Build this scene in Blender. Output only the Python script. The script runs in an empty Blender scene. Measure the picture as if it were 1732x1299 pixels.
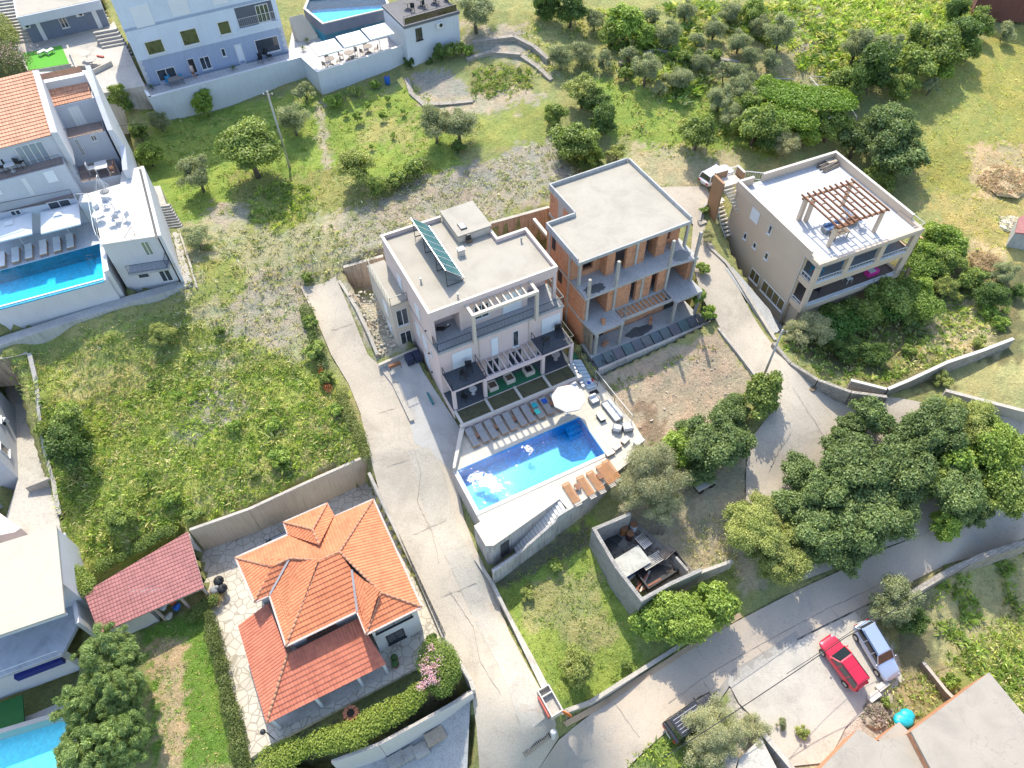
import bpy, math, random
import numpy as np
from mathutils import Vector, Matrix
from mathutils.geometry import delaunay_2d_cdt
random.seed(7); rng = np.random.default_rng(7)
S = bpy.context.scene
COL = S.collection
# ------------------------------------------------------------------ camera
H = 52.0; FPX = 1225.7
pt, rl = math.radians(51.693), math.radians(-1.24)
_F = np.array([0, math.cos(pt), -math.sin(pt)]); _X = np.array([1., 0, 0]); _U = np.cross(_X, _F)
_X2 = _X*math.cos(rl)+_U*math.sin(rl); _U2 = -_X*math.sin(rl)+_U*math.cos(rl)
cam = bpy.data.cameras.new('camera'); co = bpy.data.objects.new('camera', cam); COL.objects.link(co)
m = Matrix(((_X2[0], _U2[0], -_F[0], 0), (_X2[1], _U2[1], -_F[1], 0), (_X2[2], _U2[2], -_F[2], H), (0, 0, 0, 1)))
co.matrix_world = m
cam.sensor_width = 36; cam.lens = FPX/1732*36; cam.clip_end = 1500; cam.clip_start = 0.5
S.camera = co
# ------------------------------------------------------------------ light
W = bpy.data.worlds.new("World"); S.world = W; W.use_nodes = True
wn = W.node_tree.nodes; wl = W.node_tree.links
bg = wn['Background']; sky = wn.new('ShaderNodeTexSky'); sky.sky_type = 'NISHITA'; sky.sun_disc = False
SUNV = Vector((-0.1375, 0.748, 1.0)).normalized()
el = math.asin(SUNV.z); az = math.atan2(SUNV.x, SUNV.y)
sky.sun_elevation = el; sky.sun_rotation = az; sky.air_density = 1.0; sky.dust_density = 1.5; sky.altitude = 50
wl.new(sky.outputs[0], bg.inputs[0]); bg.inputs[1].default_value = 0.15
sun = bpy.data.lights.new('sun', 'SUN'); sun.energy = 2.3; sun.angle = math.radians(0.55); sun.color = (1.0, 0.93, 0.775)
so = bpy.data.objects.new('sun', sun); COL.objects.link(so); so.rotation_euler = SUNV.to_track_quat('Z', 'Y').to_euler()
S.view_settings.view_transform = 'Standard'; S.view_settings.look = 'None'
S.view_settings.exposure = 1.4; S.view_settings.gamma = 1
S.cycles.max_bounces = 6; S.cycles.transparent_max_bounces = 12; S.cycles.sample_clamp_indirect = 4
# ------------------------------------------------------------------ pixel helpers (photo pixel -> place)
def ray(px, py): return _X2*(px-866)/FPX - _U2*(py-649.5)/FPX + _F
def A(px, py, z):
    d = ray(px, py); t = (z-H)/d[2]; return np.array([d[0]*t, d[1]*t, z])
def projv(P):
    P = np.asarray(P, float)-np.array([0, 0, H]); c = P@_F
    return 866+FPX*(P@_X2)/c, 649.5-FPX*(P@_U2)/c
class Fr:
    "a building's own axes: u along the front, v to the back"
    def __init__(s, ox, oy, deg):
        a = math.radians(deg); s.o = np.array([ox, oy]); s.deg = deg
        s.u = np.array([math.cos(a), math.sin(a)]); s.v = np.array([-math.sin(a), math.cos(a)])
    def w(s, u, v, z): p = s.o+s.u*u+s.v*v; return (p[0], p[1], z)
    def uv(s, px, py, z): d = A(px, py, z)[:2]-s.o; return d@s.u, d@s.v
M_ = Fr(-6.5895, 40.4966, 26.06); U_ = Fr(5.8951, 46.5071, 26.52); B_ = Fr(27.0591, 46.847, 22.71); O_ = Fr(-10.5414, 17.8058, 26.6)
# ------------------------------------------------------------------ terrain height from surveyed points
CP = [(0,600,5.0),(0,577,5.55),(60,556,5.55),(120,534,5.55),(221,498,5.55),(270,487,5.6),(0,680,2.5),(60,590,4.8),(330,482,5.4),(300,300,6.4),(240,250,7.2),(450,230,7),(560,180,7.6),(700,130,8.2),(870,130,8.6),(560,300,6.2),(700,330,6),(850,300,6.3),
(600,450,4.6),(760,345,5.4),(900,350,5.8),(1050,250,6.3),(1100,150,8.3),(1000,60,9.5),(1200,50,10.2),(1210,300,5.4),(1140,320,5.3),(1400,40,9.6),(1600,150,7),(1700,60,7.5),(1700,300,4.2),(1700,430,2.6),(1620,260,5.2),
(450,600,2.7),(540,480,3.4),(600,600,1.5),(660,700,0),(700,800,-1.5),(760,860,-2.6),(800,950,-3.2),(850,1080,-4.4),(930,1240,-5.7),(300,600,3),(300,750,1.1),(200,850,0),(500,800,0.3),(618,750,0.1),(150,700,1.8),
(130,900,-1),(900,1000,-4.7),(1000,1150,-5.4),(860,1010,-4.2),(1100,1060,-4.6),(1150,900,-2.6),(1250,870,-1.8),(1180,800,-1.2),(1100,690,-0.9),(1230,690,-1),(1300,720,-0.4),(1330,620,0.9),(1215,530,1.5),(1250,470,2.4),(1190,360,4.5),
(1420,690,-0.6),(1290,800,-1.6),(1500,680,-0.3),(1700,650,0.1),(1400,560,-0.5),(1500,560,-0.3),(1600,600,0),(1620,500,0.8),(1720,560,0.8),(1700,730,-1.2),(1500,800,-2.6),(1720,860,-4),(1600,930,-4.6),(1450,1000,-5.0),(1300,1090,-5.4),
(1100,1200,-5.8),(960,1290,-6.3),(1420,1130,-5.9),(1560,1060,-6.4),(1650,1000,-7),(1720,960,-6.8),(1700,1150,-7.6),(1500,1250,-7.2),(1250,1250,-6.6),(750,1290,-7),(600,1299,-6.6),(480,1290,-4.6),(300,1150,-4.2),(170,1290,-5),
(340,1050,-3.6),(60,1150,-4.6),(50,1290,-5.4),(50,700,1.2),(30,850,-0.8),(100,60,11),(200,150,9.6),(350,170,7.6),(850,20,11),(1600,10,9.4),(1450,300,3.2),(1580,380,2.8),(1340,280,5.0),(1320,200,6.6),(1400,130,8),(1100,1299,-6.6),(1400,1299,-7.2),(1700,1299,-8)]
_c = np.array([A(a, b, z) for a, b, z in CP])
_far = np.array([(-150, 40, 3), (-150, 130, 14), (0, 190, 17), (150, 130, 8), (150, 40, -3), (-120, 0, -8), (120, 0, -10), (0, -40, -12), (0, 130, 12.5), (-70, 130, 14), (70, 130, 10)], float)
_c = np.vstack([_c, _far]); _n = len(_c)
_K = lambda a, b: np.sqrt(((a[:, None, :]-b[None, :, :])**2).sum(2)+4.0)
_M = np.zeros((_n+3, _n+3)); _M[:_n, :_n] = -_K(_c[:, :2], _c[:, :2])+np.eye(_n)*-0.6
_Pp = np.column_stack([np.ones(_n), _c[:, :2]]); _M[:_n, _n:] = _Pp; _M[_n:, :_n] = _Pp.T
_w = np.linalg.solve(_M, np.concatenate([_c[:, 2], [0, 0, 0]]))
def Gv(xy):
    xy = np.asarray(xy, float).reshape(-1, 2); out = np.empty(len(xy))
    for i in range(0, len(xy), 20000):
        q = xy[i:i+20000]; out[i:i+20000] = -_K(q, _c[:, :2])@_w[:_n]+_w[_n]+q@_w[_n+1:]
    return out
def G(x, y): return float(Gv([[x, y]])[0])
def GP(px, py, dz=0.0):
    "where the sight line meets the ground (plus dz)"
    d = ray(px, py); lo, hi = 30.0/abs(d[2]), 75.0/abs(d[2])
    ts = np.linspace(lo, hi, 160); P = ts[:, None]*d[None, :]; P[:, 2] += H
    g = Gv(P[:, :2])+dz; i = int(np.argmax(P[:, 2] < g)) or 1
    a, b = ts[i-1], ts[i]; fa = P[i-1, 2]-g[i-1]; fb = P[i, 2]-g[i]
    t = a+(b-a)*fa/(fa-fb) if fa != fb else b
    q = d*t; return np.array([q[0], q[1], q[2]+H])
# ------------------------------------------------------------------ materials
MATS = {}
def newmat(name):
    m = bpy.data.materials.new(name); m.use_nodes = True; nt = m.node_tree
    return m, nt, nt.nodes, nt.links, nt.nodes['Principled BSDF']
def ramp(N, L, src, stops):
    r = N.new('ShaderNodeValToRGB'); e = r.color_ramp.elements
    e[0].position, e[0].color = stops[0][0], (*stops[0][1], 1); e[1].position, e[1].color = stops[-1][0], (*stops[-1][1], 1)
    for p, c in stops[1:-1]: k = e.new(p); k.color = (*c, 1)
    L.new(src, r.inputs[0]); return r.outputs[0]
def noise(N, L, scale, detail=6, rough=0.6, vec=None, dist=0):
    n = N.new('ShaderNodeTexNoise'); n.inputs['Scale'].default_value = scale; n.inputs['Detail'].default_value = detail
    n.inputs['Roughness'].default_value = rough; n.inputs['Distortion'].default_value = dist
    if vec: L.new(vec, n.inputs['Vector'])
    return n.outputs['Fac']
def mul(N, L, a, b, mode='MULTIPLY', fac=1.0):
    x = N.new('ShaderNodeMix'); x.data_type = 'RGBA'; x.blend_type = mode; x.inputs[0].default_value = fac
    for s, i in ((a, 6), (b, 7)):
        if isinstance(s, tuple): x.inputs[i].default_value = (*s, 1)
        else: L.new(s, x.inputs[i])
    return x.outputs[2]
def bump(N, L, B, h, dist=0.02, st=0.6):
    b = N.new('ShaderNodeBump'); b.inputs['Distance'].default_value = dist; b.inputs['Strength'].default_value = st
    L.new(h, b.inputs['Height']); L.new(b.outputs[0], B.inputs['Normal'])
def sc(c, k): return tuple(min(1, x*k) for x in c)
def pos(N): return N.new('ShaderNodeNewGeometry').outputs['Position']
def mapping(N, L, src, scale, rot=(0, 0, 0)):
    p = N.new('ShaderNodeMapping'); p.inputs['Scale'].default_value = scale; p.inputs['Rotation'].default_value = rot; L.new(src, p.inputs[0]); return p.outputs[0]
def solid(name, c, rough=0.6, var=0.12, scale=1.5, metal=0.0, bmp=0.0, spec=None):
    if name in MATS: return MATS[name]
    m, nt, N, L, B = newmat(name); p = pos(N)
    n1 = noise(N, L, scale, 5, 0.6, p)
    L.new(ramp(N, L, n1, [(0.25, sc(c, 1-var)), (0.75, sc(c, 1+var))]), B.inputs['Base Color'])
    B.inputs['Roughness'].default_value = rough; B.inputs['Metallic'].default_value = metal
    if spec is not None: B.inputs['Specular IOR Level'].default_value = spec
    if bmp: bump(N, L, B, noise(N, L, scale*14, 4, 0.6, p), bmp)
    MATS[name] = m; return m
def stained(name, c, dark=0.75, rough=0.85, streak=0.25, scale=0.35, fine=0.1, tint=None, lines=None, crack=0.0):
    "plaster / concrete: big stains, drips down the faces, fine grain, optional board or joint lines"
    m, nt, N, L, B = newmat(name); p = pos(N)
    a = noise(N, L, scale, 7, 0.62, p, 0.6)
    t = tint or sc(c, dark)
    col = ramp(N, L, a, [(0.3, t), (0.52, c), (0.72, sc(c, 1.07))])
    f = noise(N, L, 9, 5, 0.7, p)
    col = mul(N, L, col, ramp(N, L, f, [(0.3, (1-fine,)*3), (0.65, (1, 1, 1))]))
    if streak:
        s = noise(N, L, 3.0, 4, 0.6, mapping(N, L, p, (2.6, 2.6, 0.16)))
        col = mul(N, L, col, ramp(N, L, s, [(0.36, (1-streak,)*3), (0.52, (1, 1, 1))]))
    if crack:
        v = N.new('ShaderNodeTexVoronoi'); v.feature = 'DISTANCE_TO_EDGE'; v.inputs['Scale'].default_value = 0.28
        dst = N.new('ShaderNodeMix'); dst.data_type = 'RGBA'; dst.inputs[0].default_value = 0.35; L.new(p, dst.inputs[6])
        nz = N.new('ShaderNodeTexNoise'); nz.inputs['Scale'].default_value = 0.5; nz.inputs['Detail'].default_value = 8; L.new(p, nz.inputs[0]); 
        sx = N.new('ShaderNodeVectorMath'); sx.operation = 'SCALE'; sx.inputs['Scale'].default_value = 14; L.new(nz.outputs['Color'], sx.inputs[0]); L.new(sx.outputs[0], dst.inputs[7])
        L.new(dst.outputs[2], v.inputs['Vector'])
        col = mul(N, L, col, ramp(N, L, v.outputs['Distance'], [(0.0, (1-crack,)*3), (0.012, (1, 1, 1))]))
    if lines:
        uv = N.new('ShaderNodeUVMap').outputs[0]
        b = N.new('ShaderNodeTexBrick'); b.offset = lines[3] if len(lines) > 3 else 0.0; b.inputs['Scale'].default_value = 1; b.inputs['Brick Width'].default_value = lines[0]; b.inputs['Row Height'].default_value = lines[1]
        b.inputs['Mortar Size'].default_value = lines[2]; b.inputs['Color1'].default_value = (1, 1, 1, 1); b.inputs['Color2'].default_value = (.93, .93, .93, 1); b.inputs['Mortar'].default_value = (.62, .6, .58, 1)
        L.new(uv, b.inputs[0]); col = mul(N, L, col, b.outputs['Color'])
    L.new(col, B.inputs['Base Color']); B.inputs['Roughness'].default_value = rough
    bump(N, L, B, f, 0.02, 0.5)
    return m
def brickm(name, c1, c2, mortar, bw=0.3, rh=0.2, ms=0.012):
    m, nt, N, L, B = newmat(name); uv = N.new('ShaderNodeUVMap').outputs[0]
    b = N.new('ShaderNodeTexBrick'); b.inputs['Scale'].default_value = 1; b.inputs['Brick Width'].default_value = bw; b.inputs['Row Height'].default_value = rh
    b.inputs['Mortar Size'].default_value = ms; b.inputs['Color1'].default_value = (*c1, 1); b.inputs['Color2'].default_value = (*c2, 1); b.inputs['Mortar'].default_value = (*mortar, 1); b.inputs['Bias'].default_value = 0.1
    L.new(uv, b.inputs[0]); p = pos(N)
    n = noise(N, L, 1.4, 8, 0.7, p, 0.8)
    col = mul(N, L, b.outputs['Color'], ramp(N, L, n, [(0.3, (0.62, 0.6, 0.6)), (0.5, (1, 1, 1)), (0.72, (1.0, 1.0, 1.0))]))
    sm = noise(N, L, 0.9, 9, 0.75, mapping(N, L, p, (1, 1, 1.7)), 1.5)
    mx = N.new('ShaderNodeMix'); mx.data_type = 'RGBA'; L.new(col, mx.inputs[6]); mx.inputs[7].default_value = (*mortar, 1)
    rr = N.new('ShaderNodeMapRange'); rr.inputs[1].default_value = 0.56; rr.inputs[2].default_value = 0.66; rr.inputs[4].default_value = 0.75; L.new(sm, rr.inputs[0]); L.new(rr.outputs[0], mx.inputs[0])
    L.new(mx.outputs[2], B.inputs['Base Color']); B.inputs['Roughness'].default_value = 0.9
    bump(N, L, B, b.outputs['Fac'], -0.02, 0.6); return m
def tilem(name, c, dark, uw=0.24):
    m, nt, N, L, B = newmat(name); uv = N.new('ShaderNodeUVMap').outputs[0]
    w = N.new('ShaderNodeTexWave'); w.wave_type = 'BANDS'; w.bands_direction = 'X'; w.inputs['Scale'].default_value = 0.314159/uw; L.new(uv, w.inputs[0])
    b = N.new('ShaderNodeTexBrick'); b.inputs['Scale'].default_value = 1; b.inputs['Brick Width'].default_value = uw; b.inputs['Row Height'].default_value = 0.36; b.offset = 0
    b.inputs['Mortar Size'].default_value = 0.0; b.inputs['Color1'].default_value = (*c, 1); b.inputs['Color2'].default_value = (*sc(c, 0.82), 1); L.new(uv, b.inputs[0])
    p = pos(N); n = noise(N, L, 0.9, 7, 0.65, p)
    col = mul(N, L, b.outputs['Color'], ramp(N, L, n, [(0.3, dark), (0.55, (1, 1, 1))]))
    L.new(col, B.inputs['Base Color']); B.inputs['Roughness'].default_value = 0.75
    bump(N, L, B, w.outputs['Fac'], 0.05, 0.9); return m
def glassm(name, c, rough=0.06):
    m, nt, N, L, B = newmat(name); B.inputs['Base Color'].default_value = (*c, 1); B.inputs['Roughness'].default_value = rough; B.inputs['Specular IOR Level'].default_value = 0.9
    B.inputs['Coat Weight'].default_value = 0.5; return m
def leafm():
    m, nt, N, L, B = newmat('foliage'); a = N.new('ShaderNodeAttribute'); a.attribute_name = 'Col'
    oi = N.new('ShaderNodeObjectInfo')
    hsv = N.new('ShaderNodeHueSaturation'); L.new(a.outputs['Color'], hsv.inputs['Color'])
    mr = N.new('ShaderNodeMapRange'); mr.inputs[3].default_value = 0.9; mr.inputs[4].default_value = 1.15; L.new(oi.outputs['Random'], mr.inputs[0]); L.new(mr.outputs[0], hsv.inputs['Value'])
    L.new(hsv.outputs[0], B.inputs['Base Color']); B.inputs['Roughness'].default_value = 0.5; B.inputs['Specular IOR Level'].default_value = 0.35
    t = N.new('ShaderNodeBsdfTranslucent'); g = mul(N, L, hsv.outputs[0], (1.0, 1.0, 0.55)); L.new(g, t.inputs[0])
    mx = N.new('ShaderNodeMixShader'); mx.inputs[0].default_value = 0.36; L.new(B.outputs[0], mx.inputs[1]); L.new(t.outputs[0], mx.inputs[2])
    L.new(mx.outputs[0], N['Material Output'].inputs[0]); return m
def waterm(name, tint, rscale=2.2, rd=0.05, gl=0.012):
    m, nt, N, L, B = newmat(name); out = N['Material Output']
    tr = N.new('ShaderNodeBsdfTransparent'); tr.inputs[0].default_value = (*tint, 1)
    g = N.new('ShaderNodeBsdfGlossy'); g.inputs['Roughness'].default_value = gl
    fr = N.new('ShaderNodeFresnel'); fr.inputs[0].default_value = 1.33
    p = pos(N); h = noise(N, L, rscale, 4, 0.6, mapping(N, L, p, (1, 1.4, 1)), 1.0)
    b = N.new('ShaderNodeBump'); b.inputs['Distance'].default_value = rd; L.new(h, b.inputs['Height'])
    L.new(b.outputs[0], g.inputs['Normal']); L.new(b.outputs[0], fr.inputs['Normal'])
    mx = N.new('ShaderNodeMixShader'); L.new(fr.outputs[0], mx.inputs[0]); L.new(tr.outputs[0], mx.inputs[1]); L.new(g.outputs[0], mx.inputs[2])
    L.new(mx.outputs[0], out.inputs[0]); return m
def paving(name, c, joint, scale=1.5):
    m, nt, N, L, B = newmat(name); p = pos(N); v = N.new('ShaderNodeTexVoronoi'); v.feature = 'DISTANCE_TO_EDGE'; v.inputs['Scale'].default_value = scale; L.new(p, v.inputs['Vector'])
    v2 = N.new('ShaderNodeTexVoronoi'); v2.inputs['Scale'].default_value = scale; L.new(p, v2.inputs['Vector']); bw = N.new('ShaderNodeRGBToBW'); L.new(v2.outputs['Color'], bw.inputs[0])
    col = mul(N, L, ramp(N, L, bw.outputs[0], [(.2, sc(c, .93)), (.8, sc(c, 1.04))]), ramp(N, L, v.outputs['Distance'], [(.02, joint), (.06, (1, 1, 1))])); col = mul(N, L, col, ramp(N, L, noise(N, L, .5, 6, .6, p), [(.3, (.82, .8, .76)), (.6, (1, 1, 1))]))
    L.new(col, B.inputs['Base Color']); B.inputs['Roughness'].default_value = .85; bump(N, L, B, v.outputs['Distance'], .02, .4); return m
def mosaic(name, c, size=0.06, var=0.25):
    m, nt, N, L, B = newmat(name); p = pos(N)
    v = N.new('ShaderNodeTexVoronoi'); v.distance = 'CHEBYCHEV'; v.inputs['Scale'].default_value = 1/size/2; v.inputs['Randomness'].default_value = 0.6; L.new(p, v.inputs['Vector'])
    bw = N.new('ShaderNodeRGBToBW'); L.new(v.outputs['Color'], bw.inputs[0])
    col = ramp(N, L, bw.outputs[0], [(0.1, sc(c, 1-var)), (0.9, sc(c, 1+var))]); L.new(col, B.inputs['Base Color']); B.inputs['Roughness'].default_value = 0.4; return m
# ------------------------------------------------------------------ objects
WL = {}
def link(o, parent=None):
    COL.objects.link(o)
    if parent is not None: o.parent = parent
    return o
def tag(o, label=None, cat=None, group=None, kind=None):
    if label: o['label'] = label
    if cat: o['category'] = cat
    if group: o['group'] = group
    if kind: o['kind'] = kind
    return o
def thing(name, label, cat, loc, rz=0.0, group=None):
    o = bpy.data.objects.new(name, None); o.empty_display_size = 0.3; link(o); o.location = loc; o.rotation_euler = (0, 0, rz)
    WL[o.name] = Vector(loc); return tag(o, label, cat, group)
def copy_tree(o, parent=None, loc=None, rz=None, scale=None, label=None, group=None):
    c = o.copy(); link(c); c.parent = parent
    if loc is not None: c.location = loc
    if rz is not None: c.rotation_euler = (0, 0, rz)
    if scale is not None: c.scale = scale if hasattr(scale, '__len__') else (scale,)*3
    if label: c['label'] = label
    if group: c['group'] = group
    for ch in list(o.children): copy_tree(ch, c)
    return c
class MB:
    def __init__(s): s.v = []; s.f = []
    def face(s, pts): n = len(s.v); s.v += [tuple(p) for p in pts]; s.f.append(tuple(range(n, n+len(pts)))); return s
    def mesh(s, vs, fs): n = len(s.v); s.v += [tuple(p) for p in vs]; s.f += [tuple(i+n for i in f) for f in fs]; return s
    def prism(s, poly, z0, z1):
        "poly: list of (x,y); z0/z1 numbers or lists"
        n = len(poly); a = sum(poly[i][0]*poly[(i+1) % n][1]-poly[(i+1) % n][0]*poly[i][1] for i in range(n))
        if a < 0: poly = poly[::-1]; z0 = z0[::-1] if hasattr(z0, '__len__') else z0; z1 = z1[::-1] if hasattr(z1, '__len__') else z1
        Z0 = z0 if hasattr(z0, '__len__') else [z0]*n; Z1 = z1 if hasattr(z1, '__len__') else [z1]*n
        vs = [(p[0], p[1], Z0[i]) for i, p in enumerate(poly)]+[(p[0], p[1], Z1[i]) for i, p in enumerate(poly)]
        return s.mesh(vs, [tuple(range(n-1, -1, -1)), tuple(range(n, 2*n))]+[(i, (i+1) % n, n+(i+1) % n, n+i) for i in range(n)])
    def box(s, fr, u0, u1, v0, v1, z0, z1):
        if u0 > u1: u0, u1 = u1, u0
        if v0 > v1: v0, v1 = v1, v0
        return s.prism([fr.w(u, v, 0)[:2] for u, v in ((u0, v0), (u1, v0), (u1, v1), (u0, v1))], min(z0, z1), max(z0, z1))
    def lbox(s, x0, x1, y0, y1, z0, z1): return s.prism([(x0, y0), (x1, y0), (x1, y1), (x0, y1)], z0, z1)
    def tube(s, pts, r, seg=6, cap=True):
        pts = [Vector(p) for p in pts]; R = r if hasattr(r, '__len__') else [r]*len(pts); base = len(s.v); ref = Vector((0, 0, 1))
        for i, p in enumerate(pts):
            d = ((pts[min(i+1, len(pts)-1)]-pts[max(i-1, 0)]) or Vector((0, 0, 1))).normalized()
            a = d.cross(ref if abs(d.z) < 0.95 else Vector((1, 0, 0))).normalized(); b = d.cross(a)
            for k in range(seg):
                t = 2*math.pi*k/seg; q = p+(a*math.cos(t)+b*math.sin(t))*R[i]; s.v.append(tuple(q))
        for i in range(len(pts)-1):
            for k in range(seg):
                k2 = (k+1) % seg; s.f.append((base+i*seg+k, base+(i+1)*seg+k, base+(i+1)*seg+k2, base+i*seg+k2))
        if cap: s.f.append(tuple(base+k for k in range(seg))); e = base+(len(pts)-1)*seg; s.f.append(tuple(e+k for k in range(seg-1, -1, -1)))
        return s
    def bar(s, a, b, w, h):
        "square bar a->b, w wide, h high"
        a = Vector(a); b = Vector(b); d = (b-a).normalized(); up = Vector((0, 0, 1)) if abs(d.z) < 0.95 else Vector((0, 1, 0))
        x = d.cross(up).normalized()*w/2; y = x.cross(d).normalized()*h/2
        vs = [a-x-y, a+x-y, a+x+y, a-x+y, b-x-y, b+x-y, b+x+y, b-x+y]
        return s.mesh(vs, [(0, 1, 2, 3), (7, 6, 5, 4), (0, 4, 5, 1), (1, 5, 6, 2), (2, 6, 7, 3), (3, 7, 4, 0)])
    def sphere(s, c, r, seg=10, rings=6, sx=1, sy=1, sz=1):
        b = len(s.v)
        for i in range(rings+1):
            th = math.pi*i/rings
            for k in range(seg):
                ph = 2*math.pi*k/seg; s.v.append((c[0]+r*sx*math.sin(th)*math.cos(ph), c[1]+r*sy*math.sin(th)*math.sin(ph), c[2]+r*sz*math.cos(th)))
        for i in range(rings):
            for k in range(seg):
                k2 = (k+1) % seg; s.f.append((b+i*seg+k, b+(i+1)*seg+k, b+(i+1)*seg+k2, b+i*seg+k2))
        return s
    def build(s, name, mat, parent=None, local=False, ang=26.06, smooth=False, bevel=0):
        me = bpy.data.meshes.new(name); off = Vector((0, 0, 0))
        if parent is not None and not local: off = WL.get(parent.name, Vector((0, 0, 0)))
        me.from_pydata([(x-off.x, y-off.y, z-off.z) for x, y, z in s.v], [], s.f); me.validate(); me.update()
        ca, sa = math.cos(math.radians(ang)), math.sin(math.radians(ang))
        uvl = me.uv_layers.new(name='UVMap').data
        for p in me.polygons:
            n = p.normal
            if abs(n.z) > 0.98: ux, uy, vx, vy, vz = ca, sa, -sa, ca, 0
            else:
                h = math.hypot(n.x, n.y) or 1; ux, uy = -n.y/h, n.x/h; v = n.cross(Vector((ux, uy, 0))); vx, vy, vz = v.x, v.y, v.z
            for li in p.loop_indices:
                q = me.vertices[me.loops[li].vertex_index].co; X, Y, Z = q.x+off.x, q.y+off.y, q.z+off.z
                uvl[li].uv = (X*ux+Y*uy, X*vx+Y*vy+Z*vz)
        me.materials.append(mat); o = bpy.data.objects.new(name, me); link(o, parent)
        if parent is not None: WL[o.name] = off
        if smooth:
            for p in me.polygons: p.use_smooth = True
        if bevel:
            bv = o.modifiers.new('bevel', 'BEVEL'); bv.width = bevel; bv.segments = 2; bv.limit_method = 'ANGLE'
        return o
def struct(o): o['kind'] = 'structure'; return o
def PX(pts, z): return [tuple(A(p[0], p[1], z)[:2]) for p in pts]
DRAPED = []
def drape(poly_px, off, step=1.1, z=None):
    "a sheet laid on the ground inside a photo outline; follows the slope"
    bd = [GP(x, y)[:2] if z is None else A(x, y, z)[:2] for x, y in poly_px]; P = []
    n = len(bd)
    if z is None: DRAPED.append(np.array(bd))
    for i in range(n):
        a, b = bd[i], bd[(i+1) % n]; k = max(1, int(np.linalg.norm(b-a)/step))
        for j in range(k): P.append(a+(b-a)*j/k)
    nb = len(P); P = np.array(P); x0, y0 = P.min(0); x1, y1 = P.max(0)
    gx, gy = np.meshgrid(np.arange(x0, x1, step), np.arange(y0, y1, step)); q = np.column_stack([gx.ravel(), gy.ravel()])
    q = q[inside(q, P)]; allp = [Vector(p) for p in P]+[Vector(p) for p in q]
    vo, eo, fo, *_ = delaunay_2d_cdt(allp, [], [list(range(nb))], 1, 1e-4)
    zz = Gv([(p.x, p.y) for p in vo])+off if z is None else np.full(len(vo), z+off)
    mb = MB(); mb.v = [(p.x, p.y, float(zz[i])) for i, p in enumerate(vo)]; mb.f = [tuple(f) for f in fo]; return mb
def inside(q, poly):
    q = np.asarray(q); poly = np.asarray(poly); r = np.zeros(len(q), bool); n = len(poly)
    for i in range(n):
        x1, y1 = poly[i]; x2, y2 = poly[(i+1) % n]
        if y1 == y2: continue
        c = ((y1 > q[:, 1]) != (y2 > q[:, 1])) & (q[:, 0] < (x2-x1)*(q[:, 1]-y1)/(y2-y1)+x1); r ^= c
    return r
# ------------------------------------------------------------------ terrain
fine_x = np.arange(-88, 88.1, 0.42); fine_y = np.arange(4, 128.1, 0.42)
gx = np.concatenate([[-600, -420, -300, -220, -160, -125, -105], np.arange(-98, -88, 3), fine_x, np.arange(91, 100, 3), [110, 130, 165, 220, 300, 420, 600]])
gy = np.concatenate([[-300, -200, -120, -70, -40, -20, -8, -1], fine_y, [131, 136, 145, 160, 190, 240, 320, 450, 700]])
XX, YY = np.meshgrid(gx, gy); XY = np.column_stack([XX.ravel(), YY.ravel()])
ZZ = Gv(np.column_stack([np.clip(XY[:, 0], -170, 170), np.clip(XY[:, 1], -50, 200)]))
TZ0 = ZZ.copy()
def fpoly(fr, pts): return np.array([fr.w(u, v, 0)[:2] for u, v in pts])
CUTS = [(fpoly(M_, [(-2.2, -16.6), (3.4, -16.0), (13.2, -13.4), (13.3, -5), (-0.3, -5), (-2.2, -8)]), -1.8),
        (fpoly(M_, [(-0.2, -5.2), (13.0, -5.2), (13.0, 4.4), (17.9, 11.8), (11.4, 12.35), (.7, 14.15), (-0.2, 14.2)]), 0.0),
        (fpoly(M_, [(-3.2, 4.4), (0, 4.4), (0, 14.3), (-3.3, 14.5)]), 1.9),
        (fpoly(U_, [(0, -5.1), (13.2, -5.1), (12.3, 10.3), (-1, 11.7)]), -0.6),
        (fpoly(B_, [(-1.5, -0.5), (12, 0), (12, 12.5), (-0.6, 12.5), (-1.5, 8)]), -0.75),
        (fpoly(O_, [(-10.2, 15.2), (5.0, 14.95), (4.9, -5.0), (-9.2, -5.2), (-10.3, -2.4)]), -3.55),
        (np.array(PX([(-90, 538), (181, 470)], 8.1)+PX([(171.9, 413.7), (262, 400), (236, 283), (205, 240)], 10.9)+PX([(200, 60), (-90, 100)], 7)), 4.4),
        (np.array(PX([(-90, 595), (175, 500), (221, 492), (300, 471), (330, 482), (225, 513), (0, 589), (-90, 616)], 5.7)), 5.3),
        (np.array(PX([(142, 1000), (317, 898), (352, 1010), (240, 1062), (150, 1050)], -3.4)), -3.9),
        (np.array(PX([(-90, 870), (95, 870), (140, 1060), (120, 1150), (150, 1340), (-90, 1340)], -4)), -6.4),
        (np.array(PX([(0, 600), (40, 600), (62, 690), (72, 800), (96, 870), (0, 900)], 0)), -2.2),
        (np.array(PX([(470, 1299), (600, 1275), (797, 1160), (800, 1299)], -7)), -7.2)]
for poly, zc in CUTS:
    k = inside(XY, poly); ZZ[k] = np.minimum(ZZ[k], zc)
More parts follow.
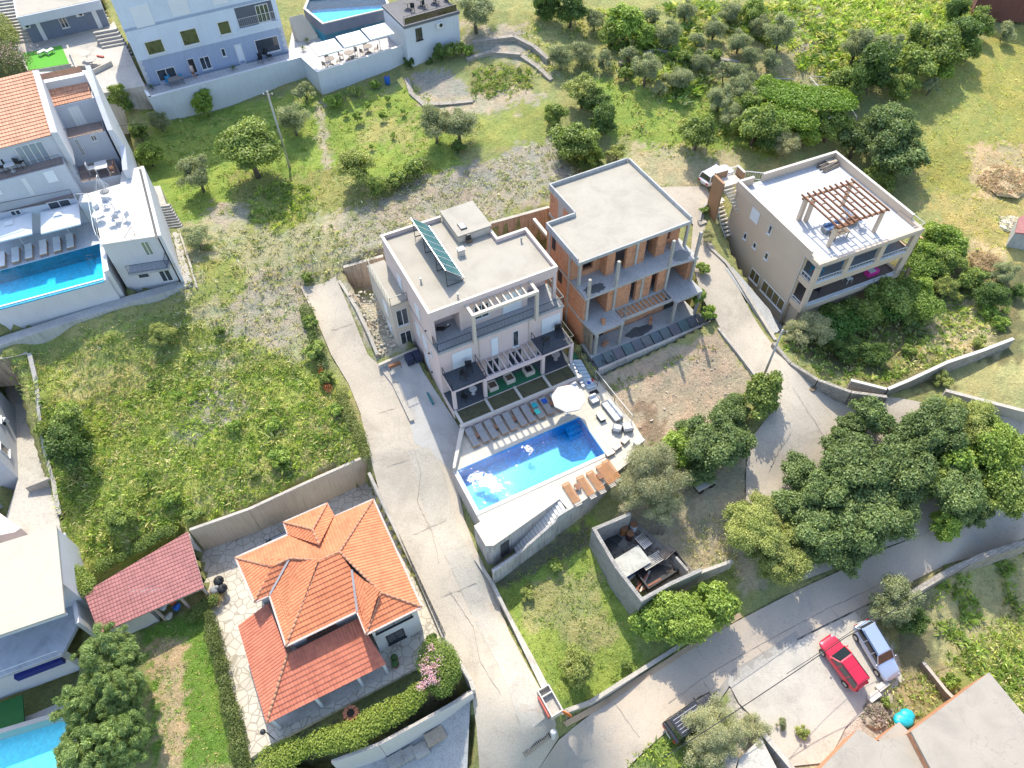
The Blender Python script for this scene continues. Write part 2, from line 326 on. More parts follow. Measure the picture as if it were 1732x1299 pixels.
# land cover: where grass, weeds, tilled soil and dry straw lie (photo outlines thrown onto the slope)
c3 = np.column_stack([XY, TZ0]); front = ((c3-np.array([0, 0, H]))@_F) > 1
pxs, pys = projv(c3)
def vnoise(q, s, seed):
    "cheap smooth value noise"
    r = np.random.default_rng(seed).random((64, 64)); g = q/s; i = np.floor(g).astype(int); f = g-i; f = f*f*(3-2*f)
    a = r[i[:, 1] % 64, i[:, 0] % 64]; b = r[i[:, 1] % 64, (i[:, 0]+1) % 64]; c = r[(i[:, 1]+1) % 64, i[:, 0] % 64]; d = r[(i[:, 1]+1) % 64, (i[:, 0]+1) % 64]
    return (a*(1-f[:, 0])+b*f[:, 0])*(1-f[:, 1])+(c*(1-f[:, 0])+d*f[:, 0])*f[:, 1]
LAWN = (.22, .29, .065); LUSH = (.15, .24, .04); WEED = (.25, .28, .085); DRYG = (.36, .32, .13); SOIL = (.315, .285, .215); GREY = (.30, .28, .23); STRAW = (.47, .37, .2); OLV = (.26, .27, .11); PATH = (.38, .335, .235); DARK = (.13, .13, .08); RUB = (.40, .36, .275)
COVER = [([(-900, -900), (2700, -900), (2700, 2300), (-900, 2300)], OLV, 0),
 ([(250, 180), (540, 160), (560, 330), (300, 380), (240, 300)], LAWN, 8), ([(540, 170), (690, 150), (760, 220), (800, 300), (640, 310), (560, 280)], LAWN, 8),
 ([(600, 190), (700, 200), (720, 250), (620, 250)], (.30, .30, .11), 12),
 ([(690, 130), (760, 120), (800, 150), (780, 190), (720, 185)], GREY, 5), ([(785, 115), (880, 105), (905, 135), (860, 165), (800, 170)], (.22, .22, .09), 6),
 ([(700, 165), (900, 150), (930, 180), (800, 200), (720, 195)], PATH, 8), ([(780, 50), (940, 30), (945, 120), (790, 95)], PATH, 10), ([(800, 60), (930, 55), (920, 100), (810, 90)], GREY, 8),
 ([(790, 200), (930, 170), (940, 250), (800, 260)], WEED, 12), ([(530, 170), (548, 175), (560, 300), (600, 380), (540, 400), (545, 280)], PATH, 4),
 ([(380, 300), (560, 290), (640, 330), (500, 400), (400, 400)], (.25, .25, .09), 10), ([(350, 350), (420, 340), (470, 390), (420, 420), (360, 400)], SOIL, 8),
 ([(640, 330), (760, 290), (930, 230), (1000, 300), (930, 330), (830, 370), (640, 440), (560, 470), (520, 470), (580, 380)], SOIL, 10), ([(730, 310), (930, 240), (960, 290), (830, 320), (740, 330)], GREY, 8),
 ([(300, 380), (560, 370), (580, 470), (510, 490), (560, 620), (420, 640), (300, 560), (270, 460)], (.33, .32, .18), 12), ([(400, 470), (520, 460), (540, 560), (470, 600), (380, 590)], SOIL, 16), ([(330, 440), (400, 420), (420, 500), (340, 520)], WEED, 12), ([(440, 300), (540, 310), (520, 380), (420, 390)], (.25, .27, .08), 10),
 ([(60, 590), (300, 540), (470, 600), (560, 620), (628, 770), (420, 850), (300, 900), (160, 980), (110, 930), (60, 700)], (.28, .32, .08), 8),
 ([(290, 700), (380, 640), (420, 660), (380, 740), (310, 750)], GREY, 10), ([(120, 600), (290, 590), (260, 690), (100, 690)], (.38, .34, .14), 14), ([(330, 590), (430, 600), (410, 650), (340, 640)], (.37, .34, .22), 14), ([(180, 700), (240, 700), (230, 730), (180, 730)], (.40, .34, .17), 10), ([(330, 830), (420, 790), (520, 770), (440, 830), (340, 870)], (.36, .34, .15), 12), ([(480, 690), (610, 680), (600, 780), (500, 800)], (.30, .27, .13), 12),
 ([(0, 585), (200, 560), (330, 500), (300, 600), (60, 620)], (.24, .27, .09), 8),
 ([(1000, 130), (1180, 160), (1350, 170), (1320, 260), (1100, 250), (1010, 220)], LAWN, 8), ([(1080, 60), (1400, 90), (1400, 160), (1150, 130), (1060, 110)], (.36, .32, .17), 14), ([(870, 0), (1250, 0), (1300, 60), (900, 110)], (.30, .30, .12), 14),
 ([(1060, 250), (1260, 260), (1230, 310), (1120, 320), (1060, 280)], (.38, .34, .2), 10), ([(1310, -80), (1640, -80), (1650, 60), (1500, 120), (1380, 120), (1300, 60)], (.25, .31, .06), 10), ([(1330, 0), (1400, 10), (1390, 90), (1350, 100)], GREY, 8),
 ([(1560, 90), (1900, 0), (1900, 330), (1560, 330), (1540, 180)], (.30, .29, .085), 8), ([(1640, 250), (1800, 240), (1820, 350), (1650, 340)], (.46, .36, .2), 6), ([(1560, 330), (1760, 320), (1760, 460), (1640, 470), (1600, 400)], (.36, .31, .12), 10), ([(1640, 410), (1700, 420), (1690, 470), (1650, 460)], STRAW, 6),
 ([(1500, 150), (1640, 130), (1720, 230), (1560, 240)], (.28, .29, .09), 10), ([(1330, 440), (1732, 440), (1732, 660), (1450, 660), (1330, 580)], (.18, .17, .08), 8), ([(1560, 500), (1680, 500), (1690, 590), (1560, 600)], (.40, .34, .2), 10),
 ([(1600, 620), (1900, 580), (1900, 720), (1620, 690)], (.36, .34, .15), 8),
 ([(575, 480), (650, 470), (690, 590), (640, 615), (600, 540)], RUB, 4), ([(1000, 640), (1215, 560), (1290, 660), (1200, 720), (1100, 770), (1060, 740)], (.40, .325, .23), 4), ([(1080, 690), (1120, 690), (1120, 740), (1080, 750)], (.25, .19, .13), 8),
 ([(1060, 760), (1290, 740), (1290, 1000), (1080, 1000), (1060, 900)], (.36, .31, .2), 8),
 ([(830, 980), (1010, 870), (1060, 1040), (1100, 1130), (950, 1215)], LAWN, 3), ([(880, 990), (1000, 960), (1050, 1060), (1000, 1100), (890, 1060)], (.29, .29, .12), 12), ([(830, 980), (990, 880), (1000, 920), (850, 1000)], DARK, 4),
 ([(1060, 1010), (1240, 960), (1260, 1050), (1100, 1140)], WEED, 4),
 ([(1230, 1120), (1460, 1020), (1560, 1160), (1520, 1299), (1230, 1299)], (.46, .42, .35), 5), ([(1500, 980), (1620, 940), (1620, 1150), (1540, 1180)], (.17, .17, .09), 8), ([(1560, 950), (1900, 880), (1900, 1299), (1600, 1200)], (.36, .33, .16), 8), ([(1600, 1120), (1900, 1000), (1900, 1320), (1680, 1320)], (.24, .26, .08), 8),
 ([(1060, 1299), (1130, 1240), (1230, 1180), (1250, 1299)], (.2, .26, .07), 6), ([(1500, 1130), (1600, 1120), (1580, 1230), (1500, 1240)], (.33, .28, .15), 8),
 ([(240, 1060), (340, 1030), (420, 1299), (260, 1299)], (.14, .23, .045), 3), ([(255, 1085), (310, 1085), (320, 1299), (265, 1299)], (.42, .33, .2), 7),
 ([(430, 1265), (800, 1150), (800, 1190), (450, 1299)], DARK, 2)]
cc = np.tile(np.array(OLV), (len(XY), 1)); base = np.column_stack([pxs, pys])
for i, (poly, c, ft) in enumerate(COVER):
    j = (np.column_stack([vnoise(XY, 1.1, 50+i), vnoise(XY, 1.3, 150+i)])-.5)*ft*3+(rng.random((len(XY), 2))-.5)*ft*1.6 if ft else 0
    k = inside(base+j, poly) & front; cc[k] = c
v1 = vnoise(XY, 2.7, 1); v2 = vnoise(XY, 0.9, 2); v3 = rng.random(len(XY))
cc = cc*np.array([1.16, 1.14, 1.14])
cc *= 1.12*(0.86+0.2*v1+0.12*(v2-.5)+0.16*(v3-.5))[:, None]; cc[:, 0] *= 1+0.22*(v2-.5)
nx, ny = len(gx), len(gy); idx = np.arange(nx*ny).reshape(ny, nx)
fq = np.stack([idx[:-1, :-1], idx[:-1, 1:], idx[1:, 1:], idx[1:, :-1]], -1).reshape(-1, 4)
def npmesh(name, V, Q, cols, mat, smooth=False):
    me = bpy.data.meshes.new(name); V = np.asarray(V, np.float32); Q = np.asarray(Q, np.int32); n = Q.shape[1]
    me.vertices.add(len(V)); me.vertices.foreach_set('co', V.ravel()); me.loops.add(Q.size); me.loops.foreach_set('vertex_index', Q.ravel())
    me.polygons.add(len(Q)); me.polygons.foreach_set('loop_start', np.arange(0, Q.size, n, dtype=np.int32)); me.polygons.foreach_set('loop_total', np.full(len(Q), n, np.int32))
    me.update(calc_edges=True)
    a = me.color_attributes.new('Col', 'FLOAT_COLOR', 'POINT'); a.data.foreach_set('color', np.column_stack([cols, np.ones(len(V))]).astype(np.float32).ravel())
    me.materials.append(mat)
    if smooth: me.polygons.foreach_set('use_smooth', np.ones(len(Q), bool))
    return me
def groundm():
    m, nt, N, L, B = newmat('ground_cover'); a = N.new('ShaderNodeAttribute'); a.attribute_name = 'Col'; p = pos(N)
    f = noise(N, L, 3.2, 9, 0.78, p, 0.4); g = noise(N, L, 11, 6, 0.75, p)
    c = mul(N, L, a.outputs['Color'], ramp(N, L, f, [(0.3, (.62, .62, .6)), (0.5, (1, 1, 1)), (0.7, (1.25, 1.2, 1.15))]))
    c = mul(N, L, c, ramp(N, L, g, [(0.32, (.68, .7, .66)), (0.6, (1.12, 1.12, 1.12))]))
    # scattered pale stones and dead stalks
    v = N.new('ShaderNodeTexVoronoi'); v.inputs['Scale'].default_value = 3.3; L.new(p, v.inputs['Vector'])
    mx = N.new('ShaderNodeMix'); mx.data_type = 'RGBA'; L.new(c, mx.inputs[6]); mx.inputs[7].default_value = (.5, .47, .4, 1)
    mr = N.new('ShaderNodeMapRange'); mr.inputs[1].default_value = 0.10; mr.inputs[2].default_value = 0.05; L.new(v.outputs['Distance'], mr.inputs[0]); L.new(mr.outputs[0], mx.inputs[0])
    L.new(mx.outputs[2], B.inputs['Base Color']); B.inputs['Roughness'].default_value = 1; B.inputs['Specular IOR Level'].default_value = 0.1
    bump(N, L, B, f, 0.35, 0.9); return m
MG = groundm()
tm = npmesh('ground', np.column_stack([XY, ZZ+0.05*(v3-.5)+0.16*(v2-.5)*(cc[:, 0] > .2)]), fq, cc, MG, True)
struct(link(bpy.data.objects.new('ground', tm)))
# ------------------------------------------------------------------ leaves: every card is one small leaf spray
FOL = leafm()
def cards(P, Nn, ln, wd, cols, name):
    n = len(P); r = rng.normal(size=(n, 3)); t = np.cross(Nn, r); t /= np.linalg.norm(t, axis=1)[:, None]+1e-9; b = np.cross(Nn, t)
    ln = np.broadcast_to(ln, n)[:, None]/2; wd = np.broadcast_to(wd, n)[:, None]/2
    q = np.stack([P-t*ln, P+b*wd+Nn*ln*.2, P+t*ln, P-b*wd+Nn*ln*.2], 1).reshape(-1, 3)
    return npmesh(name, q, np.arange(4*n).reshape(n, 4), np.repeat(cols, 4, 0), FOL)
def jit(c, n, s=.18, r=None):
    r = r if r is not None else rng; a = np.array(c)[None, :]*(1+s*r.normal(size=(n, 1))); a *= 1+.08*r.normal(size=(n, 3)); return np.clip(a, .004, .9)
def crown(name, n, leaf, c1, c2, lobes=42, flat=.8, lr=(.17, .31), seed=0, up=.3, wdt=.62, cone=0, shell=.86):
    "unit-radius crown"
    global rng
    rng = np.random.default_rng(seed); L = []
    while len(L) < lobes:
        d = rng.normal(size=3); d /= np.linalg.norm(d); rr = rng.random()**.45*rng.uniform(.6, .86); c = d*rr; c[2] *= flat
        if cone: c[2] = rng.uniform(-.9, .85); k = (1-(c[2]+.9)/2)*.8+.04; a = rng.random()*6.283; q = k*rng.random()**.4; c[0] = q*math.cos(a); c[1] = q*math.sin(a)
        if c[2] < -.55*flat and not cone: continue
        L.append(c)
    L = np.array(L); R = rng.uniform(*lr, size=lobes)
    if cone: R = R*(1.15-.45*(L[:, 2]+.9)/2)
    R *= np.where(np.arange(lobes) % 3 == 0, .62, 1.0); k = rng.choice(lobes, n, p=R**1.7/(R**1.7).sum()); d = rng.normal(size=(n, 3)); d /= np.linalg.norm(d, axis=1)[:, None]; d[:, 2] = np.where(d[:, 2] < -.35, -d[:, 2], d[:, 2])
    rad = R[k]*(shell+(1-shell)*2*(rng.random(n)**.7-.5)+.27*rng.normal(size=n))
    P = L[k]+d*rad[:, None]*np.array([1, 1, .85])
    Nn = d*.7+np.array([0, 0, up])+rng.normal(size=(n, 3))*.55; Nn /= np.linalg.norm(Nn, axis=1)[:, None]
    t = rng.random(lobes)[k]*.6+rng.random(n)*.4; cols = np.array(c1)[None]*(1-t[:, None])+np.array(c2)[None]*t[:, None]
    cols = np.array([2.1, 1.95, 1.75])*cols*(1+.2*rng.normal(size=(n, 1)))
    me = cards(P, Nn, leaf*rng.uniform(.7, 1.4, n), leaf*wdt*rng.uniform(.7, 1.2, n), np.clip(cols, .004, .9), name)
    return me, L
BARK = stained('bark', (.13, .105, .08), streak=0.4, scale=1.5); 
KINDS = dict(
 broad=dict(c1=(.075, .12, .028), c2=(.17, .22, .06), leaf=.115, flat=.8), bright=dict(c1=(.09, .15, .028), c2=(.19, .26, .055), leaf=.12, flat=.8),
 olive=dict(c1=(.11, .14, .075), c2=(.22, .25, .15), leaf=.075, flat=.85, wdt=.4, up=.2), dark=dict(c1=(.035, .07, .02), c2=(.09, .14, .035), leaf=.09, flat=.95),
 chest=dict(c1=(.05, .085, .028), c2=(.135, .185, .075), leaf=.10, flat=.8, lobes=70, lr=(.13, .26)), yellow=dict(c1=(.11, .15, .04), c2=(.23, .255, .09), leaf=.075, flat=.7, lobes=48, lr=(.15, .28)),
 grey=dict(c1=(.14, .165, .10), c2=(.27, .28, .18), leaf=.06, flat=.7, wdt=.35, up=.2, lobes=50, lr=(.14, .26)))
CR = {}
def getcrown(kind, size, v):
    k = (kind, size, v)
    if k not in CR:
        n = {'L': 36000, 'M': 13500, 'S': 3600}[size]; p = dict(KINDS[kind]); lf = p.pop('leaf')*{'L': .70, 'M': 1.05, 'S': 1.8}[size]
        lb = p.pop('lobes', 42); lb = {'L': lb+4, 'M': lb, 'S': 16}[size]
        CR[k] = crown(kind+'_crown', n, lf, lobes=lb, seed=sum(map(ord, kind)) % 7+v*31+len(kind)*5+ord(size)*3, **p)
    return CR[k]
def trunkmb(L, h, base=0.09, seed=0):
    r = random.Random(seed); mb = MB(); z0 = -h
    mb.tube([(0, 0, z0), (r.uniform(-.05, .05), r.uniform(-.05, .05), z0*.6), (r.uniform(-.1, .1), r.uniform(-.1, .1), -.25)], [base, base*.75, base*.5], 7)
    for c in list(L)[:9]:
        s = (r.uniform(-.04, .04), r.uniform(-.04, .04), z0*r.uniform(.35, .6)); mid = (c[0]*.45, c[1]*.45, (s[2]+c[2])*.45)
        mb.tube([s, mid, tuple(c)], [base*.5, base*.32, base*.12], 5)
    return mb
TM = {}
def tree(px, py, rpx, kind, label, hc=None, name='tree', cat='tree', group=None, sz=1.0, sxy=(1, 1), lean=0):
    "px,py,rpx: crown centre and half width in the photo; hc: height of the crown centre above the soil in radii"
    v = (int(px)*7+int(py)*3) % 2; hr = hc if hc is not None else 1.25
    R = 2.0
    for _ in range(8): q = GP(px, py, dz=hr*R*sz*.95); dep = (q-np.array([0, 0, H]))@_F; R = rpx*dep/FPX
    size = 'L' if rpx > 46 else 'M' if rpx > 20 else 'S'
    me, L = getcrown(kind, size, v if size != 'L' else v); R *= 1.1
    o = thing(name, label, cat, (q[0], q[1], q[2]), random.uniform(0, 6.28), group); o.scale = (R*sxy[0]*random.uniform(.86, 1.12), R*sxy[1]*random.uniform(.86, 1.12), R*sz*random.uniform(.85, 1.1))
    link(bpy.data.objects.new('crown', me), o)
    g = G(q[0], q[1]); h = max(.5, (q[2]-g)/(R*sz)+.12); key = (kind, size, v, round(h*3))
    if key not in TM:
        t = trunkmb(L, round(h*3)/3+.2, .085 if size != 'S' else .06, v).build('trunk', BARK, None, smooth=True); TM[key] = t.data; t.parent = o
    else: link(bpy.data.objects.new('trunk', TM[key]), o)
    return o
def scatter(name, label, polys, dens, hgt, cols, blades=7, wd=.07, spread=.16, kind='stuff', cat='weeds', seed=3, px=True, cl=1.0, clus=None, lean=.55):
    "tufts of blades over an area nobody could count; one object"
    global rng
    rng = np.random.default_rng(seed); P = []
    for poly in polys:
        w = np.array([GP(*p)[:2] for p in poly]) if px else np.array(poly); x0, y0 = w.min(0); x1, y1 = w.max(0)
        n = int((x1-x0)*(y1-y0)*dens); q = rng.uniform((x0, y0), (x1, y1), (n, 2)); q = q[inside(q+(rng.random((n, 2))-.5)*.8, w)]
        if clus: q = q[vnoise(q, clus, seed+9) > cl]
        P.append(q)
    P = np.vstack(P); z = Gv(P); n = len(P); hh = hgt*rng.uniform(.45, 1.35, n)
    ci = rng.integers(0, len(cols), n); tc = np.array([1.8, 1.85, 1.65])*np.array(cols)[ci]*(1+.15*rng.normal(size=(n, 1)))
    idx = np.repeat(np.arange(n), blades); m = len(idx); a = rng.random(m)*6.283; ln = hh[idx]*rng.uniform(.6, 1.2, m)
    b = np.column_stack([P[idx], z[idx]-.02])+np.column_stack([np.cos(a), np.sin(a), np.zeros(m)])*(rng.random(m)*spread)[:, None]
    d = np.column_stack([np.cos(a)*lean, np.sin(a)*lean, np.ones(m)])+rng.normal(size=(m, 3))*.3; d /= np.linalg.norm(d, axis=1)[:, None]
    s = np.cross(d, rng.normal(size=(m, 3))); s /= np.linalg.norm(s, axis=1)[:, None]+1e-9; w = wd*rng.uniform(.6, 1.4, m)[:, None]
    mid = b+d*(ln*.6)[:, None]; tip = b+d*ln[:, None]+np.column_stack([np.cos(a), np.sin(a), -np.ones(m)*.3])*(ln*.35)[:, None]
    q = np.stack([b, mid+s*w, tip, mid-s*w], 1).reshape(-1, 3); cv = np.clip(tc[idx]*(1+.12*rng.normal(size=(m, 1))), .01, .8)
    o = link(bpy.data.objects.new(name, npmesh(name, q, np.arange(4*m).reshape(m, 4), np.repeat(cv, 4, 0), FOL))); tag(o, label, cat, None, kind); return o
# ------------------------------------------------------------------ shared surfaces
CONC = stained('concrete_pale', (.45, .42, .37), .72, streak=.2, crack=.25); CONCW = stained('concrete_wall', (.46, .44, .41), .7, streak=.38, lines=(2.4, 1.2, .02))
CONCG = stained('concrete_grey', (.42, .42, .405), .78, streak=.25); ROOFC = stained('roof_screed', (.355, .325, .27), .82, streak=0, scale=.45, fine=.14)
DRIVE = stained('driveway_concrete', (.48, .42, .335), .76, streak=0, scale=.25, crack=.2, fine=.26); YARDC = stained('yard_concrete', (.42, .405, .375), .8, streak=0, scale=.4, crack=.15)
ASPH = stained('old_asphalt', (.46, .385, .30), .78, streak=0, scale=.16, crack=.16, fine=.2, tint=(.35, .32, .28)); TRAV = stained('deck_stone', (.52, .48, .40), .92, streak=0, lines=(.6, .6, .012), fine=.05)
WHITEST = stained('white_terrace', (.56, .55, .52), .93, streak=0, fine=.04); PINK = stained('pink_plaster', (.63, .50, .46), .94, streak=.05, fine=.05); PINKC = stained('cream_plaster', (.55, .48, .40), .93, streak=.05, fine=.05)
CAP = solid('white_cap', (.50, .46, .40), .7, .05); WHITE = solid('white_paint', (.62, .62, .61), .4, .03); SHUT = solid('shutter_white', (.68, .70, .72), .45, .03)
DKMET = solid('dark_metal', (.035, .037, .04), .45, .15, metal=.3); GLASS = glassm('window_glass', (.03, .04, .05)); DKTILE = stained('dark_floor_tile', (.075, .085, .10), .8, streak=0, lines=(.6, .6, .01)); BRONZE = solid('bronze_metal', (.16, .12, .08), .5, .1, metal=.3)
GREYT = stained('terrace_tile', (.36, .37, .375), .9, streak=0, lines=(.4, .4, .01), fine=.06); TURFG = solid('green_carpet', (.02, .12, .055), .95, .15, 6); TEAL = solid('teal_paint', (.02, .16, .17), .6, .15, 3)
WOOD = stained('wood_brown', (.25, .12, .065), .7, streak=.3, scale=2.5); TEAK = stained('teak', (.46, .22, .09), .75, streak=.15, scale=3); FAB = solid('grey_cushion', (.25, .25, .245), .9, .08, 3); FABL = solid('pale_cushion', (.58, .58, .60), .9, .06, 3)
RAIL = solid('rail_metal', (.06, .075, .08), .4, .1, metal=.5); BRICKO = brickm('clay_blocks', (.66, .29, .135), (.52, .23, .115), (.36, .27, .21)); STONEW = brickm('stone_wall', (.40, .36, .30), (.30, .27, .23), (.22, .20, .17), .42, .22, .02)
BLOCKW = brickm('concrete_blocks', (.34, .32, .29), (.28, .265, .24), (.22, .21, .19), .4, .2, .015)
def bx(mb, fr, ax, c0, c1, a0, a1, z0, z1): return mb.box(fr, a0, a1, c0, c1, z0, z1) if ax == 'v' else mb.box(fr, c0, c1, a0, a1, z0, z1)
def win(par, fr, ax, c, a0, a1, z0, z1, nm='window', n=1, frm=None, gl=None, fw=.07, sill=True, out=-1, label=None):
    frm = frm or WHITE; f = MB(); a0, a1 = min(a0, a1), max(a0, a1); z0, z1 = min(z0, z1), max(z0, z1); o1 = c+out*.055
    for p in ((a0, a1, z0, z0+fw), (a0, a1, z1-fw, z1), (a0, a0+fw, z0+fw, z1-fw), (a1-fw, a1, z0+fw, z1-fw)): bx(f, fr, ax, c, o1, *p)
    for i in range(1, n): x = a0+(a1-a0)*i/n; bx(f, fr, ax, c, o1, x-fw*.5, x+fw*.5, z0+fw, z1-fw)
    o = f.build(nm, frm, par, ang=fr.deg)
    bx(MB(), fr, ax, c, c+out*.02, a0+fw, a1-fw, z0+fw, z1-fw).build('pane', gl or GLASS, o, ang=fr.deg)
    if sill: bx(MB(), fr, ax, c, c+out*.14, a0-.06, a1+.06, z0-.07, z0-.004).build('sill', frm, o, ang=fr.deg)
    if label: o['label'] = label
    return o
def shutter(par, fr, ax, c, a0, a1, z0, z1, out=-1, nm='shutter'):
    f = MB(); n = max(4, int(abs(z1-z0)/.14))
    for i in range(n):
        za = z0+(z1-z0)*i/n; bx(f, fr, ax, c, c+out*.05, a0, a1, za, za+(z1-z0)/n-.012)
    bx(f, fr, ax, c, c+out*.03, a0, a1, z0, z1); return f.build(nm, SHUT, par, ang=fr.deg)
def railing(par, pts, h=1.0, mat=None, bal=.13, nm='railing', panel=None, t=.03):
    mb = MB(); pts = [Vector(p) for p in pts]
    for a, b in zip(pts[:-1], pts[1:]):
        up = Vector((0, 0, h)); mb.bar(a+up, b+up, t*1.6, t*1.3); mb.bar(a+up*.12, b+up*.12, t, t)
        L = (b-a).length; n = max(1, int(L/bal)); 
        for i in range(n+1):
            p = a+(b-a)*i/n; w = t*1.3 if i in (0, n) else t*.55; mb.bar(p, p+up, w, w)
    return mb.build(nm, mat or RAIL, par)
def base_of(fr, u, v, z): return fr.w(u, v, z)
# ------------------------------------------------------------------ roads, drives, yards (structure)
D1 = [(508,485),(535,540),(560,600),(590,650),(610,700),(624,765),(645,845),(690,940),(748,1075),(770,1120),(797,1165),(806,1230),(812,1310),(905,1310),(945,1248),(938,1215),(905,1150),(862,1070),(832,985),(805,930),(786,880),(765,790),(768,735),(700,745),(692,705),(660,640),(638,615),(622,600),(600,545),(568,468)]
struct(drape(D1, .07).build('driveway', DRIVE, smooth=True))
struct(drape([(690,762),(726,757),(752,800),(775,900),(830,1000),(892,1130),(922,1215),(885,1245),(845,1130),(780,1000),(722,880)], .10).build('driveway', stained('new_concrete', (.45, .41, .34), .85, streak=0, scale=.5, fine=.3, crack=.2), smooth=True))
struct(drape([(1205,1180),(1238,1135),(1300,1098),(1345,1068),(1352,1078),(1292,1120),(1235,1158),(1215,1188)], .11).build('road_patch', stained('patch', (.33, .30, .26), .85, streak=0, scale=.6, fine=.2), smooth=True))
struct(drape([(641,622),(700,596),(716,630),(780,728),(768,798),(786,880),(770,800),(700,748),(692,703),(665,655)], .085).build('yard', YARDC, smooth=True))
struct(drape([(1100,318),(1195,316),(1205,345),(1190,360),(1193,395),(1220,440),(1240,470),(1300,575),(1330,612),(1372,640),(1440,665),(1500,672),(1580,685),(1740,712),(1740,900),(1640,885),(1500,925),(1350,985),(1262,860),(1262,790),(1272,740),(1312,690),(1320,650),(1275,640),(1212,545),(1185,500),(1168,430),(1172,380),(1140,345)], .06).build('concrete_lane', DRIVE, smooth=True))
ROADP = [(905,1310),(945,1252),(1010,1200),(1100,1138),(1180,1090),(1245,1052),(1350,998),(1500,928),(1640,880),(1745,838),(1745,905),(1600,955),(1520,995),(1440,1035),(1340,1085),(1232,1152),(1170,1205),(1130,1235),(1075,1285),(1050,1310)]
struct(drape(ROADP, .085).build('road', ASPH, smooth=True))
struct(drape([(1232,1156),(1340,1089),(1445,1036),(1470,1060),(1530,1150),(1478,1190),(1430,1230),(1400,1290),(1300,1300),(1290,1230),(1250,1190)], .065).build('parking_ground', stained('parking_gravel', (.50, .46, .39), .8, streak=0, scale=.5, fine=.2, crack=.2), smooth=True))
struct(drape([(1226,455),(1238,452),(1302,526),(1318,560),(1308,566)], .10).build('path', CONCG, smooth=True))
# pale path beside the road with cross joints
struct(drape([(1236,1164),(1225,1150),(1295,1105),(1340,1076),(1350,1085)], .11).build('pavement', CONC, smooth=True))
struct(drape([(905,1310),(790,1310),(797,1165),(700,1230),(600,1280),(560,1310)], .05).build('lower_yard', CONCG, smooth=True))
# ------------------------------------------------------------------ pool terrace
dk = [[(.1, -5), (-2.15, -8.0), (-2.42, -8.42), (13.4, -8.42), (13.33, -5.9), (12.9, -5.0)], [(9.78, -8.42), (13.4, -8.42), (13.42, -9.84), (13.66, -11), (13.5, -12.75), (9.78, -12.75)],
      [(-2.42, -12.75), (13.5, -12.75), (12.4, -14.1), (9.63, -14.75), (6.77, -15.65), (4.35, -16.0), (4.18, -14.77), (-2.36, -15.99), (-2.94, -15.72), (-3.01, -13.72), (-2.42, -13.64)], [(-2.42, -12.75), (-2.09, -12.75), (-2.09, -8.42), (-2.42, -8.42)]]
deck = MB()
for i, q in enumerate(dk): deck.prism([M_.w(u, v, 0)[:2] for u, v in q], -1.5 if i == 1 else -6.2, -.04-.002*i)
dko = struct(deck.build('pool_deck', CONCW))
tp = MB()
for i, q in enumerate(dk[:3]): tp.prism([M_.w(u, v, 0)[:2] for u, v in q], -.03, .0-.003*(i == 2))
tp.build('paving', TRAV, dko)
sp = thing('swimming_pool', 'rectangular blue swimming pool below the pink house', 'pool', M_.w(4, -10.5, -1.4))
bs = MB(); POOLT = mosaic('pool_mosaic', (.025, .40, .68), .09, .22)
bs.box(M_, -2.09, 9.78, -12.75, -8.42, -1.5, -1.4).build('basin_floor', POOLT, sp)
bs = MB(); bs.box(M_, -2.089, -2.04, -12.74, -8.43, -1.4, -.035).box(M_, 9.73, 9.779, -12.74, -8.43, -1.4, -.035).box(M_, -2.04, 9.73, -12.749, -12.70, -1.4, -.035).box(M_, -2.04, 9.73, -8.47, -8.421, -1.4, -.035).build('basin_wall', mosaic('pool_wall_mosaic', (.015, .32, .60), .09, .2), sp)
bs = MB()
for i in range(3): bs.box(M_, 8.3, 9.7, -8.47-.35*(i+1), -8.48, -1.4, -1.25+.3*(2-i))
bs.build('steps', POOLT, sp)
MB().face([M_.w(u, v, -.09) for u, v in ((-2.04, -12.7), (9.73, -12.7), (9.73, -8.47), (-2.04, -8.47))]).build('water', waterm('pool_water', (.66, .93, 1.0), 5, .012, .012), sp)
cp = MB(); cp.box(M_, -2.44, 9.78, -13.06, -12.74, -.002, .05).box(M_, -2.44, -2.09, -12.74, -8.40, -.035, .05)
cp.build('coping', CAP, sp)
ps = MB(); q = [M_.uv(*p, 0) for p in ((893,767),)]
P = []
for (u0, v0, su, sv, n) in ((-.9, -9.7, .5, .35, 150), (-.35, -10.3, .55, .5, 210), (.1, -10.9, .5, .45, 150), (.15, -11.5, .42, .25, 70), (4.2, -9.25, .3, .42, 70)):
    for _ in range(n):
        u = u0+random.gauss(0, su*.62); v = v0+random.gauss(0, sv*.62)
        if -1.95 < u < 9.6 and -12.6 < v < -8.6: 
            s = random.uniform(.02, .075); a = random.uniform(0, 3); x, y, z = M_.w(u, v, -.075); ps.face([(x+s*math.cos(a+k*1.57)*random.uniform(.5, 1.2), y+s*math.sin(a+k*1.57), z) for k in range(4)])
tag(ps.build('water_sparkle', solid('glint_white', (.9, .9, .93), .3, .02)), 'clusters of small white flecks standing in for sun glitter on the blue pool', 'sun glitter', kind='stuff')  # white flecks model the sun's glitter on the water
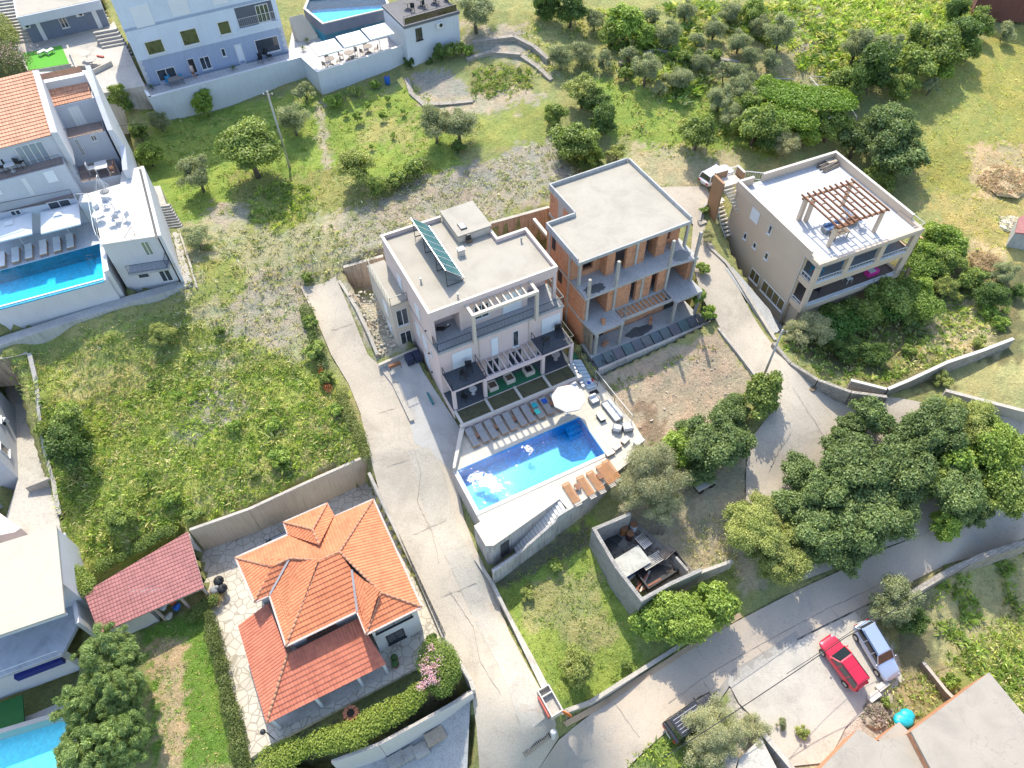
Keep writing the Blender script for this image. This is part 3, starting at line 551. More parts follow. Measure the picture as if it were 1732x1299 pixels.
# stairs from the deck down the outer wall, parapet, landing
st = thing('stone_stairs', 'pale concrete stairs running down the front of the pool terrace wall', 'stairs', M_.w(2, -15.6, -3)); mb = MB()
def inner(u): return -14.77+(4.18-u)*(-1.22/6.54)
def outer(u): return -16.12+(3.3-u)*(-.62/6.2)
N_ = 17
for i in range(N_):
    ua = 4.2-4.65*i/N_; ub = 4.2-4.65*(i+1)/N_; z = -.15-2.8*i/N_
    mb.prism([M_.w(a, b, 0)[:2] for a, b in ((ua, inner(ua)-.01), (ub, inner(ub)-.01), (ub, outer(ub)+.2), (ua, outer(ua)+.2))], z-.6-i*.02, z)
mb.build('step', stained('stair_stone', (.64, .62, .58), .9, streak=0), st)
mb = MB(); mb.prism([M_.w(a, b, 0)[:2] for a, b in ((-.44, inner(-.44)-.35), (-2.9, -16.4), (-2.95, -17.0), (-.44, -16.35))], -6.2, -2.95)
mb.build('landing', CONC, st)
mb = MB(); ws = [(4.35, -16.0, .03), (3.3, -16.12, 0.03), (3.0, -16.3, -.25), (-.6, -16.8, -1.75), (-3.1, -17.2, -1.85)]
for (a, b, z), (c, d, zz) in zip(ws[:-1], ws[1:]): mb.prism([M_.w(a, b, 0)[:2], M_.w(c, d, 0)[:2], M_.w(c, d+.22, 0)[:2], M_.w(a, b+.22, 0)[:2]], -6.2, [z, zz, zz, z])
mb.build('parapet', CONCW, st)
mb = MB()
mb.prism([M_.w(a, b, 0)[:2] for a, b in ((-1.75, -15.95), (-.95, -15.80), (-.95, -15.72), (-1.75, -15.87))], -2.9, -.7).build('doorway', solid('dark_opening', (.05, .05, .05), .9), st)
# low kinked wall and lawn strip with its wall between house and loungers
w1 = thing('garden_wall', 'low pale wall between the lawn strips and the grey sun loungers', 'wall', M_.w(5, -5, 0)); mb = MB(); mb.box(M_, -.15, 12.0, -5.08, -4.86, -1.2, .72).build('wall', PINK, w1)
mb = MB().box(M_, -.18, 12.02, -5.11, -4.83, .722, .79).build('cap', CAP, w1)
mb = MB().prism([M_.w(a, b, 0)[:2] for a, b in ((-.15, -4.86), (-2.2, -8.0), (-2.42, -8.4), (-2.2, -8.45), (-1.9, -8.0), (.2, -5.08))], -3, .55).build('side_wall', PINKC, w1)
lw = MB().box(M_, .1, 11.7, -4.86, -3.25, 0, .62); lw.build('lawn', stained('worn_turf', (.10, .095, .045), .6, streak=0, scale=1.2, fine=.35), w1)
mb = MB()
for u in (.12, 3.05, 5.95, 8.85, 11.6): mb.box(M_, u-.11, u+.11, -4.855, -3.26, .6, .80)
mb.build('divider', CAP, w1)
# ================================================================== PINK HOUSE
h = thing('pink_house', 'three storey pink house with flat roof, solar panels and pergola terrace above the pool', 'house', M_.w(6, 4, 0))
mb = MB(); mb.box(M_, .0, 12.0, -1.0, 5.72, -.5, 6.05).box(M_, .0, 8.98, 5.72, 10.75, -.5, 6.04); mb.box(M_, .0, 12, -3.3, -1.0, -.3, .74)
mb.box(M_, .0, 11.85, 2.0, 5.7, 6.3, 9.55).box(M_, .0, 8.97, 5.7, 10.72, 6.04, 9.54)
mb.box(M_, 3.05, 9.2, .4, 2.0, 6.3, 9.55).box(M_, 0, .4, 0.03, 1.99, 6.3, 9.5).box(M_, 2.75, 3.04, .35, 2.0, 6.3, 9.54).box(M_, 0.02, 11.83, .02, .35, 8.95, 9.56)
mb.build('wall', PINK, h)
MB().box(M_, -.02, 12.05, -1.12, 2.0, 6.05, 6.3).build('terrace_floor', GREYT, h)
rp = [(0, 0), (11.85, 0), (11.85, 5.7), (9.0, 5.7), (9.0, 10.8), (0, 10.8)]
MB().prism([M_.w(u, v, 0)[:2] for u, v in rp], 9.56, 9.66).build('roof', ROOFC, h)
mb = MB(); t = .2
for a in ((-.02, 11.87, -.02, .14, 9.99), (-.02, .2, .15, 10.82, 10.0), (11.65, 11.87, .15, 5.5, 10.0), (9.02, 11.87, 5.5, 5.72, 10.01), (8.82, 9.02, 5.5, 6.9, 9.97), (.2, 5.75, 10.6, 10.82, 9.98)): mb.box(M_, a[0], a[1], a[2], a[3], 9.5, a[4])
o = mb.build('parapet', PINK, h); 
mb = MB()
for a in ((-.04, 11.89, -.04, .16), (-.04, .22, .16, 10.84), (11.63, 11.89, .16, 5.48), (9.04, 11.89, 5.48, 5.74), (8.8, 9.04, 5.48, 6.9), (.22, 5.75, 10.58, 10.84)): mb.box(M_, a[0], a[1], a[2], a[3], 10.012, 10.06)
mb.build('coping', CAP, o)
sb = MB().box(M_, 5.86, 8.94, 7.02, 10.74, 9.6, 10.32).build('stair_box', PINKC, h); MB().box(M_, 5.78, 9.05, 6.92, 10.86, 10.32, 10.5).build('flat_top', ROOFC, sb)
sk = MB(); sk.box(M_, 6.38, 6.97, 7.55, 8.42, 10.5, 10.62); s_ = sk.build('skylight', DKMET, sb) if False else sk.build('skylight', DKMET, h); MB().box(M_, 6.45, 6.9, 7.62, 8.35, 10.62, 10.64).build('pane', glassm('sky_glass', (.35, .42, .48)), s_)
ch = MB(); ch.box(M_, 5.15, 5.72, 5.35, 5.8, 9.66, 10.2); ch.box(M_, 5.1, 5.77, 5.3, 5.85, 10.28, 10.34)
for u in np.arange(5.18, 5.7, .1): ch.box(M_, u, u+.04, 5.32, 5.36, 10.2, 10.28)
ch.build('chimney', CAP, h)
ar = thing('antenna_box', 'small dark vent unit against the roof stair box of the pink house', 'vent', M_.w(6.5, 5.2, 9.7)); MB().box(M_, 6.5, 7.0, 6.55, 6.98, 9.68, 9.95).build('cabinet', BRONZE, ar); MB().box(M_, 6.57, 6.93, 6.75, 6.98, 9.95, 10.45).build('hood', DKMET, ar)
# solar array on its frame
sa = thing('solar_array', 'long tilted row of teal solar panels on a steel frame on the roof', 'solar panels', M_.w(3.4, 6, 9.66))
PV = stained('solar_glass', (.035, .13, .14), .8, rough=.25, streak=0); PVF = solid('panel_frame', (.6, .62, .62), .3, .05, metal=.6)
a0, b0 = np.array([2.72, 11.45]), np.array([4.3, 9.98])
for i in range(7):
    va = 2.5+i*1.08; vb = va+1.04
    def pp(s, v, o=0): u, z = a0+(b0-a0)*s; return Vector(M_.w(u+o*.7, v, z+o*.7))
    g = MB(); g.mesh([pp(0, va), pp(0, vb), pp(1, vb), pp(1, va), pp(0, va, .04), pp(0, vb, .04), pp(1, vb, .04), pp(1, va, .04)], [(3, 2, 1, 0), (4, 5, 6, 7), (0, 1, 5, 4), (1, 2, 6, 5), (2, 3, 7, 6), (3, 0, 4, 7)])
    pn = g.build('panel', PV, sa); f = MB()
    for s in (0.0, .98): f.bar(pp(s, va, .045), pp(s, vb, .045), .05, .03)
    for v in (va, vb): f.bar(pp(0, v, .045), pp(1, v, .045), .05, .03)
    f.build('frame', PVF, pn)
for v in (2.5, 4.6, 7.2, 9.6):
    g = MB(); g.tube([M_.w(2.75, v, 9.66), pp(0, v)], .035, 5); g.tube([M_.w(2.78, v, 9.7), M_.w(4.12, v, 9.72), pp(1, v)], .03, 5); g.tube([M_.w(2.8, v, 10.4), M_.w(4.1, v, 9.75)], .02, 4); g.build('support', DKMET, sa)
# roof-terrace pergola of the house
pg = MB()
pg.box(M_, 3.15, 9.3, -1.5, -1.24, 9.32, 9.6); pg.box(M_, 3.15, 3.4, -1.24, -.02, 9.33, 9.59).box(M_, 9.05, 9.3, -1.24, -.02, 9.33, 9.59)
pg.box(M_, 3.15, 3.42, -1.49, -1.23, 6.0, 9.32).box(M_, 9.03, 9.3, -1.49, -1.23, 6.0, 9.32)
for i in range(8): u = 3.95+i*.61; pg.box(M_, u, u+.12, -1.24, -.02, 9.36, 9.56)
pg.build('pergola', PINKC, h)
railing(h, [M_.w(.05, 0, 6.3), M_.w(.05, -1.05, 6.3), M_.w(3.1, -1.05, 6.3)], 1.0); railing(h, [M_.w(3.45, -1.05, 6.3), M_.w(9.0, -1.05, 6.3)], 1.0); railing(h, [M_.w(9.33, -1.05, 6.3), M_.w(12, -1.05, 6.3), M_.w(12, 1.8, 6.3)], 1.0)
MB().box(M_, 11.55, 11.84, .03, .33, 6.3, 8.95).build('column', PINK, h)
win(h, M_, 'v', .39, 4.1, 5.5, 6.9, 8.5, n=2); shutter(h, M_, 'v', .39, 6.8, 8.6, 6.35, 8.6); win(h, M_, 'v', 1.99, .9, 2.2, 7.6, 8.4, n=2); win(h, M_, 'v', 1.99, 9.9, 11.0, 7.7, 8.4)
# storey 2 front
shutter(h, M_, 'v', -1.0, 1.2, 3.05, 3.45, 5.4); shutter(h, M_, 'v', -1.0, 9.9, 11.75, 3.45, 5.4); shutter(h, M_, 'v', -1.0, 4.9, 5.55, 3.2, 5.4); win(h, M_, 'v', -1.0, 7.0, 7.6, 3.3, 5.3, fw=.06); 
for u in (3.75, 8.6): MB().tube([M_.w(u, -1.06, .8), M_.w(u, -1.06, 6.0)], .045, 6).build('downpipe', PINKC, h)
for u0, u1, lab in ((.12, 3.35, 'left'), (8.8, 12.02, 'right')):
    b = MB().box(M_, u0, u1, -3.2, -1.0, 3.15, 3.36).build('balcony', PINK, h); MB().box(M_, u0+.05, u1-.05, -3.15, -1.02, 3.364, 3.38).build('floor', DKTILE, b)
    railing(b, [M_.w(u0+.05, -1.05, 3.36), M_.w(u0+.05, -3.12, 3.36), M_.w(u1-.05, -3.12, 3.36), M_.w(u1-.05, -1.05, 3.36)], .95, mat=DKMET, bal=.5)
    MB().box(M_, u0, u0+.3, -3.2, -2.92, .74, 3.15).build('column', PINK, h); MB().box(M_, u1-.3, u1, -3.2, -2.92, .74, 3.15).build('column', PINK, h)
g = MB(); g.box(M_, 3.36, 8.79, -3.2, -2.98, 2.95, 3.3)
for i in range(9): u = 3.6+i*.58; g.box(M_, u, u+.12, -2.98, -1.01, 3.05, 3.27)
g.build('lower_pergola', PINK, h)
MB().box(M_, .0, 12.0, -3.28, -1.0, .744, .76).build('patio_floor', DKTILE, h)
MB().box(M_, 3.4, 8.75, -3.27, -1.9, .765, .785).build('green_mat', TURFG, h)
for u0, u1 in ((.9, 2.7), (4.3, 5.6), (6.5, 7.9), (9.4, 11.2)): win(h, M_, 'v', -1.0, u0, u1, .78, 2.8, n=2, sill=False)
# left side: windows, lamps, annex
for v, z0, z1 in ((1.6, 3.6, 5.2), (3.2, 3.6, 5.2), (2.4, 6.9, 8.3), (6.5, 6.9, 8.3), (1.8, 1.0, 2.6)): shutter(h, M_, 'u', 0.0, v, v+1.0, z0, z1)
win(h, M_, 'u', 0, .5, .8, 4.2, 5.0)
ax = MB().box(M_, -1.68, -.001, 5.35, 11.2, -.3, 6.75).build('annex', PINKC, h); MB().box(M_, -1.72, -.002, 5.3, 11.25, 6.75, 6.84).build('flat_top', ROOFC, ax)
railing(ax, [M_.w(-.05, 5.4, 6.84), M_.w(-1.62, 5.4, 6.84), M_.w(-1.62, 11.1, 6.84)], .9, bal=.7)
win(h, M_, 'v', 5.35, -1.35, -.25, 4.1, 6.1, n=2, fw=.06); win(h, M_, 'v', 5.35, -1.35, -.25, 1.2, 3.2, n=2, fw=.06)
shutter(h, M_, 'u', -1.68, 6.5, 7.6, 4.3, 5.8); shutter(h, M_, 'u', -1.68, 6.5, 7.6, 1.6, 3.1)
for (v, z) in ((1.2, 6.9), (1.2, 4.0), (1.2, 1.4)): MB().sphere(M_.w(-.1, v, z), .09, 8, 5).build('wall_lamp', DKMET, h)
MB().prism([M_.w(a, b, 0)[:2] for a, b in ((-1.2, -1.0), (-1.02, -1.05), (-1.02, 3.2), (-1.2, 3.2))], -1.0, .12).build('gutter_strip', TEAL, h)
# retaining walls behind and beside
WCAP = stained('weathered_cap', (.44, .40, .34), .75, streak=.2, scale=1)
def wallp(name, label, pts, t, mat, capm=None, cat='wall', group=None, depth=3.0, ang=26, rise=.22):
    "pts: (px, py, z_top) along the top edge; t thickness; goes down depth below the ground"
    Q = []
    for p in pts:
        q = A(*p); g = GP(p[0], p[1], rise); Q.append(g if q[2] < g[2] and rise is not None else q)
    o = thing(name, label, cat, tuple((Q[0]+Q[-1])/2-np.array([0, 0, 1.0])), group=group); mb = MB(); cpb = MB()
    for a, b in zip(Q[:-1], Q[1:]):
        d = (b-a)[:2]; L = np.linalg.norm(d); d = d/L; nrm = np.array([-d[1], d[0]])*t; a = a-np.array([*d, 0])*.004; e = .04
        za = min(G(*a[:2]), a[2])-depth; mb.prism([tuple(a[:2]), tuple(b[:2]), tuple(b[:2]+nrm), tuple(a[:2]+nrm)], za, [a[2]-e, b[2]-e, b[2]-e, a[2]-e])
        n2 = nrm/t*.03; cpb.prism([tuple(a[:2]-n2), tuple(b[:2]-n2), tuple(b[:2]+nrm+n2), tuple(a[:2]+nrm+n2)], [a[2]-e+.001, b[2]-e+.001, b[2]-e+.001, a[2]-e+.001], [a[2], b[2], b[2], a[2]])
    mb.build('wall', mat, o, ang=ang); cpb.build('cap', capm or WCAP, o, ang=ang); return o
RETW = stained('formed_concrete', (.52, .40, .29), .8, streak=.4, lines=(1.2, .6, .012))
wallp('retaining_wall', 'tan retaining wall standing behind the pink house at its left rear corner', [(581,453,4.55),(648,434,4.5)], .3, RETW)
wallp('retaining_wall', 'ochre stained retaining wall between the backs of the pink house and the brick shell', [(760,397,5.4),(828,379,5.6),(930,351,5.8)], .3, RETW)
wallp('yard_wall', 'short concrete wall closing the shaded yard beside the pink house', [(641,618,1.6),(706,590,1.6)], .22, CONCG)
wallp('kerb_wall', 'low broken wall with brick patches along the top of the driveway', [(572,475,3.4),(600,520,2.9),(622,565,2.4),(636,600,1.6)], .25, stained('brick_kerb', (.5, .33, .24), .7))
wallp('kerb_wall', 'pale kerb wall edging the driveway beside the shaded yard', [(640,618,.75),(664,650,.3),(694,712,-.2)], .35, CONC)
wallp('kerb_wall', 'low kerb wall between the driveway and the grass plot below the pool stairs', [(802,945,-2.9),(830,985,-3.3),(862,1050,-4.0),(905,1140,-5.0),(925,1182,-5.35)], .2, CONC)
wallp('garden_wall', 'white edged wall along the left side of the grass plot below the pool stairs', [(838,1005,-3.7),(868,1060,-4.2),(905,1128,-4.9),(925,1168,-5.2)], .22, CONC)
tg = MB(); b = thing('storage_boxes', 'pair of dark blue covered boxes against the yard wall', 'boxes', M_.w(-.9, 3.6, .3)); z_ = G(*M_.w(-.9, 3.6, 0)[:2])+.05
for a in (-1.35, -.6): MB().box(M_, a-.34, a+.34, 3.0, 3.9, z_, z_+.85).build('box', solid('navy_cover', (.012, .02, .05), .7), b, bevel=.05)
b = thing('garden_bench', 'dark folding bench standing in the shaded yard', 'bench', M_.w(-2.8, 3.4, z_)); g = MB()
for u in (-3.3, -2.3): g.bar(M_.w(u, 3.2, z_), M_.w(u, 3.2, z_+.8), .05, .05).bar(M_.w(u, 3.7, z_), M_.w(u, 3.7, z_+.45), .05, .05)
g.build('frame', DKMET, b); MB().box(M_, -3.35, -2.25, 3.2, 3.7, z_+.42, z_+.46).build('seat', WOOD, b); MB().box(M_, -3.35, -2.25, 3.16, 3.2, z_+.5, z_+.8).build('backrest', WOOD, b)
# ================================================================== BRICK SHELL (house under construction)
h = thing('unfinished_house', 'unfinished brick and concrete house shell with open floors beside the pink house', 'house', U_.w(6, 4, .5))
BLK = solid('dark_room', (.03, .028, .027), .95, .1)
mb = MB()
# level 0, 1, 2 brick bodies
mb.box(U_, .02, 11.9, -1.4, 5.6, .2, 3.45).box(U_, 3.03, 11.8, 5.6, 10.2, .2, 3.44)
mb.box(U_, .02, .45, -1.38, 5.6, 3.7, 6.42).box(U_, 2.5, 4.95, -1.42, -1.1, 3.7, 6.42).box(U_, 5.6, 7.2, -1.42, -1.1, 3.7, 6.42).box(U_, 7.95, 9.1, -1.42, -1.1, 3.7, 6.42).box(U_, 11.4, 11.9, -1.38, 10, 3.7, 6.42).box(U_, 2.5, 2.75, -1.1, 1.5, 3.7, 6.42).box(U_, 8.85, 9.1, -1.1, 1.5, 3.7, 6.42).box(U_, .45, 11.4, 1.5, 5.6, 3.7, 6.42).box(U_, 3.05, 11.4, 5.6, 10.0, 3.7, 6.41)
mb.box(U_, .03, .4, 1.05, 5.5, 6.7, 9.3).box(U_, .4, 3.05, 1.05, 1.35, 6.7, 7.3).box(U_, .4, 1.2, 1.05, 1.35, 7.3, 9.3).box(U_, 2.3, 3.05, 1.05, 1.35, 7.3, 9.3).box(U_, 1.2, 2.3, 1.05, 1.35, 8.9, 9.3)
mb.box(U_, 3.06, 3.9, .05, 1.2, 6.7, 9.3).box(U_, 5.1, 7.15, .06, .35, 6.7, 9.3).box(U_, 8.4, 9.4, .06, 1.2, 6.7, 9.3).box(U_, 9.4, 11.7, 1.0, 1.3, 6.7, 7.3).box(U_, 9.4, 9.8, 1.0, 1.3, 7.3, 9.3).box(U_, 10.6, 11.7, 1.0, 1.3, 7.3, 9.3)
mb.box(U_, 3.06, 11.85, 2.6, 10.3, 6.7, 9.34).box(U_, .4, 3.05, 2.6, 5.5, 6.7, 9.34)
mb.build('brick_wall', BRICKO, h, ang=U_.deg)
mb = MB().prism([U_.w(u, v, 0)[:2] for u, v in ((0, -.02), (11.9, -.02), (11.72, 10.35), (3.03, 10.42), (3.03, 5.6), (.02, 5.6))], 9.35, 9.6)
r = mb.build('roof', ROOFC, h)
mb = MB()
for a in ((-.03, 11.93, -.05, .1, 9.3, 9.63), (-.03, .1, .1, 5.64, 9.3, 10.0), (.1, 2.96, 5.5, 5.64, 9.3, 9.99), (2.96, 3.1, 5.64, 10.45, 9.3, 10.0), (3.1, 11.74, 10.31, 10.45, 9.3, 9.99), (11.78, 11.93, .1, 10.3, 9.3, 9.98)): mb.box(U_, *a)
mb.build('parapet', CONCG, h)
SL = CONCG
mb = MB(); mb.prism([U_.w(u, v, 0)[:2] for u, v in ((0, -1.58), (9.2, -1.58), (9.25, -1.58), (11.95, -1.9), (11.93, 10.3), (3.0, 10.3), (3.0, 5.6), (.01, 5.6))], 6.44, 6.7)
mb.prism([U_.w(u, v, 0)[:2] for u, v in ((.2, -3.3), (3.32, -3.3), (3.32, -1.55), (8.88, -1.55), (8.88, -3.45), (12.0, -3.4), (11.96, 10.2), (3.0, 10.2), (3.0, 5.6), (0, 5.6), (.01, -1.5))], 3.46, 3.7)
mb.prism([U_.w(u, v, 0)[:2] for u, v in ((.0, -3.4), (12.0, -3.4), (12.0, -1.45), (0, -1.45))], -.8, .62); mb.box(U_, .0, 12.9, -4.89, -3.41, -.9, -.12)
mb.build('floor_slab', CONCG, h)
wet = stained('damp_screed', (.085, .10, .105), .8, streak=0, scale=.8, rough=.4)
def blob(fr, cu, cv, ru, rv, z, seed, n=26):
    r_ = random.Random(seed); return MB().face([fr.w(cu+ru*math.cos(k*6.283/n)*r_.uniform(.72, 1.1), cv+rv*math.sin(k*6.283/n)*r_.uniform(.72, 1.1), z) for k in range(n)])
blob(U_, 1.35, -.85, 1.15, .62, 6.705, 1).build('damp_patch', wet, h); blob(U_, 5.9, -2.7, 1.7, .6, .626, 4).build('damp_patch', wet, h); blob(U_, 10.6, -.9, 1.1, .75, 6.705, 6).build('damp_patch', stained('damp2', (.2, .215, .21), .8, streak=0), h)
def ucol(u, v, z0, z1, w=.24): MB().box(U_, u, u+w, v, v+w, z0, z1).build('column', CONC, h)
for a in ((.2, .02, 6.7, 9.35), (.28, -1.55, 6.7, 8.7), (3.1, -1.57, 3.7, 6.44), (3.1, -1.57, 6.7, 9.6), (8.85, -1.57, 3.7, 6.44), (8.85, -1.57, 6.7, 9.55), (11.6, -1.8, 6.7, 9.6), (11.6, -.02, 6.7, 9.3), (.22, -1.56, 3.7, 6.44), (11.65, -1.8, 3.7, 6.44), (.4, -3.25, .62, 3.46), (3.05, -3.25, .62, 3.46), (8.9, -3.42, .62, 3.46), (11.7, -3.38, .62, 3.46), (6.1, -1.5, 3.7, 6.44), (6.1, -.02, 6.7, 9.35), (4.6, -1.5, .62, 3.46)): ucol(*a)
mb = MB()
for a in ((-.02, 1.2, 1.5), (-.02, 4.8, 5.1), (-.02, 7.7, 8)): mb.box(U_, a[0], .05, a[1], a[2], .2, 9.3 if a[1] < 5 else 6.4)
for z in (3.46, 6.44): mb.box(U_, -.03, .05, -1.4, 5.55, z, z+.26)
mb.box(U_, 2.98, 3.05, 5.65, 8.6, 6.7, 9.3); mb.build('band', CONC, h)
MB().box(U_, 2.94, 2.979, 5.9, 7.6, 7.2, 9.1).build('brick_patch', BRICKO, h, ang=U_.deg)
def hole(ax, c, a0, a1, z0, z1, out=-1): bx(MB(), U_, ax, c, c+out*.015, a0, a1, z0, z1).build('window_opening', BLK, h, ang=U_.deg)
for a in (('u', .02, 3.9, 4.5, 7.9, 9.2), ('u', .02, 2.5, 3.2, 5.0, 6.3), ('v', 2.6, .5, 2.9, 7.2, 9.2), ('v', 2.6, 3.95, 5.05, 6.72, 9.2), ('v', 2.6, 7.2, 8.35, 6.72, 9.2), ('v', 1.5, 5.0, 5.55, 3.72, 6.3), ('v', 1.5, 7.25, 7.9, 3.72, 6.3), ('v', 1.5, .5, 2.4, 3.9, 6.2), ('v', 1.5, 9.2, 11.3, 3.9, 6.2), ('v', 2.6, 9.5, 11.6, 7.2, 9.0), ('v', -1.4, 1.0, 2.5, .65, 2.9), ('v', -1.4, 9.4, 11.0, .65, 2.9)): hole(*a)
g = MB(); g.box(U_, 3.3, 8.9, -3.0, -2.8, 3.45, 3.69)
for i in range(12): u = 3.5+i*.46; g.box(U_, u, u+.08, -2.8, -1.56, 3.5, 3.67)
g.build('pergola', CONC, h)
g = MB()
for i in range(7): g.bar(U_.w(.15+i*.05, -3.0+i*.23, .62), U_.w(.15, -2.9+i*.23, 3.4), .18, .03)
g.build('formwork_board', stained('raw_boards', (.30, .24, .17), .6, streak=.5, scale=2), h)
# sloped membrane strips and the long grey retaining wall
for i in range(12):
    u0 = .1+i*1.06; mb = MB(); e = random.uniform(-.05, .05); mb.mesh([U_.w(u0, -3.42, .6), U_.w(u0+.98, -3.42, .6+e), U_.w(u0+1.0, -4.85, -.02+e), U_.w(u0+.02, -4.85, .02), U_.w(u0, -3.42, .5), U_.w(u0+.98, -3.42, .5), U_.w(u0+1.0, -4.85, -.15), U_.w(u0+.02, -4.85, -.15)], [(0, 3, 2, 1), (4, 5, 6, 7), (0, 1, 5, 4), (1, 2, 6, 5), (2, 3, 7, 6), (3, 0, 4, 7)])
    mb.build('membrane_sheet', wet if False else stained('membrane%d' % i, (.13+.03*(i % 3), .17+.02*(i % 2), .175), .75, rough=.5, streak=.2, scale=1), h)
rw = thing('retaining_wall', 'long pale concrete retaining wall in front of the unfinished house', 'wall', U_.w(6, -5, 0)); mb = MB(); mb.box(U_, -.2, 13.2, -5.12, -4.9, -2.4, .74).box(U_, 12.95, 13.2, -4.9, -3.2, -1, .73)
mb.build('wall', CONCW, rw, ang=U_.deg); MB().box(U_, -.22, 13.22, -5.14, -4.88, .742, .79).build('cap', CONC, rw)
wallp('retaining_wall', 'pale retaining wall running down between the bare earth plot and the concrete lane', [(1214,555,.72),(1250,600,.5),(1282,642,.25)], .2, CONCW)
# steps beside the pink house
st = thing('garden_steps', 'pale blue tiled steps with white plant boxes beside the pink house', 'steps', U_.w(0, -4, .3)) ; mb = MB()
q0, q1, q2, q3 = (12.15, -2.9), (12.85, -3.3), (12.75, -6.3), (11.95, -6.2); SB = stained('blue_grey_tile', (.38, .46, .50), .9, streak=0)
for i in range(8):
    f0, f1 = i/8, (i+1)/8; L0 = [q0[k]+(q3[k]-q0[k])*f0 for k in (0, 1)]; L1 = [q0[k]+(q3[k]-q0[k])*f1 for k in (0, 1)]; R0 = [q1[k]+(q2[k]-q1[k])*f0 for k in (0, 1)]; R1 = [q1[k]+(q2[k]-q1[k])*f1 for k in (0, 1)]
    mb.prism([M_.w(*p, 0)[:2] for p in (L0, R0, R1, L1)], -.5-.01*i, .75-.09*i)
mb.build('step', SB, st); MB().box(M_, 12.1, 12.8, -3.0, -2.2, .5, .78).build('green_mat', TURFG, st)
for i in range(8): MB().box(M_, 11.72-.02*i, 12.02-.02*i, -3.3-.36*i, -3.05-.36*i, .4-.06*i, 1.0-.1*i).build('plant_box', WHITE, st)
railing(st, [M_.w(12.95, -3.0, .75), M_.w(12.95, -6.2, .05)], .95, mat=DKMET, bal=.6)
f = thing('pool_fence', 'thin metal fence with a pale top rail along the east edge of the pool terrace', 'fence', M_.w(13.3, -8, 0)); railing(f, [M_.w(13.3, -5.2, 0), M_.w(13.38, -8.4, 0), M_.w(13.5, -11.0, 0)], 1.0, mat=solid('pale_metal', (.55, .54, .5), .5, .05), bal=1.2)
# ================================================================== BEIGE HOUSE
BG = stained('beige_plaster', (.55, .435, .325), .96, streak=0, fine=.04); BROWN = stained('brown_plaster', (.36, .21, .11), .9, streak=.1); 
h = thing('beige_house', 'beige three storey house with roof terrace and timber pergola', 'house', B_.w(6, 6, -.6))
mb = MB(); mb.box(B_, .09, 11.6, 3.0, 12.4, -1.2, 8.0).box(B_, .09, .3, 1.65, 3.0, -1.2, 8.0).box(B_, .4, 11.5, .5, 3.0, -1.2, 2.5)
mb.box(B_, 0, 11.7, 0, .3, 8.3, 8.5)
for z0, z1 in ((8.0, 8.5), (5.35, 6.0), (2.5, 3.1)): mb.box(B_, .0, 11.7, .0, .28, z0, z1-.003).box(B_, -.01, .28, .28, 1.64, z0, z1-.004).box(B_, 11.4, 11.69, .28, 3.0, z0, z1-.005)
for u0, u1 in ((.01, .5), (3.45, 4.0), (7.15, 7.75), (10.9, 11.69)): mb.box(B_, u0, u1, .01, .33, 6.0, 8.0)
for u0, u1 in ((.01, .5), (10.95, 11.69)): mb.box(B_, u0, u1, .01, .33, 3.1, 5.35)
mb.build('wall', BG, h, ang=B_.deg)
MB().box(B_, .1, 11.6, .29, 2.99, 5.5, 5.78).build('balcony_floor', GREYT, h); MB().box(B_, .1, 11.6, .29, 2.99, 2.6, 2.95).build('balcony_floor', stained('brown_floor', (.20, .15, .12), .8, streak=0), h)
MB().box(B_, .0, 11.7, .0, 12.5, 8.02, 8.12).build('roof_floor', stained('roof_tile', (.48, .485, .49), .93, streak=0, lines=(.5, .5, .012), fine=.05), h)
mb = MB(); mb.box(B_, -.02, .2, 1.3, 12.5, 8.0, 8.96).box(B_, 2.9, 11.72, 12.28, 12.5, 8.0, 8.97).box(B_, 11.5, 11.72, 1.55, 12.28, 8.0, 8.97).box(B_, .2, 1.8, 12.28, 12.5, 8.0, 8.95).box(B_, -.01, 11.71, -.02, .2, 8.1, 8.4).box(B_, 0, .2, .2, 1.3, 8.1, 8.4)
pr = mb.build('parapet', BG, h, ang=B_.deg); mb = MB(); mb.box(B_, -.05, .23, 1.28, 12.53, 8.961, 9.0).box(B_, 2.88, 11.75, 12.25, 12.53, 8.972, 9.01).box(B_, 11.47, 11.75, 1.53, 12.25, 8.972, 9.01).box(B_, .23, 1.82, 12.25, 12.53, 8.952, 8.99).box(B_, -.04, 11.74, -.05, .23, 8.402, 8.44).box(B_, -.03, .23, .23, 1.27, 8.402, 8.44)
mb.build('coping', CAP, pr)
GR = solid('rail_grey', (.6, .62, .64), .4, .05, metal=.3)
railing(h, [B_.w(.3, .15, 8.44), B_.w(11.6, .15, 8.44), B_.w(11.6, 1.5, 8.44)], .6, mat=GR, bal=.9, t=.02)
for u0, u1 in ((.5, 3.45), (4.0, 7.15), (7.75, 10.9)): railing(h, [B_.w(u0, .12, 6.0), B_.w(u1, .12, 6.0)], .55, mat=WHITE, bal=.32, t=.045)
railing(h, [B_.w(.1, .35, 6.0), B_.w(.1, 1.6, 6.0)], .55, mat=WHITE, bal=.32, t=.045); railing(h, [B_.w(.5, .12, 3.1), B_.w(10.9, .12, 3.1)], .35, mat=WHITE, bal=1.1, t=.04); railing(h, [B_.w(.1, .35, 3.1), B_.w(.1, 1.6, 3.1)], .35, mat=WHITE, bal=.5, t=.04)
MB().box(B_, .5, 10.9, -.01, .3, 3.101, 3.16).box(B_, .5, 3.44, -.01, .3, 6.001, 6.05).box(B_, 4.01, 7.14, -.01, .3, 6.001, 6.05).box(B_, 7.76, 10.89, -.01, .3, 6.001, 6.05).build('ledge', WHITE, h)
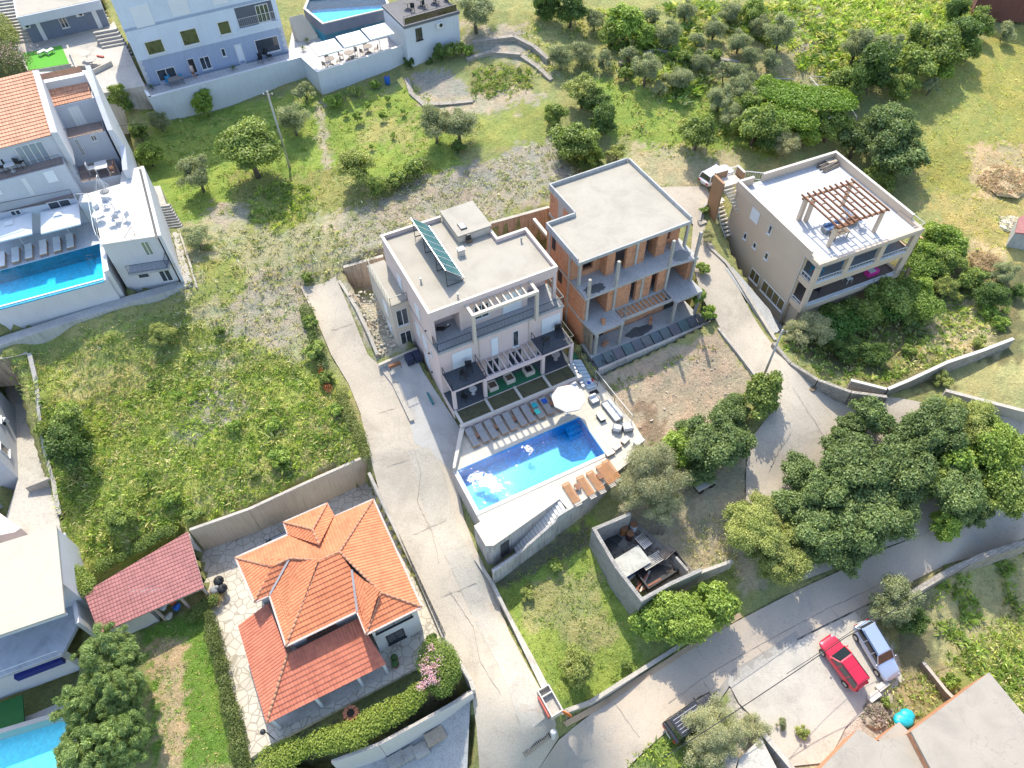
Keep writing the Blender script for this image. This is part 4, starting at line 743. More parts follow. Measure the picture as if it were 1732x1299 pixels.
for u0, u1 in ((1.3, 3.2), (4.6, 6.6), (8.2, 10.2)):
    win(h, B_, 'v', 3.0, u0, u1, 5.85, 7.8, n=2, sill=False); win(h, B_, 'v', 3.0, u0, u1, 3.0, 5.0, n=2, sill=False)
# left side windows
shutter(h, B_, 'u', .09, 8.5, 9.7, 6.55, 7.9); win(h, B_, 'u', .09, 6.5, 6.95, 6.8, 7.8); win(h, B_, 'u', .09, 9.3, 9.75, 4.0, 4.75); win(h, B_, 'u', .09, 7.7, 8.2, 4.1, 4.75); win(h, B_, 'u', .09, 5.85, 6.35, 4.15, 4.95)
win(h, B_, 'u', .09, 5.98, 7.4, .72, 2.0, n=2, gl=glassm('amber_glass', (.16, .12, .06))); win(h, B_, 'u', .09, 2.0, 5.45, .68, 2.05, n=4, gl=glassm('amber_glass2', (.2, .15, .07)))
MB().tube([B_.w(0, 1.8, 7.9), B_.w(0, 1.8, -.6)], .07, 7).sphere(B_.w(0, 1.8, 8.0), .11, 7, 4).build('downpipe', CAP, h); MB().tube([B_.w(0.02, 12.3, 8), B_.w(.02, 12.3, -.8)], .05, 6).build('downpipe', CAP, h)
MB().box(B_, -1.5, .08, .5, 12.5, -1.3, -.6).build('side_path', stained('side_path', (.25, .27, .30), .6, streak=0, scale=.8), h)
# rear outside stairs
st = thing('outside_stairs', 'pale stone flights of stairs with grey rails climbing to the beige roof terrace', 'stairs', B_.w(0, 13.5, 5)); mb = MB(); STP = stained('step_cream', (.62, .55, .46), .9, streak=0)
mb.box(B_, -1.1, 1.2, 13.2, 14.5, 7.85, 8.08)
for i in range(10): mb.box(B_, -.95+i*.13, .25+i*.11, 13.1-i*.22-.18, 13.1-i*.22, 7.6-i*.25, 7.82-i*.25)
mb.box(B_, .0, 1.3, 10.6, 10.95, 5.1, 5.3) if False else None
mb.build('upper_flight', STP, st, ang=B_.deg); mb = MB()
for i in range(9): mb.box(B_, -.7+i*.02, .15+i*.02, 14.1-i*.3-.22, 14.1-i*.3, 5.2-i*.28, 5.38-i*.28)
mb.box(B_, -.7, .5, 14.1, 14.9, 5.2, 5.4); mb.build('step', STP, st, ang=B_.deg)
mb = MB(); mb.box(B_, -1.35, -1.12, 12.9, 14.5, 3.6, 8.75).box(B_, -1.1, .3, 14.52, 14.75, 7.0, 8.8).box(B_, 1.35, 1.55, 13.4, 14.6, 7.0, 8.9); mb.build('side_wall', BROWN, st, ang=B_.deg)
MB().box(B_, 1.33, 1.57, 13.38, 14.62, 8.901, 8.95).box(B_, -1.12, .32, 14.5, 14.77, 8.801, 8.85).build('coping', CAP, st)
railing(st, [B_.w(-1.2, 13.2, 5.4), B_.w(-1.15, 12.2, 3.6), B_.w(-1.1, 10.8, 2.4)], 1.0, mat=GR, bal=.35); railing(st, [B_.w(.5, 12.9, 7.9), B_.w(1.2, 11.0, 5.4)], .9, mat=GR, bal=.4); railing(st, [B_.w(.3, 14.5, 8.1), B_.w(1.3, 14.5, 8.1)], .9, mat=GR, bal=.2); railing(st, [B_.w(1.6, 13.4, 8.1), B_.w(2.9, 12.5, 8.1)], .9, mat=GR, bal=.2)
wallp('planter_wall', 'curved cream kerb wall round the bushes beside the outside stairs', [(1198,338,5.5),(1184,352,5.1),(1180,372,4.6),(1184,380,4.3),(1196,375,4.3)], .25, PINKC)
wallp('kerb_wall', 'stone edged kerb between the lane and the sunken path beside the beige house', [(1196,415,3.4),(1228,445,2.8),(1252,482,2.2),(1285,535,1.6),(1310,575,1.2)], .25, CONC)
# roof pergola
p = thing('roof_pergola', 'brown timber pergola on four beige posts on the beige roof terrace', 'pergola', B_.w(5, 4, 8.12)); PST = BG
for a in ((2.35, 2.75, 5.95, 6.25), (2.85, 3.15, 5.5, 5.85), (7.5, 7.78, 1.7, 1.98), (2.45, 2.73, 1.8, 2.08), (7.5, 7.78, 6.0, 6.28)): MB().box(B_, *a, 8.12, 10.55).build('post', PST, p, ang=B_.deg)
g = MB(); g.box(B_, 2.2, 8.1, 1.75, 1.9, 10.4, 10.58).box(B_, 2.2, 8.1, 6.15, 6.3, 10.4, 10.58); g.build('beam', WOOD, p)
for i in range(10): u = 2.3+i*.62; MB().box(B_, u, u+.1, 1.5, 6.6, 10.585, 10.75).build('rafter', WOOD, p)
g = MB()
for i in range(9):
    for v in ((2.9+.9*(i % 2)), 4.7+.6*((i+1) % 2)): u = 2.42+i*.62; g.box(B_, u, u+.48, v, v+.08, 10.6, 10.7)
g.box(B_, 2.4, 4.2, 1.55, 1.75, 10.4, 10.55); g.build('noggin', WOOD, p)
t = thing('timber_stack', 'stack of weathered dark planks in the rear corner of the beige roof terrace', 'planks', B_.w(10.2, 11.5, 8.12)); OLDW = stained('old_plank', (.20, .17, .14), .6, streak=.4, scale=2)
for i in range(10): g = MB(); g.bar(B_.w(9.3+random.uniform(-.2, .3), 10.9+i*.12, 8.2+.07*(i % 4)), B_.w(11.2+random.uniform(-.3, .2), 11.2+i*.11, 8.25+.08*(i % 4)), .14, .06); g.build('plank', OLDW, t)
MB().box(B_, 10.3, 11.4, 11.6, 12.2, 8.45, 8.5).build('board', stained('board', (.42, .36, .28), .8), t)
# ================================================================== ORANGE HOUSE
TILE = tilem('orange_tile', (.64, .215, .095), (.80, .74, .72)); RIDGE = stained('ridge_tile', (.60, .29, .17), .8, streak=.4, scale=3, fine=.3); CREAMF = stained('fascia', (.52, .42, .37), .85)
h = thing('orange_roof_house', 'white house with bright orange hipped tile roofs beside the driveway', 'house', O_.w(-1, 4, -3.4)); WPL = stained('white_plaster', (.56, .55, .53), .95, streak=.03)
ZE = 1.62
out = [(0, 0), (4.2, 0), (4.25, 9.8), (.9, 9.8), (.9, 11.17), (-2.6, 11.17), (-2.6, 10.0), (-6.65, 10.0), (-6.3, 5.95), (-5.2, 5.95), (-5.2, 1.83), (0, 1.83)]
wl_ = [(.35, .35), (3.85, .35), (3.9, 9.45), (.55, 9.45), (.55, 10.8), (-2.3, 10.8), (-2.3, 9.65), (-6.2, 9.65), (-5.95, 6.3), (-4.85, 6.3), (-4.85, 2.18), (.35, 2.18)]
MB().prism([O_.w(u, v, 0)[:2] for u, v in wl_], -3.6, ZE-.05).build('wall', WPL, h, ang=O_.deg)
MB().prism([O_.w(u, v, 0)[:2] for u, v in out], ZE-.16, ZE-.01).build('eaves', CREAMF, h, ang=O_.deg)
def clip(poly, n, d, keep):
    r_ = []
    for i in range(len(poly)):
        a, b = poly[i], poly[(i+1) % len(poly)]; da = (a.dot(n)-d)*keep; db = (b.dot(n)-d)*keep
        if da >= 0: r_.append(a)
        if da*db < 0: r_.append(a+(b-a)*(da/(da-db)))
    return r_
def tiled(mb, pts, row=.36, lift=.055):
    P = [Vector(p) for p in pts]; n = (P[1]-P[0]).cross(P[2]-P[0]).normalized()
    if n.z < 0: P.reverse(); n = -n
    up = (Vector((0, 0, 1))-n*n.z).normalized(); lo = min(p.dot(up) for p in P); hi = max(p.dot(up) for p in P); k = 0
    while lo+k*row < hi-1e-4:
        s0, s1 = lo+k*row, lo+(k+1)*row; q = clip(clip(P, up, s0, 1), up, s1, -1); k += 1
        if len(q) < 3: continue
        top = [p+n*(.012+lift*max(0, (s1-p.dot(up))/row)) for p in q]; mb.face(top)
        lowp = [(p, t) for p, t in zip(q, top) if abs(p.dot(up)-s0) < 1e-4]
        if len(lowp) == 2: (a, ta), (b, tb) = lowp; mb.face([a-n*.02, b-n*.02, tb, ta] if (b-a).cross(n).dot(up) > 0 else [b-n*.02, a-n*.02, ta, tb])
    return mb
def rf(faces, name, mat, par, z=None, row=.36, lift=.055):
    mb = MB()
    for f_ in faces: tiled(mb, f_, row, lift)
    return mb.build(name, mat, par)
o_ = lambda u, v, z: O_.w(u, v, z)
zr = 3.05
R1, R2, R3, R4, R5 = (-4.3, 7.5, 2.45), (-2.95, 7.35, 2.85), (-1.05, 6.0, 3.15), (.45, 5.95, zr+.15), (2.0, 1.95, 2.5)
E_ = [(u, v, ZE) for u, v in out]
V1 = (-2.6, 10.0, ZE)
faces = [[(-6.65, 10.0, ZE), (4.25, 9.8, ZE), R4, R3, R2, R1], [(4.25, 9.8, ZE), (4.2, 0, ZE), R5, R4], [(4.2, 0, ZE), (0, 0, ZE), R5], [(0, 0, ZE), (0, 1.83, ZE), (.75, 4.4, 2.75), R5], [(0, 1.83, ZE), (-5.2, 1.83, ZE), R3, R4, (.75, 4.4, 2.75)],
         [(-5.2, 1.83, ZE), (-5.2, 5.95, ZE), R2, R3], [(-5.2, 5.95, ZE), (-6.3, 5.95, ZE), R1, R2], [(-6.3, 5.95, ZE), (-6.65, 10, ZE), R1]]
def planar(f):
    "split a slightly warped roof face into fans from its eave"
    f = [Vector(o_(*p)) for p in f]
    if len(f) == 3: return [f]
    c = f[0]; e = f[1]; n = None
    # project onto the best plane through the eave edge
    mid = sum(f[2:], Vector())/(len(f)-2); n = (e-c).cross(mid-c).normalized()
    return [[c, e]+[p-Vector((0, 0, (p-c).dot(n)/n.z)) for p in f[2:]]]
F_ = [q for f in faces for q in planar(f)]
roof = rf(F_, 'roof', TILE, h)
un = MB()
for f in faces:
    q = [Vector(o_(*p))-Vector((0, 0, .035)) for p in f]
    for i in range(1, len(q)-1): un.face([q[0], q[i], q[i+1]])
un.build('underlay', TILE, roof)
dz = 2.95
D = [[(-2.6, 11.17, ZE), (.9, 11.17, ZE), (-.75, 8.75, dz)], [(.9, 11.17, ZE), (1.05, 9.9, ZE+.08), (-.7, 7.3, dz-.02), (-.75, 8.75, dz)], [(-2.6, 11.17, ZE), (-.75, 8.75, dz), (-.7, 7.3, dz-.02), (-2.6, 10.0, ZE+.08)]]
rf([q for f in D for q in planar(f)], 'dormer_roof', TILE, h)
def ridge(par, a, b, mat=None, r=.085, nm='ridge', fr=None, off=.05):
    fr = fr or O_; a = Vector(fr.w(*a)); b = Vector(fr.w(*b)); L = (b-a).length; n = max(2, int(L/.36)); mb = MB()
    for i in range(n):
        p = a+(b-a)*(i/n); q = a+(b-a)*((i+1)/n)-(b-a).normalized()*.0; up = Vector((0, 0, off)); mb.tube([p+up, q+up], [r*1.25, r*.95], 7)
    return mb.build(nm, mat or RIDGE, par, smooth=True)
for a, b in (((-6.65, 10, ZE), R1), (R1, R2), (R2, R3), (R3, R4), (R4, (4.25, 9.8, ZE)), (R4, R5), (R5, (4.2, 0, ZE)), (R5, (0, 0, ZE)), (R3, (-5.2, 1.83, ZE)), (R1, (-6.3, 5.95, ZE)), ((-2.6, 11.17, ZE), (-.75, 8.75, dz)), ((.9, 11.17, ZE), (-.75, 8.75, dz)), ((-.75, 8.75, dz), (-.7, 7.3, dz))): ridge(roof, a, b)
g = MB(); VAL = solid('valley_lead', (.33, .31, .31), .5, .1)
for a, b in (((0, 1.83, ZE), (.75, 4.4, 2.8)), ((-5.2, 5.95, ZE), R2)): g.bar(Vector(o_(*a))+Vector((0, 0, .07)), Vector(o_(*b))+Vector((0, 0, .07)), .16, .02)
g.build('valley', VAL, roof)
g = MB(); pts = [Vector(o_(u, v, ZE+.02)) for u, v in out]
for a, b in zip(pts, pts[1:]+pts[:1]): g.bar(a, b, .16, .12)
g.build('gutter', CREAMF, h)
# lower roof
zl, zh = -.72, .55
Lf = [[(-8.2, -1.6, zl), (.45, -1.7, zl), (-.15, 1.8, zh), (-5.4, 1.75, zh)], [(-8.2, 6.0, zl), (-8.2, -1.6, zl), (-5.4, 1.75, zh), (-5.6, 6.0, zh)]]
lr_ = rf([q for f in Lf for q in planar(f)], 'lower_roof', tilem('red_orange_tile', (.55, .175, .10), (.8, .74, .74)), h); ridge(lr_, (-8.2, -1.6, zl), (-5.4, 1.75, zh))
MB().prism([O_.w(u, v, 0)[:2] for u, v in ((-8.1, -1.5), (.35, -1.6), (-.1, 1.8), (-5.3, 1.85), (-5.3, 6.0), (-8.1, 6.0))], zl-.12, zl-.02).build('eaves', CREAMF, h, ang=O_.deg)
MB().box(O_, -7.3, -.3, -.2, 2.2, -3.6, zl-.13).box(O_, -7.3, -4.9, 2.2, 6.0, -3.6, zl-.13).build('ground_storey', WPL, h, ang=O_.deg)
for u in (-8.0, -4.9, -1.8, .15): MB().box(O_, u, u+.2, -1.45, -1.25, -3.4, zl-.12).build('porch_post', WHITE, h)
MB().box(O_, -8.1, .3, -1.5, -.2, -3.44, -3.38).build('porch_floor', CONC, h)
win(h, O_, 'v', 2.18, -3.9, -1.7, .35, 1.1, n=3, frm=WOOD); win(h, O_, 'v', .35, 1.1, 2.5, -2.9, -1.2, n=2, frm=DKMET); win(h, O_, 'v', .35, .6, 3.4, .1, 1.0, n=2, frm=DKMET, gl=solid('awning_grey', (.2, .22, .24), .8))
for u in (-6.6, -4.2, -2.4): win(h, O_, 'v', -.2, u, u+1.0, -3.2, -1.4)
win(h, O_, 'u', 3.9, 2, 3, -1, .5, out=1); win(h, O_, 'u', 3.9, 6, 7, -1, .5, out=1)
# yard paving and walls
yd = MB(); yp = [(-9.9, 15.2), (5.0, 14.95), (4.95, 9.8), (4.9, -.6), (4.95, -2.0), (-9.0, -2.1), (-10.3, -2.3), (-10.35, 11.4)]
yd.prism([O_.w(u, v, 0)[:2] for u, v in yp], -3.9, -3.42); struct(yd.build('crazy_paving', paving('crazy_paving', (.50, .46, .39), (.62, .6, .56))))
wallp('retaining_wall', 'long tan streaked retaining wall between the weedy field and the orange roofed house', [(320,893,.05),(420,858,.1),(520,812,.12),(619,768,.1)], -.3, stained('tan_wall', (.52, .42, .31), .93, streak=.14, scale=.5), depth=4)
wallp('fence_wall', 'low white wall with timber fence boards between the orange roofed house and the driveway', [(622,800,-2.7),(655,870,-2.8),(700,965,-2.9),(748,1078,-2.95)], .2, WPL)
f = thing('board_fence', 'weathered board fence along the driveway beside the orange roofed house', 'fence', O_.w(5.3, 5, -2.8)); g = MB(); a, b = A(628,812,-2.7), A(752,1078,-2.9); n = 34
for i in range(n): p = Vector(a+(b-a)*i/n)+Vector((.1, .05, 0)); q = Vector(a+(b-a)*(i+.8)/n)+Vector((.1, .05, 0)); g.mesh([p, q, q+Vector((0, 0, .85)), p+Vector((0, 0, .85)), p+Vector((.03, .02, 0)), q+Vector((.03, .02, 0)), q+Vector((.03, .02, .85)), p+Vector((.03, .02, .85))], [(0, 1, 2, 3), (7, 6, 5, 4), (3, 2, 6, 7), (0, 3, 7, 4), (1, 5, 6, 2)])
g.build('boards', stained('grey_boards', (.30, .25, .19), .7, streak=.5, scale=3), f)
w = wallp('garden_wall', 'smooth white retaining wall below the vine hedge at the end of the orange house garden', [(560,1285,-3.35),(640,1255,-3.3),(720,1212,-3.3),(798,1168,-3.3),(793,1152,-3.3),(752,1085,-3.2)], -.25, WPL, depth=3.4)
# red shed
sh = thing('red_roof_shed', 'open shed with a dusty red tiled roof in the corner of the orange house yard', 'shed', tuple(A(240, 1000, -1.5))); RTI = tilem('red_tile', (.37, .15, .14), (.78, .76, .78)); 
ra, rb, rc, rd = [Vector(A(x, y, z)) for x, y, z in ((142,1003,-.45), (318,899,-.45), (345,994,-1.15), (168,1072,-1.15))]
roof = rf([[rd, rc, rb, ra]], 'roof', RTI, sh, row=.3, lift=.035); MB().mesh([p-Vector((0, 0, .03)) for p in (ra, rb, rc, rd)]+[p-Vector((0, 0, .14)) for p in (ra, rb, rc, rd)], [(0, 1, 2, 3), (7, 6, 5, 4), (0, 4, 5, 1), (1, 5, 6, 2), (2, 6, 7, 3), (3, 7, 4, 0)]).build('roof_edge', CREAMF, sh)
wb = MB().prism([tuple((ra+(rb-ra)*.02)[:2]), tuple((rb)[:2]), tuple((rb+(rc-rb)*.1)[:2]), tuple((ra+(rd-ra)*.1)[:2])], -3.9, -.75); wb.prism([tuple((ra)[:2]), tuple((ra+(rd-ra)*.9)[:2]), tuple((ra+(rd-ra)*.9+(rc-rd)*.45)[:2]), tuple((ra+(rb-ra)*.45)[:2])], -3.9, -1.3); wb.build('wall', WPL, sh)
for k in (.5, .75, .97): p = rd+(rc-rd)*k; MB().lbox(p.x-.08, p.x+.08, p.y+.1, p.y+.26, -3.9, -1.3).build('post', CREAMF, sh)
# ================================================================== LEFT TERRACED HOUSE
def onv(fr, px, py, v0):
    d = ray(px, py); t = (v0+fr.o@fr.v)/(d[:2]@fr.v); q = d*t; return float((q[:2]-fr.o)@fr.u), float(q[2]+H)
def frame(pa, pb, z):
    a = A(*pa, z); b = A(*pb, z); return Fr(a[0], a[1], math.degrees(math.atan2(b[1]-a[1], b[0]-a[0]))), float(np.linalg.norm(b-a))
def pwin(par, fr, p0, p1, v=0.0, fn=win, **k):
    u0, z0 = onv(fr, *p0, v); u1, z1 = onv(fr, *p1, v); return fn(par, fr, 'v', v, u0, u1, min(z0, z1), max(z0, z1), **k)
BLW = stained('pale_blue_plaster', (.50, .52, .56), .95, streak=.03); WH2 = stained('bright_plaster', (.56, .56, .57), .95, streak=.04); BRT = stained('brown_terrace', (.33, .26, .23), .85, streak=0, lines=(.4, .4, .012)); CYT = mosaic('cyan_mosaic', (.02, .55, .78), .12, .15); OLDT = tilem('faded_tile', (.66, .33, .20), (.8, .78, .78), .26)
h = thing('terraced_house', 'white stepped apartment house with orange tiled roofs above the left pool', 'house', tuple(A(60, 280, 8)))
mb = MB()
B1 = [(-70, 265), (91.5, 226), (62, 120), (-70, 152)]; B1b = [(-70, 325), (109, 278), (91, 205), (-70, 240)]; B1c = [(-70, 375), (127, 335), (100, 250), (-70, 290)]
B2 = [(82.6, 181.3), (158.8, 163.5), (146, 116.5), (62, 120)]; B2b = [(105, 237), (178, 221.5), (158.8, 160), (80, 180)]; B2c = [(136, 309), (204, 296), (186, 250), (110, 258)]
for p, z, k in ((B1, 16.0, 0), (B1b, 13.78, .01), (B1c, 10.88, .02), (B2, 16.1, .03), (B2b, 13.77, .04), (B2c, 10.86, .05)): mb.prism(PX(p, z), 4.5+k, z-.12 if z > 15 else z-.02)
mb.build('wall', BLW, h, ang=22)
fb = MB().prism(PX([(-70, 323), (108, 277), (100, 250), (-70, 290)], 13.78), 13.77, 13.80).build('balcony_floor', BRT, h, ang=22)
MB().prism(PX([(-70, 374), (126, 335), (118, 314), (-70, 356)], 10.88), 10.87, 10.9).build('balcony_floor', BRT, h, ang=22)
MB().prism(PX([(106, 236.5), (177, 221), (171, 205), (98, 220)], 13.77), 13.76, 13.79).build('balcony_floor', BRT, h, ang=22)
MB().prism(PX([(137, 308), (203, 295), (186, 250), (118, 258)], 10.86), 10.85, 10.885).build('patio_floor', BRT, h, ang=22)
e = [Vector(A(x, y, z)) for x, y, z in ((-70, 270, 15.95), (92, 227, 15.95), (60, 118, 18.2), (-70, 150, 18.2))]; rf([e], 'roof', OLDT, h, row=.4, lift=.05)
e = [Vector(A(x, y, z)) for x, y, z in ((82, 182.5, 16.0), (156, 165, 16.0), (145, 132, 17.0), (71, 147, 17.0))]; rf([e], 'roof', OLDT, h, row=.4, lift=.05)
e = [Vector(A(x, y, z)) for x, y, z in ((72, 135, 18.0), (140, 121.5, 18.0), (135, 112, 18.5), (67, 125, 18.5))]; rf([e], 'roof', OLDT, h, row=.4, lift=.05)
mb = MB(); mb.prism(PX([(71, 147), (145, 132), (143, 124), (69, 138)], 17.2), 15.5, 17.5)
for pts in ([(60, 119, 18.5), (91, 224, 16.3)],): 
    a, b = [Vector(A(*q)) for q in pts]; mb.prism([(a.x-.3, a.y), (a.x+.3, a.y), (b.x+.3, b.y), (b.x-.3, b.y)], 13, [a.z, a.z, b.z, b.z])
S_ = [(143.5, 111, 17.9), (160, 163.5, 16.4), (181.6, 220.7, 14.6), (203, 248, 13.0), (207, 288, 11.9)]
for a, b in zip(S_[:-1], S_[1:]):
    a, b = A(*a), A(*b); mb.prism([(a[0], a[1]), (a[0]+.45, a[1]+.1), (b[0]+.45, b[1]+.1), (b[0], b[1])], 5, [a[2], a[2], b[2], b[2]])
mb.build('side_wall', WH2, h, ang=22)
f1, w1_ = frame((-70, 265), (91.5, 226), 16.0); f1b, _ = frame((-70, 325), (109, 278), 13.78); f1c, _ = frame((-70, 375), (127, 335), 10.88); f2, _ = frame((82.6, 181.3), (158.8, 163.5), 16.1); f2b, _ = frame((105, 237), (178, 221.5), 13.77)
pwin(h, f1, (22, 249), (92, 275), n=4, frm=WHITE, gl=glassm('curtain_glass', (.25, .3, .36)), nm='glazed_door', sill=False)
pwin(h, f1b, (34, 302), (60, 328), n=2, nm='door', sill=False, gl=SHUT); pwin(h, f1b, (72, 292), (100, 305), fn=shutter); pwin(h, f1b, (-10, 316), (5, 328), fn=shutter)
pwin(h, f1c, (78, 343), (124, 349), n=2); pwin(h, f1c, (15, 357), (38, 362), n=2)
pwin(h, f2, (113, 182), (150, 212), n=3, nm='door', sill=False, gl=SHUT); pwin(h, f2b, (124, 235), (146, 262), n=2, nm='door', sill=False); pwin(h, f2b, (151, 229), (166, 237), n=2)
def prail(par, pts, z, hh=.95, mat=None, bal=.14): return railing(par, [A(x, y, z) for x, y in pts], hh, mat=mat or DKMET, bal=bal, t=.022)
prail(h, [(-70, 323), (107, 277)], 13.8); prail(h, [(-70, 374), (126, 335)], 10.9); prail(h, [(106, 236), (177, 221)], 13.79); prail(h, [(137, 308), (203, 295)], 10.9)
def acunit(px, py, z, label, ang=22, s=1.0):
    p = A(px, py, z); o = thing('air_conditioner', label, 'air conditioner', tuple(p), math.radians(ang)); MB().lbox(-.42*s, .42*s, -.3, 0, -.3, .3).build('casing', WHITE, o, local=True, bevel=.02)
    MB().tube([(-.12, -.3, 0), (-.12, -.33, 0)], .22, 12).build('fan', DKMET, o, local=True); return o
acunit(89, 186, 15.2, 'white air conditioner box on the side of the left tiled roof, above the balcony', 80)
# white roof terrace block and outer stairs
h2 = thing('terrace_annex', 'bright white annex with sun terrace on its roof beside the left swimming pool', 'house', tuple(A(215, 350, 8)))
T1 = [(171.9, 413.7), (264.6, 399.7), (238, 281.6), (205, 290.5), (203.7, 310.8), (135, 331), (132.5, 342.6), (155.4, 341.3)]
MB().prism(PX(T1, 10.9), 4.6, 10.8).build('wall', WH2, h2, ang=22); MB().prism(PX(T1, 10.9), 10.805, 10.9).build('roof_terrace', WHITEST, h2)
a, b = A(238, 281.6, 11.2), A(267, 399, 11.2); mb = MB().prism([(a[0], a[1]), (a[0]+.3, a[1]), (b[0]+.3, b[1]), (b[0], b[1])], 5, 11.25); mb.build('parapet', WH2, h2, ang=22); MB().prism([(a[0]-.3, a[1]), (a[0]-.05, a[1]), (b[0]-.05, b[1]), (b[0]-.3, b[1])], 10.901, 10.93).build('gutter', DKMET, h2)
fa, wa = frame((171.9, 413.7), (264.6, 399.7), 10.9)
MB().box(fa, 1.2, wa+.1, -1.2, -.001, 8.0, 8.2).build('balcony', GREYT, h2); railing(h2, [fa.w(1.3, -1.15, 8.2), fa.w(wa, -1.15, 8.2), fa.w(wa+.05, -.1, 8.2)], .95, mat=DKMET, bal=.14, t=.022)
pwin(h2, fa, (236, 409), (262, 430), n=2, nm='glazed_door', sill=False, gl=glassm('green_glass', (.16, .2, .17)))
for u, k in ((1.4, 'window'), (3.2, 'door')): win(h2, fa, 'v', 0, u, u+1.0, 5.8 if k == 'door' else 6.6, 7.6, n=2 if k == 'door' else 1, nm=k, sill=False)
g = MB(); s0 = A(229, 398, 10.9); s1 = A(196, 452, 8.0); d = s1-s0
for i in range(12): p = s0+d*(i/12); q = p+np.array([.8, .35, 0]); g.bar(tuple(p-np.array([0, 0, .1])), tuple(q-np.array([0, 0, .1])), .3, .1)
ss = g.build('outside_steps', WHITE, h2); railing(ss, [tuple(s0), tuple(s1)], .95, mat=DKMET, bal=.15, t=.022)
railing(h2, [A(132.5, 343, 10.9), A(155.4, 341.5, 10.9), A(166, 398, 10.9), A(171, 412, 10.9)], .95, mat=GR, bal=.5, t=.02)
MB().prism(PX([(171, 413), (265, 399.5), (262, 390), (168, 403)], 10.9), 10.905, 10.915).build('pale_strip', CAP, h2)
st = thing('concrete_steps', 'grey concrete steps climbing the grass slope beside the white annex', 'steps', tuple(A(285, 370, 7.5))); mb = MB()
for i in range(11):
    p = A(273+i*2.6, 349+i*4.3, 7.9-i*.17); mb.prism([(p[0]-.75, p[1]-.15), (p[0]+.75, p[1]+.12), (p[0]+.75, p[1]+.42), (p[0]-.75, p[1]+.15)], p[2]-1.2, p[2])
mb.build('step', CONC, st); MB().prism(PX([(257, 316), (271, 314), (281, 345), (266, 347)], 7.9), 6, 7.92).build('landing', CONC, st)
struct(drape([(292, 395), (302, 393), (326, 478), (312, 482)], .1).build('path', CONC)); struct(MB().prism(PX([(-90, 599), (221, 499), (300, 477), (324, 481), (225, 510), (0, 584), (-90, 611)], 5.7), 4, 5.7).build('path', CONCG))
wallp('kerb_wall', 'thin tan kerb running down the grass beside the white annex steps', [(303,394,6.6),(322,452,6.0),(332,486,5.6)], .12, CAP)
# left pool
sp2 = thing('swimming_pool', 'turquoise infinity pool on a high white wall at the left edge', 'pool', tuple(A(80, 470, 8)))
z = 8.1; rim = [(-80, 540), (181, 472.5), (169, 411.5), (-80, 479)]
a_, b_, c_, d_ = [A(x, y, z)[:2] for x, y in ((-80, 538), (175.3, 469.9), (169, 411.5), (-80, 478.8))]
mb = MB(); nrm = (c_-b_)/np.linalg.norm(c_-b_); mb.prism([tuple(a_-nrm*.35), tuple(b_-nrm*.35), tuple(b_), tuple(a_)], 4.8, 8.0)
al = (b_-a_)/np.linalg.norm(b_-a_); mb.prism([tuple(b_-nrm*.35), tuple(b_-nrm*.35+al*.35), tuple(c_+al*.35), tuple(c_)], 4.81, 8.11); mb.prism([tuple(x) for x in (a_, b_, c_, d_)], 4.9, 6.6); 
mb.build('pool_wall', WH2, sp2, ang=22)
MB().prism([tuple(a_-nrm*.12), tuple(b_-nrm*.12), tuple(b_+nrm*.02), tuple(a_+nrm*.02)], 8.001, 8.07).build('rim', WHITE, sp2)
MB().prism([tuple(a_-nrm*.36), tuple(b_-nrm*.36), tuple(b_-nrm*.12), tuple(a_-nrm*.12)], 7.9, 8.003).build('overflow_channel', mosaic('channel', (.01, .28, .45), .1), sp2)
MB().prism([tuple(a_), tuple(b_), tuple(c_), tuple(d_)], 6.61, 6.7).build('basin_floor', CYT, sp2)
MB().prism([tuple(d_), tuple(c_), tuple(c_+nrm*.1), tuple(d_+nrm*.1)], 6.6, 8.05).prism([tuple(b_-al*.06), tuple(b_), tuple(c_), tuple(c_-al*.06)], 6.7, 8.05).build('basin_wall', mosaic('cyan_wall', (.01, .38, .60), .1), sp2)
MB().face([(*p, 8.03) for p in (a_, b_, c_, d_)]).build('water', waterm('pool_water_cyan', (.62, .94, 1.0), 3, .03), sp2)
g = MB()
for k in (0, .5): p = np.array(A(168-k*6, 447, 8.1)); g.tube([tuple(p+np.array([-.3, k, 0])), tuple(p+np.array([-.3, k, .7])), tuple(p+np.array([-.9, k-.1, .7])), tuple(p+np.array([-1.0, k-.1, -.4]))], .025, 6)
g.build('ladder', RAIL, sp2)
dkp = [(-80, 478.8), (169, 411.5), (181, 472), (190, 470), (172, 410), (150, 366), (127, 342), (-80, 395)]
struct(MB().prism(PX(dkp[:2]+dkp[4:], 8.1), 4.6, 8.09).build('pool_deck', stained('grey_deck', (.55, .56, .58), .9, streak=0, lines=(.6, .6, .01)), ang=22))
MB().prism([tuple(A(x, y, 8.7)[:2]) for x, y in ((169, 419), (178, 417), (184, 457), (175, 460))], 5, 8.7).build('plant_box', WHITE, sp2)
